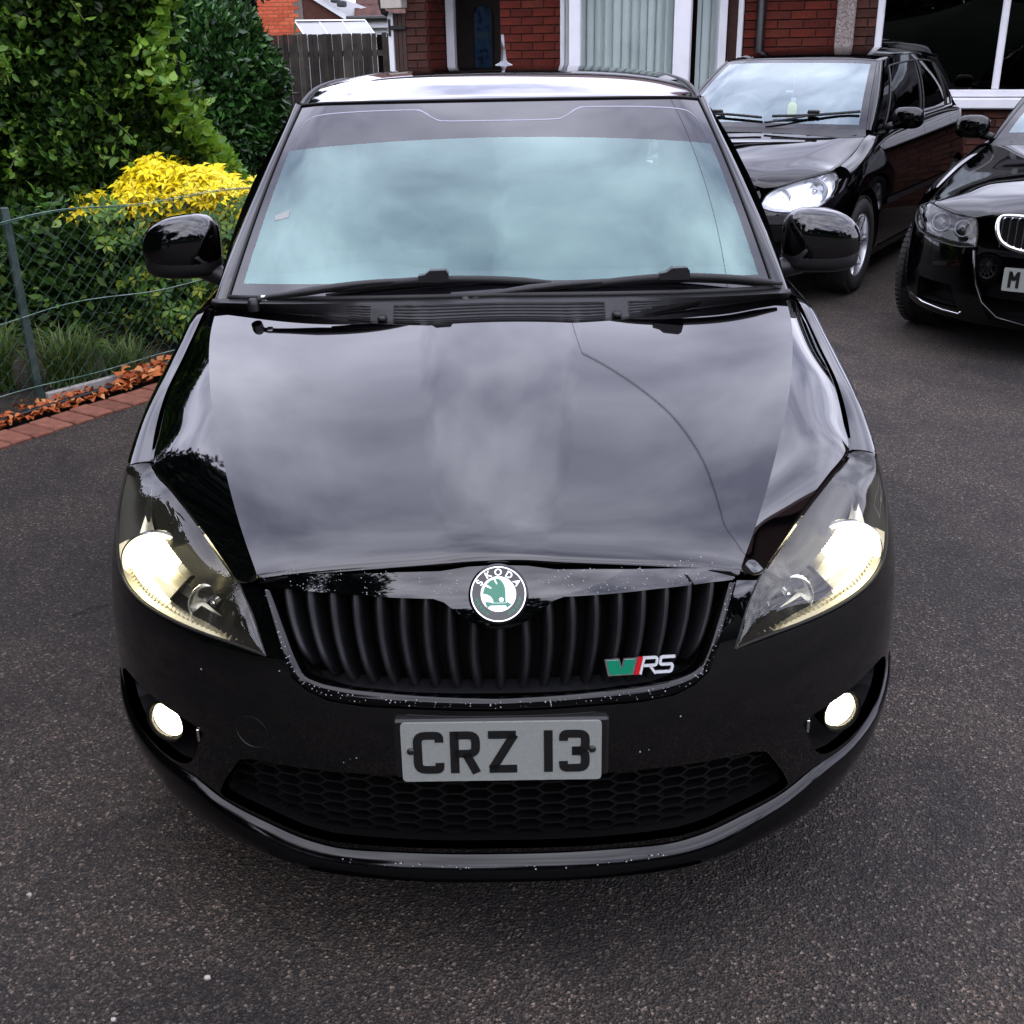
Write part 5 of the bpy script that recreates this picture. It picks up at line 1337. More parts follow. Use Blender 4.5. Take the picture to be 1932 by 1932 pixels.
# ---- saloon with twin-ring headlamps
KB = Skin(SZ, [.05, .03, .015, .005, .0, .0, .0, .005, .015, .03, .06, .12, .25, .35], [.83, .86, .875, .89, .90, .905, .905, .902, .898, .89, .88, .865, .84, .81],
          [.70, .70, .70, .70, .70, .70, .70, .70, .70, .71, .73, .76, .8, .85], 2.6, 4.5, .55)
bmw_cfg = dict(skin=KB, arch=(.78, .315, .36, 3.54), ysh=.52,
    zt=([.5, .7, 1.0, 1.4, 1.9, 2.6, 3.8, 4.5], [.685, .735, .79, .84, .875, .90, .92, .90]),
    hl_lo=[(.452, .562), (.52, .553), (.60, .556), (.69, .566), (.77, .588), (.82, .615), (.842, .645), (.842, .670), (.832, .692)],
    hl_up=[tuple(KB.pt(.452, .562)), (.462, .105, .62), (.484, .125, .685), (.56, .165, .690), (.65, .23, .703), (.72, .30, .714), (.775, .37, .716), tuple(KB.pt(.832, .692))],
    hl_b=(.008, -.016, .008),
    btop=[(0, .56), (.40, .56), (.445, .572), (.449, .558)],
    holes=[[(-.40, .33), (.40, .33), (.34, .22), (-.34, .22)], [(.55, .36), (.74, .37), (.74, .25), (.50, .25)], [(-.55, .36), (-.74, .37), (-.74, .25), (-.50, .25)]],
    bc=[(0, .075, .715), (0, .10, .745), (0, .17, .782), (0, .40, .835), (0, .85, .895), (0, 1.42, .955)],
    bk=[(.40, .10, .705), (.41, .125, .722), (.43, .18, .742), (.50, .42, .795), (.57, .88, .852), (.64, 1.46, .925)],
    bo=[(.455, .115, .69), (.56, .160, .694), (.65, .225, .707), (.74, .315, .722), (.795, .42, .720), (.818, .70, .758), (.812, 1.1, .825), (.765, 1.54, .912)],
    wb=[(0, 1.46, .972), (.3, 1.48, .968), (.55, 1.53, .958), (.735, 1.60, .945)], wt=[(0, 2.22, 1.375), (.25, 2.225, 1.373), (.42, 2.245, 1.368), (.545, 2.28, 1.355)],
    roof=([2.222, 2.32, 2.5, 2.9, 3.3, 3.75], [1.377, 1.392, 1.408, 1.42, 1.41, 1.36], [.548, .562, .575, .585, .575, .53], [1.357, 1.362, 1.372, 1.38, 1.37, 1.32]),
    pil=[(.76, 1.62, .935), (.742, 1.75, 1.015), (.69, 1.96, 1.155), (.62, 2.16, 1.29), (.566, 2.34, 1.360)],
    glass=([1.62, 1.9, 2.6, 3.4, 4.0], [(.772, 1.62, .925), (.785, 1.9, .935), (.785, 2.6, .95), (.765, 3.4, .965), (.70, 4.0, .96)]), top_y=[2.35, 2.5, 3.05, 3.72],
    doors=(1.42, 2.42, 3.30), lights=((3.0, 17.0), (18.4, 31.0)), strip=None,
    tail=[(3.75, 1.36, .525), (3.85, 1.30, .55), (4.05, 1.05, .64), (4.15, .98, .70), (4.42, .955, .74), (4.48, .90, .75), (4.50, .6, .76), (4.48, .25, .74)],
    wipers=[([(-.6, .10), (-.1, .09), (.4, .08)], [(.0, .02), (-.1, .05), (-.2, .09)], (-.2, .10))],
    lamps=[((.545, .175, .628), .046, 'ring'), ((.675, .265, .640), .052, 'ring')], tray='lamp_bezel',
    mirror=(.905, 1.72, 1.000), track=.785, wr=.315, ww=.215, rim='ten', steer=radians(-9))
BO_, BR_ = (2.653, 3.717, 0), radians(-33.7)
bmw, _ = parked_car('saloon_car', 'black saloon with twin-ring headlamps and chrome kidney grille cut off by the right edge', BO_, BR_, bmw_cfg)
for sx in (-1, 1):
    kd = [(.035, .655), (.06, .71), (.33, .715), (.365, .70), (.36, .64), (.32, .585), (.22, .560), (.08, .565), (.04, .60)]
    kd = chaikin([(a * sx, b) for a, b in kd], 2)
    ko = MB().tube([tuple(KB.pt(x, z, .008)) for x, z in list(kd) + [kd[0]]], .012, 7, cap=False).build('kidney_grille', 'chrome', bmw, smooth=True)
    MB().add([tuple(KB.pt(x, z, .001)) for x, z in kd], [tuple(range(len(kd)))[::sx]]).build('grille_back', 'deep_black', ko)
    for k in range(9):
        x = sx * (.065 + k * .034); MB().box(Vector(KB.pt(x, .575, .0)) - Vector((.003, .004, 0)), Vector(KB.pt(x, .705, .004)) + Vector((.003, .008, 0))).build('grille_slat', 'satin_chrome', ko)
mp_, _ = plate(bmw, 'M', (-.03, -.016, .433), radians(2), .52, start=-.235)
MB().tube([tuple(KB.pt(x, z, .003)) for x, z in ((-.79, .262), (-.7, .240), (-.58, .226), (-.49, .222), (-.48, .235))], .005, 5).build('bumper_blade', 'satin_chrome', bmw, smooth=True)
MB().tube([tuple(KB.pt(x, z, .004)) for x, z in ((-.455, .545), (-.44, .46), (-.42, .38), (-.38, .30), (-.30, .235), (-.15, .21))], .006, 6).build('bumper_crease', PAINT, bmw, smooth=True)
# ================================================================== surroundings: house, fences, plants
noise_mat('mortar', [(0.3, (.10, .085, .075)), (0.7, (.17, .15, .135))], 30, 5, .95, .4, .003, 200)
noise_mat('mortar_dark', [(0.3, (.030, .012, .009)), (0.7, (.05, .02, .015))], 30, 5, .95, .4, .003, 200)
def brick_mat(name, stops):
    mt = mat(name, stops[0][1], .88, spec=.25)
    oi = nd(mt, 'ShaderNodeObjectInfo'); g = nd(mt, 'ShaderNodeNewGeometry')
    ad = nd(mt, 'ShaderNodeMath', operation='ADD'); lk(mt, oi.outputs['Random'], ad.inputs[0]); lk(mt, g.outputs['Random Per Island'], ad.inputs[1])
    fr = nd(mt, 'ShaderNodeMath', operation='FRACT'); lk(mt, ad.outputs[0], fr.inputs[0])
    r = ramp(mt, fr.outputs[0], stops)
    t = nd(mt, 'ShaderNodeTexCoord'); n = nd(mt, 'ShaderNodeTexNoise'); n.inputs['Scale'].default_value = 28; n.inputs['Detail'].default_value = 6
    lk(mt, t.outputs['Object'], n.inputs['Vector'])
    rr = ramp(mt, n.outputs['Fac'], [(.3, (.72, .72, .72)), (.7, (1.2, 1.2, 1.2))])
    mm = nd(mt, 'ShaderNodeMixRGB', blend_type='MULTIPLY'); mm.inputs[0].default_value = 1; lk(mt, r.outputs[0], mm.inputs[1]); lk(mt, rr.outputs[0], mm.inputs[2])
    lk(mt, mm.outputs[0], BS(mt).inputs['Base Color']); bump(mt, n.outputs['Fac'], .5, .004)
brick_mat('brick_red', [(0, (.062, .009, .005)), (.35, (.085, .012, .006)), (.65, (.105, .016, .0075)), (.9, (.075, .015, .009)), (1, (.125, .025, .010))])
brick_mat('brick_brown', [(0, (.045, .017, .013)), (.4, (.060, .022, .016)), (.7, (.075, .030, .021)), (1, (.032, .016, .014))])
noise_mat('white_upvc', [(0.3, (.66, .67, .70)), (0.7, (.72, .73, .76))], 6, 3, .35)
noise_mat('pebbledash', [(0.30, (.16, .13, .115)), (0.52, (.26, .22, .20)), (0.70, (.38, .34, .31))], 55, 6, .95, 1.0, .02, 60)
noise_mat('pipe_black', [(0.3, (.008, .008, .008)), (0.7, (.016, .016, .016))], 20, 3, .4)
noise_mat('door_dark', [(0.3, (.005, .004, .003)), (0.7, (.010, .007, .006))], 9, 5, .6, spec=.15)
def curtain_mat():
    noise_mat('curtain', [(0.3, (.54, .59, .585)), (0.7, (.66, .70, .69))], 3, 5, .9)
curtain_mat()
noise_mat('stained_glass', [(0.35, (.003, .007, .014)), (0.5, (.008, .022, .05)), (0.65, (.02, .03, .035))], 13, 2, .12)
noise_mat('roof_tile', [(0.3, (.055, .025, .020)), (0.7, (.10, .045, .035))], 6, 6, .85, .5, .004, 60)
noise_mat('slate_dark', [(0.3, (.025, .027, .032)), (0.7, (.05, .052, .06))], 7, 6, .75, .4, .004, 60)
noise_mat('brown_timber', [(0.3, (.035, .018, .013)), (0.7, (.055, .03, .022))], 12, 6, .8, .4, .003, 60)
noise_mat('cream_wall', [(0.3, (.40, .36, .31)), (0.7, (.50, .46, .40))], 10, 5, .9, .2)
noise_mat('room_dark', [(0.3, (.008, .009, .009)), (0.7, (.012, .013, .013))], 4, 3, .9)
HA = radians(-20); HO = Vector((3.3, 9.1, 0))
house = empty('house', HO, HA); tag(house, 'red brick house with white bay window, dark arched-glass front door and pebbledash pilaster', 'house')
# local frame: x along the front, -y towards the drive
def hbox(mb, u0, u1, o0, o1, z0, z1, bev=0): return mb.box((u0, -o0, z0), (u1, -o1, z1), bev)
wall_parts = []
def wallseg(name, rects, mtl='mortar_dark'):
    mb = MB()
    for r in rects: hbox(mb, *r)
    return mb.build(name, mtl, house)
front_wall = wallseg('front_wall', [(-3.58, -2.96, -.25, 0, 0, 2.5), (-2.96, -1.21, -.25, 0, 2.2, 2.5), (-2.96, -1.21, -.25, 0, 0, .62), (-1.21, -.06, -.25, 0, 0, 2.5), (-.06, 2.6, -.25, 0, 0, .905), (-.06, 2.6, -.25, 0, 2.25, 2.5), (2.6, 3.4, -.25, 0, 0, 2.5)])
porch_wall = wallseg('porch_wall', [(-4.59, -4.36, -.6, 0, 0, 2.5), (-4.36, -3.58, -.6, -.48, 2.1, 2.5), (-3.58, -3.40, -.6, -.25, 0, 2.5), (-4.36, -3.58, -.25, -.02, 2.15, 2.5)])
wallseg('side_wall', [(-4.60, -4.30, -7, -.6, 0, 2.5), (3.2, 3.4, -7, -.25, 0, 2.5), (-4.3, 3.2, -7, -6.8, 0, 2.5)], 'brick_brown')
BW, BH, CO = .215, .065, .075
def brick_mesh(w, d=.02):
    mb = MB().box((0, -d, 0), (w, .004, BH), .003); me = bpy.data.meshes.new('brick'); me.from_pydata(mb.v, [], mb.f); me.update(); return me
full_b, half_b = brick_mesh(BW), brick_mesh(.1025)
full_br, half_br = full_b.copy(), half_b.copy()
for me in (full_b, half_b): me.materials.append(M['brick_red'])
for me in (full_br, half_br): me.materials.append(M['brick_brown'])
nb_ = 0
def lay(u0, u1, z0, z1, off, parent, brown=False, indiv=True, yaw=0.0, collect=None):
    """stretcher-bond bricks over a rectangle; whole and cut bricks"""
    global nb_
    k = int(math.floor(z0 / CO))
    while k * CO + .005 < z1 - .02:
        z = k * CO + .005
        if z >= z0 - .01:
            u = u0 + (-.1125 if k % 2 else 0)
            while u < u1 - .01:
                a, b = max(u, u0), min(u + BW, u1 - .002)
                if b - a > .03:
                    if indiv:
                        short = (b - a) < BW * .75
                        me = (half_br if short else full_br) if brown else (half_b if short else full_b)
                        o = bpy.data.objects.new('brick', me); col.objects.link(o); o.parent = parent
                        o.scale = ((b - a) / (.1025 if short else BW), 1, 1)
                        j = random.uniform(-.002, .003)
                        if yaw: o.location = (off, -a, z); o.rotation_euler = (0, 0, yaw)
                        else: o.location = (a, -off - .006 - j + .012, z)
                        nb_ += 1
                    else:
                        collect.box((a, -off - .008, z), (b, -off + .01, z + BH))
                u += BW + .01
        k += 1
lay(-3.58, -2.96, 1.10, 1.98, 0, front_wall); lay(-1.21, -1.10, 1.10, 1.98, 0, front_wall); lay(-1.02, -.40, 1.10, 1.98, 0, front_wall)
lay(-.24, -.06, 1.10, 1.98, 0, front_wall, brown=True); lay(.35, 1.45, .30, .90, 0, front_wall, brown=True)
lay(-4.59, -4.36, 1.10, 1.98, 0, porch_wall, brown=True)
# porch return: bricks on the face that looks right
k0 = int(1.10 / CO)
for k in range(k0, 27):
    for a in ((.03, .245, ) if k % 2 else (.0, .135, .36)):
        w_ = .215 if a + .215 < .48 else .48 - a
        if w_ < .05: continue
        o = bpy.data.objects.new('brick', full_b); col.objects.link(o); o.parent = porch_wall
        o.scale = (w_ / BW, 1, 1); o.rotation_euler = (0, 0, radians(90)); o.location = (-4.36 - .008, a, k * CO + .005); nb_ += 1
rest = MB()
for (a, b, c, d) in [(-3.58, -2.96, 0, 1.10), (-3.58, -2.96, 2.0, 2.48), (-2.96, -1.21, 2.2, 2.48), (-2.96, -1.21, 0, .62), (-1.21, -.06, 0, 1.10), (-1.21, -.06, 2.0, 2.48), (-.06, .35, 0, .90), (1.45, 2.6, 0, .90), (.35, 1.45, 0, .30), (-.06, 2.6, 2.25, 2.48), (2.6, 3.4, 0, 2.48), (-4.59, -4.36, 0, 1.10), (-4.59, -4.36, 2.0, 2.48)]:
    lay(a, b, c, d, 0, None, indiv=False, collect=rest)
tag(rest.build('brickwork', 'brick_brown', front_wall), kind='stuff')
# front door in the porch recess
dr_ = MB(); hbox(dr_, -4.24, -3.42, -.50, -.455, .02, 2.06)
door = dr_.build('front_door', 'door_dark', house)
arch_p = [(-4.05, .95), (-3.84, .95), (-3.84, 1.76)] + [(-3.945 + .105 * cos(a), 1.76 + .105 * sin(a)) for a in np.linspace(.3, pi - .3, 7)] + [(-4.05, 1.76)]
MB().prism(arch_p, lambda u, v: (u, .452, v), lambda u, v: (u, .448, v)).build('arched_pane', 'stained_glass', door)
MB().tube([(u, .447, v) for u, v in arch_p + [arch_p[0]]], .012, 5, cap=False).build('pane_moulding', 'door_dark', door)
for a, b, c, d in ((-4.16, -3.86, .15, .75), (-3.80, -3.50, .15, .75)):
    m_ = MB(); hbox(m_, a, b, -.456, -.444, c, d, .004); m_.build('door_panel', 'door_dark', door)
m_ = MB(); m_.box((-3.56, .43, 1.02), (-3.53, .456, 1.16), .004); m_.build('door_handle', 'satin_chrome', door)
m_ = MB(); hbox(m_, -4.335, -4.245, -.50, -.40, 0, 2.1, .006); m_.build('door_jamb', 'white_upvc', door)
m_ = MB(); hbox(m_, -4.335, -3.40, -.50, -.40, 2.1, 2.16, .006); m_.build('door_head', 'white_upvc', door)
# bay window
bay = MB()
bp_ = [(-2.95, 0), (-2.68, .42), (-1.64, .42), (-1.30, 0)]
base_poly = [(u, -o) for u, o in bp_]
bay.prism(base_poly, lambda u, v: (u, v, 0), lambda u, v: (u, v, .62)); bw = bay.build('bay_window', 'brick_brown', house)
MB().prism([(u * 1.0 + (.0), v - (.05 if v < 0 else 0)) for u, v in base_poly], lambda u, v: (u, v, .62), lambda u, v: (u, v, .69)).build('bay_sill', 'white_upvc', bw)
MB().prism([(u, v - (.06 if v < 0 else 0)) for u, v in base_poly], lambda u, v: (u, v, 2.16), lambda u, v: (u, v, 2.30)).build('bay_fascia', 'white_upvc', bw)
def post(name, u, o, w_, d_, z0=.69, z1=2.16, yaw=0, parent=bw, mtl='white_upvc'):
    mb = MB().box((-w_ / 2, -d_ / 2, z0), (w_ / 2, d_ / 2, z1), .006); xform(mb, Matrix.Rotation(yaw, 4, 'Z')); mb.v = [(a + u, b - o, c) for a, b, c in mb.v]
    return mb.build(name, mtl, parent)
post('frame_post', -2.93, .03, .045, .06); post('frame_post', -2.69, .41, .11, .08); post('frame_post', -1.69, .41, .15, .08); post('frame_post', -1.41, .12, .12, .08, yaw=radians(-52)); post('frame_post', -1.245, .01, .05, .07)
post('frame_reveal', -1.31, .03, .10, .03, mtl='mortar_dark')
for (a, b) in ((bp_[0], bp_[1]), (bp_[1], bp_[2]), (bp_[2], bp_[3])):
    (u0, o0), (u1, o1) = a, b
    MB().add([(u0, -o0 + .01, .69), (u1, -o1 + .01, .69), (u1, -o1 + .01, 2.16), (u0, -o0 + .01, 2.16)], [(0, 1, 2, 3)]).build('pane', 'house_glass', bw)
    for z in (.71, 2.13): MB().tube([(u0, -o0, z), (u1, -o1, z)], .03, 4).build('frame_rail', 'white_upvc', bw)
# curtains: gathered folds behind the glass
def curtain(u0, u1, o0, o1, n):
    P = []
    for i in range(n * 8 + 1):
        t = i / (n * 8); ph = 2 * pi * t * n + .6 * sin(9 * t); u = u0 + (u1 - u0) * t; o = o0 + (o1 - o0) * t - .10 + .032 * cos(ph) + .012 * cos(2.3 * ph + 1)
        P.append([(u + .01 * sin(ph), -o + .01 * sin(3 * t), z) for z in (.70, 1.2, 1.7, 2.15)])
    return MB().grid(np.array(P)).build('curtain', 'curtain', bw, smooth=True)
curtain(-2.66, -1.76, .40, .40, 11); curtain(-1.60, -1.42, .30, .12, 3); curtain(-2.9, -2.72, .1, .36, 2)
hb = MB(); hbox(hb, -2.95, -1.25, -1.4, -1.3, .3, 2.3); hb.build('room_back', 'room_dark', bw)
# drainpipe, pilaster, big window
MB().tube([(-1.06, -.05, 0), (-1.06, -.05, 2.45)], .036, 10).build('drainpipe', 'pipe_black', house, smooth=True)
m_ = MB(); hbox(m_, -.40, -.24, 0, .06, 0, 2.5, .01); m_.build('pilaster', 'pebbledash', house)
win = MB(); hbox(win, -.06, .0, -.08, .02, 1.0, 2.25, .008); wn = win.build('picture_window', 'white_upvc', house)
for u0, u1, z0, z1, nm in ((.95, 1.01, 1.06, 2.2, 'mullion'), (2.54, 2.6, 1.06, 2.2, 'frame_post'), (0, 2.6, 2.2, 2.25, 'head_rail'), (0, 2.6, 1.0, 1.06, 'bottom_rail')):
    m_ = MB(); hbox(m_, u0, u1, -.08, .018, z0, z1, .008); m_.build(nm, 'white_upvc', wn)
m_ = MB(); hbox(m_, -.08, 2.62, -.1, .09, .905, .995, .012); m_.build('window_sill', 'white_upvc', wn)
for u0, u1 in ((0, .95), (1.01, 2.54)): MB().add([(u0, .03, 1.06), (u1, .03, 1.06), (u1, .03, 2.2), (u0, .03, 2.2)], [(0, 1, 2, 3)]).build('pane', 'house_glass_dark', wn)
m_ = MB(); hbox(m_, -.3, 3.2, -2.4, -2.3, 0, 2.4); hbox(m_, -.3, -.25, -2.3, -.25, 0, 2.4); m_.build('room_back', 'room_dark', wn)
# roof: tiled slope with eaves gutter
rf = MB()
for i in range(26):
    y0, z0 = -.38 + i * .26, 2.48 + i * .26 * .2
    rf.box((-4.9, y0, z0), (3.7, y0 + .33, z0 + .03))
    rf.v[-8:] = [(a, b, c + (b - y0) * .2) for a, b, c in rf.v[-8:]]
ro = rf.build('roof', 'roof_tile', house); tag(ro, kind='stuff')
MB().tube([(-4.9, -.42, 2.46), (3.7, -.42, 2.46)], .055, 10).build('gutter', 'pipe_black', house, smooth=True)
m_ = MB(); hbox(m_, -4.9, 3.7, 0, .36, 2.40, 2.44); hbox(m_, -4.9, 3.7, .36, .38, 2.34, 2.50); m_.build('fascia_board', 'white_upvc', house)

# ---- side gate between house and fence: white post, brown boards, black strap hinge
gate = empty('side_gate', HO + Matrix.Rotation(HA, 3, 'Z') @ Vector((-4.7, 0, 0)), HA); tag(gate, 'narrow brown boarded gate with white post and black hinge beside the porch', 'gate')
MB().box((-.085, -.03, 0), (-.03, .03, 1.80), .004).build('post', 'white_upvc', gate)
for i in range(3): MB().box((-.028 + i * .046, -.012 + .003 * (i % 2), .02), (.014 + i * .046, .012, 1.79), .003).build('board', 'brown_timber', gate)
MB().box((-.075, -.045, 1.64), (.11, -.033, 1.675), .003).build('strap_hinge', 'pipe_black', gate); MB().box((-.075, -.045, 1.58), (-.05, -.032, 1.74), .003).build('hinge_plate', 'pipe_black', gate)
lb = MB().box((-.10, -.14, 1.83), (.13, .05, 2.02), .008).build('lintel_box', 'cream_wall', gate)
MB().tube([(-.13, -.08, 2.10), (-.13, -.08, 1.90), (-.10, -.08, 1.80), (-.06, -.06, 1.78)], .028, 8).build('downpipe_elbow', 'pipe_black', gate, smooth=True)

# ---- close-board fence
noise_mat('fence_timber', [(0.3, (.022, .019, .016)), (0.7, (.060, .053, .045))], 5, 7, .92, .7, .006, 40)
def fence_board_mats():
    mt = M['fence_timber']; oi = nd(mt, 'ShaderNodeObjectInfo'); rr = ramp(mt, oi.outputs['Random'], [(0, (.55, .52, .50)), (.5, (.95, .92, .88)), (1, (1.5, 1.5, 1.45))])
    src = BS(mt).inputs['Base Color'].links[0].from_socket; mm = nd(mt, 'ShaderNodeMixRGB', blend_type='MULTIPLY'); mm.inputs[0].default_value = 1
    lk(mt, src, mm.inputs[1]); lk(mt, rr.outputs[0], mm.inputs[2]); lk(mt, mm.outputs[0], BS(mt).inputs['Base Color'])
fence_board_mats()
fn_ = empty('board_fence', (-3.25, 14.5, 0)); tag(fn_, 'weathered grey-brown upright board fence between laurel and house', 'fence')
for i in range(28):
    x = i * .0655; h = 1.63 + random.uniform(-.006, .006); dd = random.uniform(-.006, .006); lean = random.uniform(-.004, .004)
    if i in (23,): MB().box((x, .03, 0), (x + .07, .05, h - .02)).build('gap_shade_strip', 'deep_black', fn_); continue  # black strip set back, stands in for the shade of a gap between boards
    b_ = MB().box((x, -.012 + dd, .02), (x + .060, .010 + dd, h), .003); b_.v = [(a + lean * c, b, c) for a, b, c in b_.v]; b_.build('board', 'fence_timber', fn_)
for z in (.35, 1.35): MB().box((-.05, .012, z), (1.85, .06, z + .07)).build('rail', 'fence_timber', fn_)
for x in (-.12, 1.85): MB().box((x, -.03, 0), (x + .09, .07, 1.45 if x < 0 else 1.66), .006).build('post', 'fence_timber', fn_)

# ---- houses and greenhouse beyond the fence
def gable_house():
    g = empty('house', (-4.9, 25, 0)); tag(g, 'orange brick gable end with white bargeboards and dark tiled verge beyond the laurel', 'house')
    brick_mat('brick_orange', [(0, (.36, .065, .025)), (.5, (.45, .085, .035)), (1, (.50, .11, .05))])
    P = [(-1.85, 0), (.22, 0), (.22, 2.86), (.02, 2.93), (-1.85, 1.75)]
    wl_ = MB().prism([(-1.9, 0), (.42, 0), (.42, 3.2), (-1.9, 1.9)], lambda u, v: (u, .3, v), lambda u, v: (u, 0, v)).build('gable_wall', 'mortar', g)
    bm = MB()
    for k in range(20, 43):
        z = k * CO
        for i in range(-12, 4):
            u = i * .225 + (.1125 if k % 2 else 0)
            if u > -1.88 and u + .215 < .42 and z + .065 < 1.9 + (u + 1.9) / 2.32 * 1.3: bm.box((u, -.008, z), (u + .215, .004, z + .065))
    tag(bm.build('brickwork', 'brick_orange', wl_), kind='stuff')
    MB().prism([(-2.1, 1.80), (.45, 3.23), (.45, 3.38), (-2.1, 1.95)], lambda u, v: (u, .05, v), lambda u, v: (u, -.06, v)).build('bargeboard', 'white_upvc', g)
    rt = MB()
    for i in range(10): rt.box((-2.3 + i * .27, -.12, 1.88 + i * .152), (-2.02 + i * .27, .3, 2.06 + i * .152), .02)
    tag(rt.build('verge_tiles', 'slate_dark', g), kind='stuff')
    MB().add([(-2.3, .3, 1.9), (.5, .3, 3.45), (.5, 6, 3.45), (-2.3, 6, 1.9)], [(0, 1, 2, 3)]).build('roof', 'slate_dark', g)
    rt = MB()
    for i in range(7): rt.box((.42 + i * .13, -.25, 2.72 - i * .085), (.58 + i * .13, .2, 2.84 - i * .085), .02)
    tag(rt.build('hip_tiles', 'slate_dark', g), kind='stuff')
    MB().prism([(.42, 2.52), (.42, 2.62), (1.35, 2.05), (1.35, 1.95)], lambda u, v: (u, .0, v), lambda u, v: (u, -.1, v)).build('bargeboard', 'white_upvc', g)
    MB().prism([(.42, 1.0), (.42, 2.5), (1.35, 1.95), (1.35, 1.0)], lambda u, v: (u, .2, v), lambda u, v: (u, .02, v)).build('side_wall', 'brick_brown', g)
    return g
gable_house()
b2 = empty('house', (-3.0, 27, 0)); tag(b2, 'low house with brown pantiled roof behind the greenhouse', 'house')
MB().box((-1.2, 0, 0), (6, 5, 1.98)).build('wall', 'brick_red', b2)
rt = MB(); U = np.linspace(-.6, 6, 133)
for i in range(9):
    y0, z0 = -.35 + i * .34, 2.02 + i * .25
    A = [(u + .02, y0, z0 + .03 + .02 * abs(sin(u * 14)) ) for u in U]; B = [(u, y0 + .40, z0 + .31 + .02 * abs(sin(u * 14))) for u in U]; Cc = [(u + .02, y0, z0 - .02) for u in U]
    rt.grid(np.array([Cc, A, B]))
tag(rt.build('roof', 'roof_tile', b2), kind='stuff')
MB().tube([(-.8, -.40, 2.0), (6, -.40, 2.0)], .06, 8).build('gutter', 'pipe_black', b2); MB().box((-1.2, -.3, 1.80), (6, -.25, 1.94)).build('fascia_board', 'white_upvc', b2)
# white rendered end of the low house, running up to its verge
MB().prism([(-1.75, 1.6), (-1.75, 2.62), (-1.6, 2.72), (.35, 1.98), (.35, 1.6)], lambda u, v: (u, .2, v), lambda u, v: (u, -.12, v)).build('rendered_gable', 'white_upvc', b2)
gh = empty('greenhouse', (-3.72, 18, 0)); tag(gh, 'small greenhouse with pale glass roof and aluminium frame showing over the fence', 'greenhouse')
m_ = MB().tube([(.30, 0, 1.84), (1.42, 0, 1.83)], .022, 6).build('ridge_bar', 'satin_chrome', gh)
gx = [0, .40, .78, 1.14, 1.5]
for i, u in enumerate((.30, .68, 1.05, 1.42)):
    MB().tube([(u, 0, 1.83), (u + .18, -.3, 1.62), (u + .20, -.32, .2)], .014, 5).build('glazing_bar', 'satin_chrome', gh); MB().tube([(u, 0, 1.83), (u - .15, .5, 1.55), (u - .15, .5, .2)], .014, 5).build('glazing_bar', 'satin_chrome', gh)
for u0, u1 in ((.30, .68), (.68, 1.05), (1.05, 1.42)):
    MB().add([(u0, 0, 1.83), (u1, 0, 1.83), (u1 + .18, -.3, 1.62), (u0 + .18, -.3, 1.62)], [(0, 1, 2, 3)]).build('pane', 'roof_glass', gh)
    MB().add([(u0 + .2, -.32, .2), (u1 + .2, -.32, .2), (u1 + .18, -.3, 1.62), (u0 + .18, -.3, 1.62)], [(0, 1, 2, 3)]).build('pane', 'roof_glass', gh)
# ------------------------------------------------------------------ plants
def leaf_cloud(name, C3, size, material, parent=None, up=.5, outward=None, fold=.25, aspect=.45, jit=.35):
    """C3 (n,3) leaf positions; every leaf a pointed folded blade of 4 triangles"""
    n = len(C3); s = size * rng.uniform(1 - jit, 1 + jit, n)
    d = rng.normal(size=(n, 3));
    if outward is not None: d = d * .7 + outward * 1.1
    d[:, 2] += up * rng.uniform(-.6, 1.0, n); d /= np.linalg.norm(d, axis=1)[:, None]
    a = np.cross(d, rng.normal(size=(n, 3))); a /= np.linalg.norm(a, axis=1)[:, None] + 1e-9
    nrm = np.cross(a, d)
    L = s[:, None]; W_ = (s * aspect * rng.uniform(.8, 1.2, n))[:, None]
    sd = a * W_ * .5; cu = rng.uniform(-.12, .18, n)[:, None] * L
    def at(t, k): return C3 + d * L * t + sd * k + nrm * (W_ * fold * abs(k) + cu * t * t)
    V = np.stack([at(0, 0), at(.30, .82), at(.62, .86), at(1.0, 0), at(.62, -.86), at(.30, -.82), at(.5, 0)], 1).reshape(-1, 3); b = np.arange(n)[:, None] * 7
    F = np.concatenate([b + [i, (i + 1) % 6, 6] for i in range(6)], 1).reshape(-1, 3)
    return mk_fast(name, V, F, material, parent)
def shell_points(n, c, r, inner=.72, lump=.16, freq=3.0, seed=0, zmin=None):
    """points in the outer shell of a lumpy ellipsoid"""
    rg = np.random.default_rng(seed); d = rg.normal(size=(n, 3)); d /= np.linalg.norm(d, axis=1)[:, None]
    ph = rg.uniform(0, 6, 9); lum = 1 + lump * (np.sin(d[:, 0] * freq * 2 + ph[0]) * np.sin(d[:, 1] * freq * 2.3 + ph[1]) + .7 * np.sin(d[:, 2] * freq * 3 + ph[2] + d[:, 0] * 4) + .5 * np.sin(d[:, 0] * freq * 5 + ph[3]) * np.sin(d[:, 2] * freq * 5 + ph[4]))
    k = lum * (inner + (1 - inner) * rg.uniform(0, 1, n) ** .6)
    P = np.array(c) + d * k[:, None] * np.array(r)
    if zmin is not None: m_ = P[:, 2] > zmin; P, d = P[m_], d[m_]
    return P, d
island_mat('hedge_leaf', [(0, (.010, .027, .005)), (.45, (.024, .066, .009)), (.8, (.052, .125, .014)), (.95, (.105, .20, .024)), (1, (.19, .28, .045))], .5, .4, .18, .35)
island_mat('hedge_leaf_bright', [(0, (.055, .14, .012)), (.5, (.105, .22, .018)), (1, (.20, .32, .035))], .5, .4, .25, .2)
island_mat('laurel_leaf_green', [(0, (.010, .032, .008)), (.5, (.022, .072, .014)), (.85, (.045, .13, .022)), (1, (.10, .20, .06))], .32, .5, .10, .3)
island_mat('dark_tree_leaf', [(0, (.006, .012, .006)), (.6, (.012, .024, .010)), (1, (.025, .045, .016))], .6, .3, .1, .2)
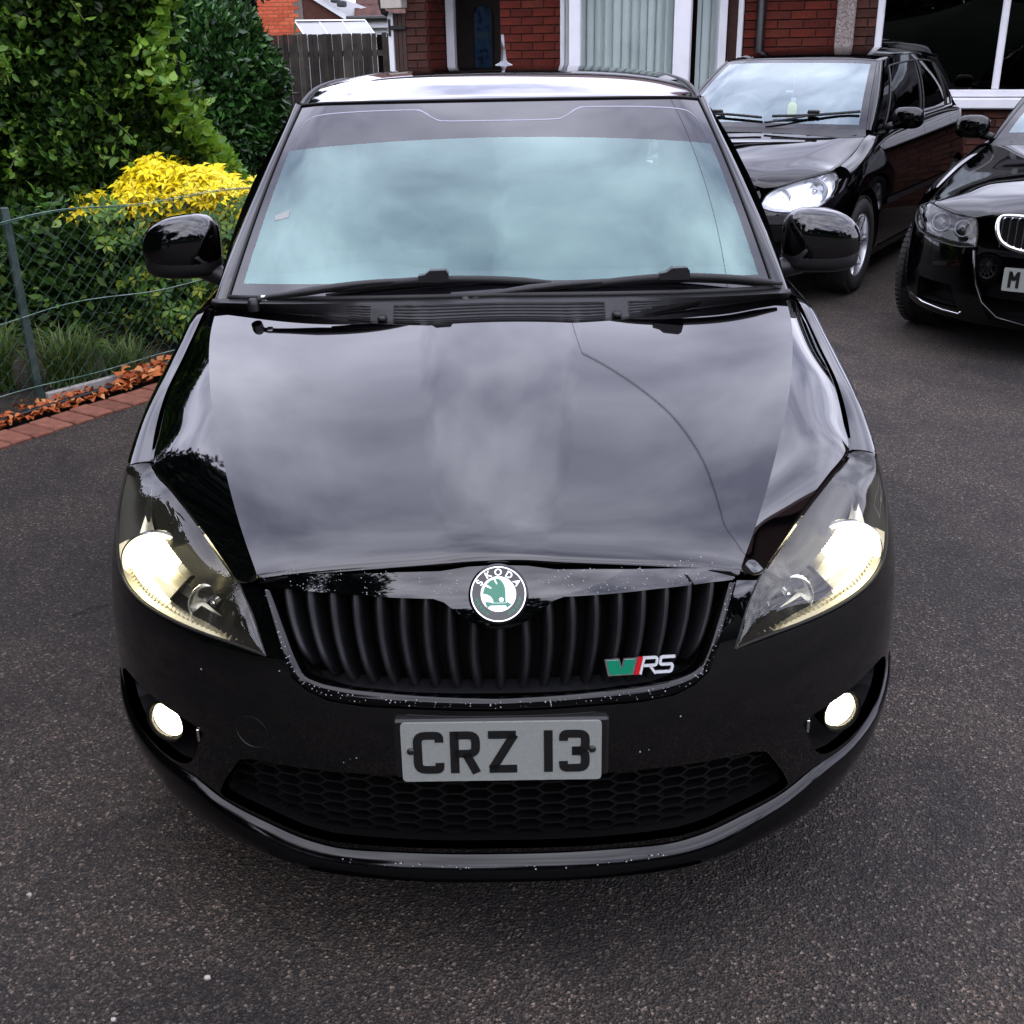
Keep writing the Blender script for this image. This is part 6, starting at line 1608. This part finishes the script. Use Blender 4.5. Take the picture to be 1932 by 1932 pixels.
island_mat('yellow_leaf', [(0, (.72, .52, .010)), (.4, (.88, .71, .014)), (.8, (.91, .78, .022)), (1, (.93, .85, .08))], .45, .35, .22, .15)
island_mat('green_leaf', [(0, (.020, .07, .008)), (.5, (.05, .14, .013)), (.85, (.13, .23, .016)), (1, (.32, .34, .03))], .5, .35, .2, .3)
island_mat('grass_blade', [(0, (.03, .07, .012)), (.5, (.07, .13, .02)), (.85, (.12, .17, .04)), (1, (.24, .22, .09))], .5, .3, .25)
island_mat('dead_leaf', [(0, (.24, .050, .012)), (.4, (.36, .085, .018)), (.75, (.46, .13, .03)), (1, (.55, .25, .09))], .6, .3, .1)
noise_mat('bark', [(.3, (.03, .022, .015)), (.7, (.07, .055, .04))], 12, 6, .9, .6, .01, 40)
noise_mat('stem_green', [(.3, (.05, .08, .02)), (.7, (.09, .12, .03))], 12, 4, .7)
def stems(c, r, n, h, name, parent, mtl='bark', rad=.012):
    mb = MB()
    for i in range(n):
        a = rng.uniform(0, 2 * pi); rr = rng.uniform(0, .35); p0 = Vector((c[0] + cos(a) * rr * r[0] * .4, c[1] + sin(a) * rr * r[1] * .4, 0)); p1 = Vector((c[0] + cos(a) * r[0] * .75, c[1] + sin(a) * r[1] * .7, h * rng.uniform(.6, 1)))
        mb.tube([p0, p0.lerp(p1, .4) + Vector((0, 0, .2 * h)), p1], [rad * 1.6, rad * 1.1, rad * .4], 5)
    return mb.build(name, mtl, parent, smooth=True)
# tall climbing hedge on the left
hd = empty('hedge', (-3.2, 5.4, 0)); tag(hd, 'tall leafy green hedge filling the upper left corner behind the wire fence', 'hedge')
hd_l = lambda P: P - np.array([-3.2, 5.4, 0])
N = 56000; z = rng.uniform(.15, 2.75, N); x = -5.4 + rng.uniform(0, 1, N) ** .8 * 3.6
xr = -1.66 - .26 * (z - .95) - .22 * np.sin(z * 5 + 1) * .5 - .05 * np.sin(z * 13)
xr = np.where(z < .9, -1.62 - .35 * (.9 - z), xr)
lum = .13 * np.sin(x * 4.1 + z * 2) * np.sin(z * 3.7 + x) + .07 * np.sin(x * 9 + 2) * np.sin(z * 8)
yf = 4.92 + lum + .35 * np.clip((x - xr + .5) / .5, 0, 1) ** 2
y = yf + rng.exponential(.09, N)
ok = x < xr + rng.normal(0, .035, N)
P = np.stack([x, y, z], -1)[ok]
ow = np.tile([[.15, -1, .25]], (len(P), 1)); top = P[:, 2] > 1.2
leaf_cloud('foliage', hd_l(P), .064, 'hedge_leaf', hd, .25, ow, .22, .62)
# side face and trailing bright shoots along the right edge
N = 4500; z = rng.uniform(.5, 2.75, N); xr = -1.66 - .26 * (z - .95) - .11 * np.sin(z * 5 + 1); yy = 4.98 + rng.uniform(0, .7, N); P = np.stack([xr - .02 + rng.normal(0, .04, N) - .30 * (yy - 4.95), yy, z], -1)
leaf_cloud('foliage', hd_l(P), .07, 'hedge_leaf_bright', hd, .4, np.tile([[.9, -.3, .4]], (N, 1)), .2, .6)
sh = MB(); LP_ = []
for i in range(46):
    z0 = rng.uniform(.9, 2.6); x0 = rng.uniform(-3.6, -1.7 - .26 * (z0 - .95)); p = Vector((x0, 4.85 + rng.uniform(0, .1), z0)); d = Vector((rng.uniform(-.2, .9), -.25, rng.uniform(-.9, .5))).normalized(); pts = [p]
    for k in range(7):
        d = (d + Vector((rng.normal(0, .12), rng.normal(0, .08), rng.normal(-.04, .1)))).normalized(); p = p + d * .055; pts.append(p); LP_ += [p + Vector(rng.normal(0, .012, 3)) for _ in range(3)]
    sh.tube([q - Vector((-3.2, 5.4, 0)) for q in pts], .0022, 3)
tag(sh.build('shoots', 'stem_green', hd), kind='stuff')
leaf_cloud('shoot_leaves', hd_l(np.array(LP_)), .055, 'hedge_leaf_bright', hd, .4, None, .2, .6)
stems((.0, .4), (1.6, .5), 16, 2.2, 'branches', hd, rad=.016)
m_ = MB().grid(np.array([[(x, 5.35 + .1 * sin(x * 3) - 5.4, z) for z in np.linspace(0, 2.6, 6)] for x in np.linspace(-2.2, 1.35, 8)])); m_.build('inner_core', 'dark_tree_leaf', hd)  # solid dark sheet inside the hedge, no separate twigs
# laurel by the path
la = empty('laurel_shrub', (-3.75, 13.0, 0)); tag(la, 'dark glossy evergreen laurel standing by the path in front of the board fence', 'shrub')
o3 = np.array([-3.75, 13.0, 0])
for c, r, n, sd in (((-3.65, 12.7, 1.05), (.95, .8, 1.0), 15000, 1), ((-3.55, 12.9, 1.0), (.75, .8, .85), 7000, 2), ((-4.3, 12.9, 1.5), (.9, .8, 1.1), 9000, 3), ((-3.25, 12.6, .62), (.5, .5, .50), 4500, 4)):
    P, d = shell_points(n, c, r, .75, .10, 3, sd, .12); leaf_cloud('foliage', P - o3, .11, 'laurel_leaf_green', la, .5, d, .2, .42)
stems((0, 0), (.8, .6), 12, 1.6, 'branches', la, rad=.02)
MB().grid(blob(0, -.1, 1.1, .72, .62, .85, 16, 10), close_u=True).build('inner_core', 'dark_tree_leaf', la)  # solid dark core under the laurel leaves
# dark conifer-like tree behind it
dt = empty('evergreen_tree', (-5.0, 15.5, 0)); tag(dt, 'almost black evergreen tree rising behind the laurel', 'tree')
o3 = np.array([-5.0, 15.5, 0])
for c, r, n, sd in (((-4.9, 15.3, 2.6), (1.3, 1.2, 1.9), 16000, 5), ((-4.1, 15.5, 2.9), (.95, .9, 1.2), 8000, 6)):
    P, d = shell_points(n, c, r, .7, .14, 3, sd, .3); leaf_cloud('crown', P - o3, .13, 'dark_tree_leaf', dt, .3, d, .2, .4)
MB().tube([(0, 0, 0), (.05, 0, 1.5), (.1, 0, 3.6)], [.14, .11, .03], 8).build('trunk', 'bark', dt, smooth=True)
MB().grid(blob(.1, .05, 2.6, .95, .85, 1.4, 16, 10), close_u=True).build('inner_core', 'dark_tree_leaf', dt)  # solid dark core within the crown
# golden shrub: rosettes of bright leaves over a green body
gs3 = empty('golden_shrub', (-1.78, 4.85, 0)); tag(gs3, 'low shrub with bright yellow leaf rosettes over the wire fence', 'shrub'); o3 = np.array([-1.78, 4.85, 0])
RV = []; RF = []
def rosette(p, n, size, k=7):
    n = Vector(n).normalized(); t = n.orthogonal().normalized(); b_ = n.cross(t); a0 = random.random() * 6
    for j in range(k):
        a = a0 + 2 * pi * j / k + random.uniform(-.2, .2); dr = (t * cos(a) + b_ * sin(a)); s_ = size * random.uniform(.75, 1.15); sd = n.cross(dr); ln = random.uniform(-.15, .35)
        q0 = Vector(p) + dr * s_ * .08; q1 = Vector(p) + dr * s_ * .55 + n * s_ * (.12 + ln * .4); q2 = Vector(p) + dr * s_ + n * s_ * (ln * .5 - .08); w_ = s_ * .20; bi = len(RV)
        RV.extend([q0, q1 + sd * w_ + n * w_ * .3, q2, q1 - sd * w_ + n * w_ * .3, q1]); RF.extend([(bi, bi + 1, bi + 4), (bi + 1, bi + 2, bi + 4), (bi + 2, bi + 3, bi + 4), (bi + 3, bi, bi + 4)])
def top_h(x, y): return .86 + .07 * sin(x * 7 + y * 3) + .04 * sin(x * 15) - .30 * max(0, abs(x + 1.84) - .48) ** 1.0 - .55 * max(0, (4.72 - y))
for i in range(1050):
    x = random.uniform(-2.34, -1.22); y = random.uniform(4.52, 5.15); h = top_h(x, y) + random.uniform(-.13, .02)
    if x < -2.2 and random.random() < .3 and y < 4.7: continue
    if x < -2.0 and h < .70: continue
    rosette((x - o3[0], y - o3[1], h), (random.gauss(0, .25), -.35 + random.gauss(0, .2), 1), .072)
for x, y, h in ((-1.93, 4.55, .63), (-1.90, 4.56, .64), (-1.36, 4.55, .66), (-1.30, 4.56, .60), (-1.42, 4.54, .70), (-1.28, 4.58, .55), (-1.34, 4.57, .71), (-1.48, 4.54, .73), (-1.30, 4.62, .46), (-1.27, 4.62, .42), (-1.31, 4.6, .52), (-1.28, 4.63, .33), (-1.33, 4.6, .38), (-1.29, 4.61, .29)): rosette((x - o3[0], y - o3[1], h), (0, -.8, .6), .06)
mk_fast('yellow_rosettes', [tuple(v) for v in RV], RF, 'yellow_leaf', gs3)
RV = []; RF = []
for i in range(680):
    x = random.uniform(-2.15, -1.15); y = random.uniform(4.42, 4.95); h = random.uniform(.08, .78)
    rosette((x - o3[0], y - o3[1] + .1 * sin(x * 9 + h * 8), h), (random.gauss(0, .4), -.8, .5), .062, 6)
mk_fast('green_rosettes', [tuple(v) for v in RV], RF, 'green_leaf', gs3)
stems((0, 0), (.45, .35), 14, .8, 'branches', gs3, rad=.008)
# undergrowth between hedge and wire
ug = empty('undergrowth', (-2.4, 4.4, 0)); tag(ug, 'mixed green leafy undergrowth behind the chain-link fence', kind='stuff'); bpy.data.objects.remove(ug)
N = 4600; x = rng.uniform(-3.6, -1.5, N); y = 4.35 + rng.uniform(0, .6, N) + .12 * np.sin(x * 6); z = .05 + rng.uniform(0, 1, N) ** 1.2 * (.62 + .22 * np.sin(x * 5 + 1)); P = np.stack([x, y, z], -1)
P = P[(P[:, 2] > .5) | (rng.uniform(0, 1, len(P)) < .55)]
tag(leaf_cloud('undergrowth', P, .062, 'hedge_leaf', None, .3, np.tile([[0, -1, .3]], (len(P), 1)), .2, .55), 'mixed green leafy undergrowth behind the chain-link fence', kind='stuff')
def low_plant(name, label, c, r, n, size, mtl):
    t = empty(name, c); tag(t, label, 'plant'); P, d = shell_points(n, (0, 0, r[2] * .9), r, .3, .2, 3, int(n)); leaf_cloud('leaves', P, size, mtl, t, .6, d, .25, .5); stems((0, 0), r, 6, r[2] * 1.4, 'stems', t, 'stem_green', .003)
low_plant('leafy_plant', 'bright green leafy plant low down behind the wire, nearest the car', (-1.62, 4.55, 0), (.24, .14, .17), 420, .06, 'hedge_leaf_bright')
low_plant('leafy_plant', 'small yellowish-green sprig low behind the middle of the wire fence', (-1.95, 4.5, .25), (.09, .06, .07), 60, .045, 'hedge_leaf_bright')
# grass tufts at the post
def tuft(name, label, c, n, h, spread):
    V = []; F = []
    for i in range(n):
        a = rng.uniform(0, 2 * pi); b0 = np.array([rng.normal(0, .05), rng.normal(0, .04), 0]); hh = h * rng.uniform(.6, 1.15); d = np.array([cos(a), sin(a), 0]); sp = spread * rng.uniform(.3, 1.2); w_ = .0045 * rng.uniform(.7, 1.4); sd = np.array([-d[1], d[0], 0]); bi = len(V)
        for k, t in enumerate((0, .35, .7, 1.0)):
            p = b0 + d * sp * t ** 1.6 + np.array([0, 0, hh * (t - .42 * t ** 3)]); ww = w_ * (1 - t * .92); V += [p - sd * ww, p + sd * ww]
        for k in range(3): F.append((bi + 2 * k, bi + 2 * k + 1, bi + 2 * k + 3, bi + 2 * k + 2))
    o = mk_fast(name, V, F, 'grass_blade'); o.location = c; tag(o, label, 'grass'); return o
tuft('grass_clump', 'tall arching grass clump behind the fence post', (-2.20, 3.82, 0), 330, .42, .26)
tuft('grass_clump', 'thick grass clump at the left edge below the hedge', (-2.55, 3.75, 0), 380, .46, .26)
tuft('grass_clump', 'short grass clump just right of the fence post', (-1.98, 4.02, 0), 160, .26, .18)

# ------------------------------------------------------------------ chain-link fence
noise_mat('green_post', [(.35, (.022, .042, .036)), (.6, (.055, .08, .07)), (.75, (.11, .085, .065))], 14, 6, .6)
noise_mat('green_wire', [(.3, (.016, .055, .036)), (.7, (.035, .09, .062))], 30, 3, .45)
noise_mat('bare_wire', [(.35, (.05, .14, .10)), (.7, (.26, .33, .29))], 9, 3, .4, spec=.6)
FD = Vector((.63, .777, 0)).normalized(); FN = Vector((.777, -.63, 0)); F0 = Vector((-2.215, 3.50, 0))
cf = empty('chain_link_fence', F0, 0); tag(cf, 'green chain-link fence on a thin post beside the car', 'fence')
MB().box((-.017, -.017, -.02), (.017, .017, .90), .003).build('post', 'green_post', cf, rot=(0, 0, .68))
P2 = MB().box((-.02, -.02, -.02), (.02, .02, .9), .003).build('post', 'green_post', cf, loc=FD * 2.9, rot=(0, 0, .68))
wire = MB(); cell = .052; nh = 12
sag = lambda s_: .006 * sin(s_ * 2.3) + .004 * sin(s_ * 5.1)
for i in range(-9, 38):
    pts = []
    for k in range(2 * nh + 1):
        s_ = i * cell * 1.38 + (cell * .69 if k % 2 else 0); zz_ = .045 + k * .0345
        if k == 2 * nh: zz_ += .012
        p = FD * s_ + FN * (.022 + (.003 if k % 2 else -.003) + .012 * sin(s_ * 3 + zz_ * 4)) + Vector((0, 0, zz_ + sag(s_))); pts.append(p)
    pts.append(pts[-1] + FD * .012 + Vector((0, 0, .016))); wire.tube(pts, .00135, 4)
    pts2 = []
    for k in range(2 * nh + 1):
        s_ = i * cell * 1.38 - (0 if k % 2 == 0 else cell * .69); zz_ = .045 + k * .0345
        pts2.append(FD * s_ + FN * (.022 + (-.003 if k % 2 else .003) + .012 * sin(s_ * 3 + zz_ * 4)) + Vector((0, 0, zz_ + sag(s_))))
    wire.tube(pts2, .00135, 4)
wm = wire.build('chain_link_mesh', 'green_wire', cf); tag(wm, kind='stuff')
for z_, mt_, rr in ((.845, 'bare_wire', .0022), (.838, 'green_wire', .002), (.42, 'bare_wire', .0024), (.085, 'bare_wire', .0024)):
    MB().tube([FD * s_ + FN * .03 + Vector((0, 0, z_ + sag(s_) * 1.4 + .01 * sin(s_ * 7 + z_ * 30))) for s_ in np.linspace(-.7, 2.9, 60)], rr, 5).build('line_wire', mt_, cf, smooth=True)
# ---- gravel board, plastic edging, brick edging, dead leaves
noise_mat('concrete_pale', [(.3, (.22, .21, .19)), (.7, (.38, .36, .33))], 18, 6, .9, .4, .004, 90)
gb = MB()
def oriented(mb, s0, s1, o0, o1, z0, z1, bev=.004):
    b_ = MB().box((s0, o0, z0), (s1, o1, z1), bev); mb.add([tuple(F0 + FD * a + FN * b + Vector((0, 0, c))) for a, b, c in b_.v], b_.f); return mb
tag(oriented(gb, .02, 2.6, .012, .045, -.02, .050).build('gravel_board', 'concrete_pale'), 'pale concrete board along the foot of the chain-link fence', 'kerb')
# brick edging runs from the left frame edge towards the back of the car
E0 = Vector((-2.235, 3.045, 0)); E1 = Vector((-1.775, 3.74, 0)); ED = (E1 - E0).normalized(); EN = Vector((ED.y, -ED.x, 0)); brick_mat('paver_red', [(0, (.13, .052, .034)), (.5, (.17, .066, .042)), (1, (.21, .085, .055))])
eb = empty('brick_edging', E0); tag(eb, 'row of red brick pavers edging the drive on the left', 'edging')
pmesh = None
bmx = MB().box((-.048, .004, -.03), (.048, .198, .012), .005)
for i in range(-9, 16):
    s_ = i * .1045; b_ = bmx
    if pmesh is None:
        ob = b_.build('paver', 'paver_red', eb); pmesh = ob.data
    else:
        ob = bpy.data.objects.new('paver', pmesh); col.objects.link(ob); ob.parent = eb
    ob.location = ED * s_ + EN * (random.uniform(-.004, .004)) + Vector((0, 0, random.uniform(-.003, .003))); ob.rotation_euler = (0, 0, atan2(ED.y, ED.x) - pi + random.uniform(-.015, .015)); ob.rotation_euler.z += pi
    ob.scale = (1, -1, 1)
pe = MB(); b_ = MB().box((-.9, -.012, -.01), (1.02, .012, .045), .004)
pe.add([tuple(E0 + ED * a - EN * (.055 + b) + Vector((0, 0, c))) for a, b, c in b_.v], b_.f); tag(pe.build('edging_strip', 'black_plastic'), 'black plastic edging strip behind the brick pavers', 'edging')
DV = []; DF = []
def dead(p, s_):
    a = random.uniform(0, 2 * pi); d = Vector((cos(a), sin(a), random.uniform(-.2, .5))).normalized(); sd = d.cross(Vector((random.gauss(0, .4), random.gauss(0, .4), 1))).normalized(); n = sd.cross(d); w_ = s_ * random.uniform(.28, .5); cu_ = random.uniform(.1, .5); bi = len(DV)
    for t, ww in ((0, .12), (.3, .9), (.65, 1), (1, .08)):
        c_ = Vector(p) + d * s_ * t + n * s_ * cu_ * (t * (1 - t) * 2); DV.extend([c_ - sd * w_ * ww + n * w_ * ww * .6, c_, c_ + sd * w_ * ww + n * w_ * ww * .5])
    for k in range(3):
        for j in range(2): DF.append((bi + 3 * k + j, bi + 3 * k + j + 1, bi + 3 * k + j + 4, bi + 3 * k + j + 3))
for i in range(520):
    t = random.random(); s_ = -.85 + t * 2.6; ex = 1 if s_ > .75 else .55
    p = E0 + ED * s_ - EN * (.015 + abs(random.gauss(0, .03 if s_ < .75 else .06))) ; p.z = .014 + abs(random.gauss(0, .010 if s_ < .8 else .022)) ; dead(p, random.uniform(.022, .05))
for i in range(260):
    s_ = random.uniform(.72, 1.75); p = E0 + ED * s_ - EN * random.uniform(.0, .17); p.z = .01 + random.uniform(0, .05); dead(p, random.uniform(.03, .065))
for i in range(60):
    s_ = random.uniform(-.1, .6); p = E0 + ED * s_ - EN * random.uniform(.09, .20); p.z = .01 + random.uniform(0, .03); dead(p, random.uniform(.03, .05))
tag(mk_fast('fallen_leaves', [tuple(v) for v in DV], DF, 'dead_leaf'), 'drift of dry orange leaves along the edging', kind='stuff')
cp = MB().lathe([(.026, 0), (.030, .004), (.034, .055), (.036, .058), (.032, .056), (.028, .006), (.001, .005)], 20, 'z').build('plastic_cup', 'plate_white', smooth=True, sharp=40, loc=(-1.70, 3.98, .045), rot=(1.3, .3, .4)); tag(cp, 'crumpled white plastic cup lying in the orange leaves', 'cup')
# small things on the tarmac
tw = MB().tube([(-1.29, 1.36, .004), (-1.25, 1.40, .010), (-1.21, 1.43, .006), (-1.18, 1.445, .009)], [.0022, .002, .0017, .001], 5).build('twig', 'bark', smooth=True); tag(tw, 'thin brown twig on the tarmac left of the left headlight', 'twig')
noise_mat('stone_white', [(.3, (.28, .26, .23)), (.7, (.45, .42, .38))], 60, 4, .8)
for (x, y), r, lab in (((-.95, .19), .0055, 'white pebble on the tarmac near the left edge, level with the lip'), ((-.54, -.03), .0065, 'pale pebble on the tarmac at the bottom left of the frame'), ((-.68, -.12), .005, 'yellowish stone chip at the very bottom edge of the frame'), ((2.42, 2.0), .007, 'tiny white stone on the tarmac right of the car')):
    bq = blob(x, y, r * .6, r, r * .75, r * .7, 10, 7, .8, .9); bq += rng.normal(0, r * .08, bq.shape); tag(MB().grid(bq, close_u=True).build('pebble', 'stone_white', smooth=True), lab, 'pebble', 'loose stones on the tarmac')

# ------------------------------------------------------------------ street behind the camera, seen only mirrored in the bodywork
tag(mk('road', [(-120, -17, .004), (120, -17, .004), (120, -9.2, .004), (-120, -9.2, .004)], [(0, 1, 2, 3)], 'asphalt'), kind='structure')
def street_tree(label, x, y, h, r, n, seed):
    t = empty('street_tree', (x, y, 0)); tag(t, label, 'tree', 'trees across the street')
    rg = np.random.default_rng(seed); MB().tube([(0, 0, 0), (.1, 0, h * .3), (0, .1, h * .75)], [.22, .17, .05], 8).build('trunk', 'bark', t, smooth=True)
    A = []; Dd = []
    for k in range(7):
        c = (rg.normal(0, r * .38), rg.normal(0, r * .38), h * (.45 + .45 * rg.uniform())); P, d = shell_points(n // 7, c, (r * .55, r * .55, r * .6), .55, .15, 3, seed * 10 + k); A.append(P); Dd.append(d)
    leaf_cloud('crown', np.concatenate(A), .26, 'dark_tree_leaf', t, .3, np.concatenate(Dd), .2, .5)
    MB().grid(blob(0, 0, h * .6, r * .55, r * .55, h * .26, 14, 8), close_u=True).build('inner_core', 'dark_tree_leaf', t)  # solid dark core filling the middle of the crown
for i, (x, y, h, r, lb_) in enumerate([(-6.0, 3.2, 8.2, 1.7, 'tall dark tree mirrored at the left of the bonnet nose'), (-6.9, .4, 9.0, 2.2, 'broad dark tree mirrored in the left headlamp glass'), (-6.6, -3.4, 8.0, 2.2, 'dark tree mirrored low on the left of the bumper'), (-5.2, -8.5, 8.0, 2.0, 'narrower dark tree mirrored beside the left bonnet line'), (4.5, -20, 6.0, 2.3, 'low dark tree mirrored at the right of the bonnet nose'), (9.5, -19, 6.5, 2.8, 'rounded dark tree mirrored in the right door mirror'), (.8, -21, 5.2, 2.0, 'small dark tree mirrored beside the round badge')]):
    street_tree(lb_, x, y, h, r, 3500, 20 + i)
# wooded far side of the street, one dark mass
N = 26000; x = rng.uniform(-45, 45, N); hh_ = 5.2 + 1.5 * np.sin(x * .35 + 1) + .9 * np.sin(x * .9) + .5 * np.sin(x * 2.1); z = hh_ * rng.uniform(0, 1, N) ** .7; y = -22 + rng.uniform(0, 1.2, N) + .6 * np.sin(x * 1.3)
fo_ = leaf_cloud('far_wood', np.stack([x, y, z], -1), .55, 'dark_tree_leaf', None, .3, np.tile([[0, .8, .4]], (N, 1)), .2, .6); tag(fo_, 'dark line of trees across the street, mirrored in the bodywork', kind='stuff')
hg = []
for x in np.linspace(-40, 40, 61): hg.append([(x, -18.2, 0), (x, -18.0, 1.2 + .2 * sin(x * 1.7)), (x, -18.4, 2.0 + .35 * sin(x * .9) + .2 * sin(x * 2.3)), (x, -19.4, 2.0 + .35 * sin(x * .9)), (x, -19.8, 0)])
tag(MB().grid(np.array(hg)).build('roadside_hedge', 'dark_tree_leaf', smooth=True), 'long dark hedge across the street mirrored low in the bodywork', 'hedge')
# unseen hedge (left) and house (right), added to darken the reflections in the wings
bh = empty('reflection_hedge', (-6.0, -1.5, 0)); tag(bh, 'added unseen tall hedge left of the drive, darkening the reflection in the left wing', 'hedge')
N = 13000; yv = rng.uniform(-6, 5.2, N); zv = rng.uniform(0, 1, N) ** .75 * (5.4 + .35 * np.sin(yv * 2.1) + .2 * np.sin(yv * 5)); xv = .35 * rng.uniform(0, 1, N) + .15 * np.sin(yv * 3 + zv * 2)
leaf_cloud('foliage', np.stack([xv, yv + 1.5, zv], -1), .17, 'dark_tree_leaf', bh, .3, np.tile([[1, 0, .3]], (N, 1)), .2, .5)
MB().box((-.6, -4.5, 0), (.05, 6.6, 4.9)).build('inner_core', 'dark_tree_leaf', bh)  # solid dark box closing the gaps in this added hedge
nh_ = empty('house', (7.8, 4.0, 0)); tag(nh_, 'added unseen brown brick house on the right, darkening the reflection in the right wing', 'house')
MB().box((0, 0, 0), (6, 3.4, 3.6)).build('wall', 'brick_brown', nh_)
MB().prism([(-.3, 3.55), (3, 5.2), (6.3, 3.55)], lambda u, v: (u, -.3, v), lambda u, v: (u, 3.6, v)).build('roof', 'roof_tile', nh_)
for yy in (.8,):
    wf = MB().box((-.05, yy, 1.0), (.02, yy + 1.7, 2.3), .01).build('window', 'white_upvc', nh_)
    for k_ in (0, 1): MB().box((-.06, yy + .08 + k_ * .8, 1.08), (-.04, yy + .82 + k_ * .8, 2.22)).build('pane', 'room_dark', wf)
# overhead telephone cable from the house to a pole, mirrored in the bonnet and windscreen
p0, p1 = Vector((-2.3, 10.3, 2.75)), Vector((8.6, -9.6, 6.7))
pts = [p0.lerp(p1, t) - Vector((0, 0, 1.1 * t * (1 - t))) for t in np.linspace(0, 1, 50)]
cb = MB().tube(pts, .0045, 5).build('overhead_cable', 'rubber', smooth=True); tag(cb, 'thin overhead cable mirrored as a dark line in bonnet and windscreen', 'cable')
tp_ = MB().tube([(8.6, -9.7, 0), (8.6, -9.7, 7.2)], [.14, .10], 10).build('telegraph_pole', 'bark', smooth=True); tag(tp_, 'wooden telegraph pole across the street', 'pole')
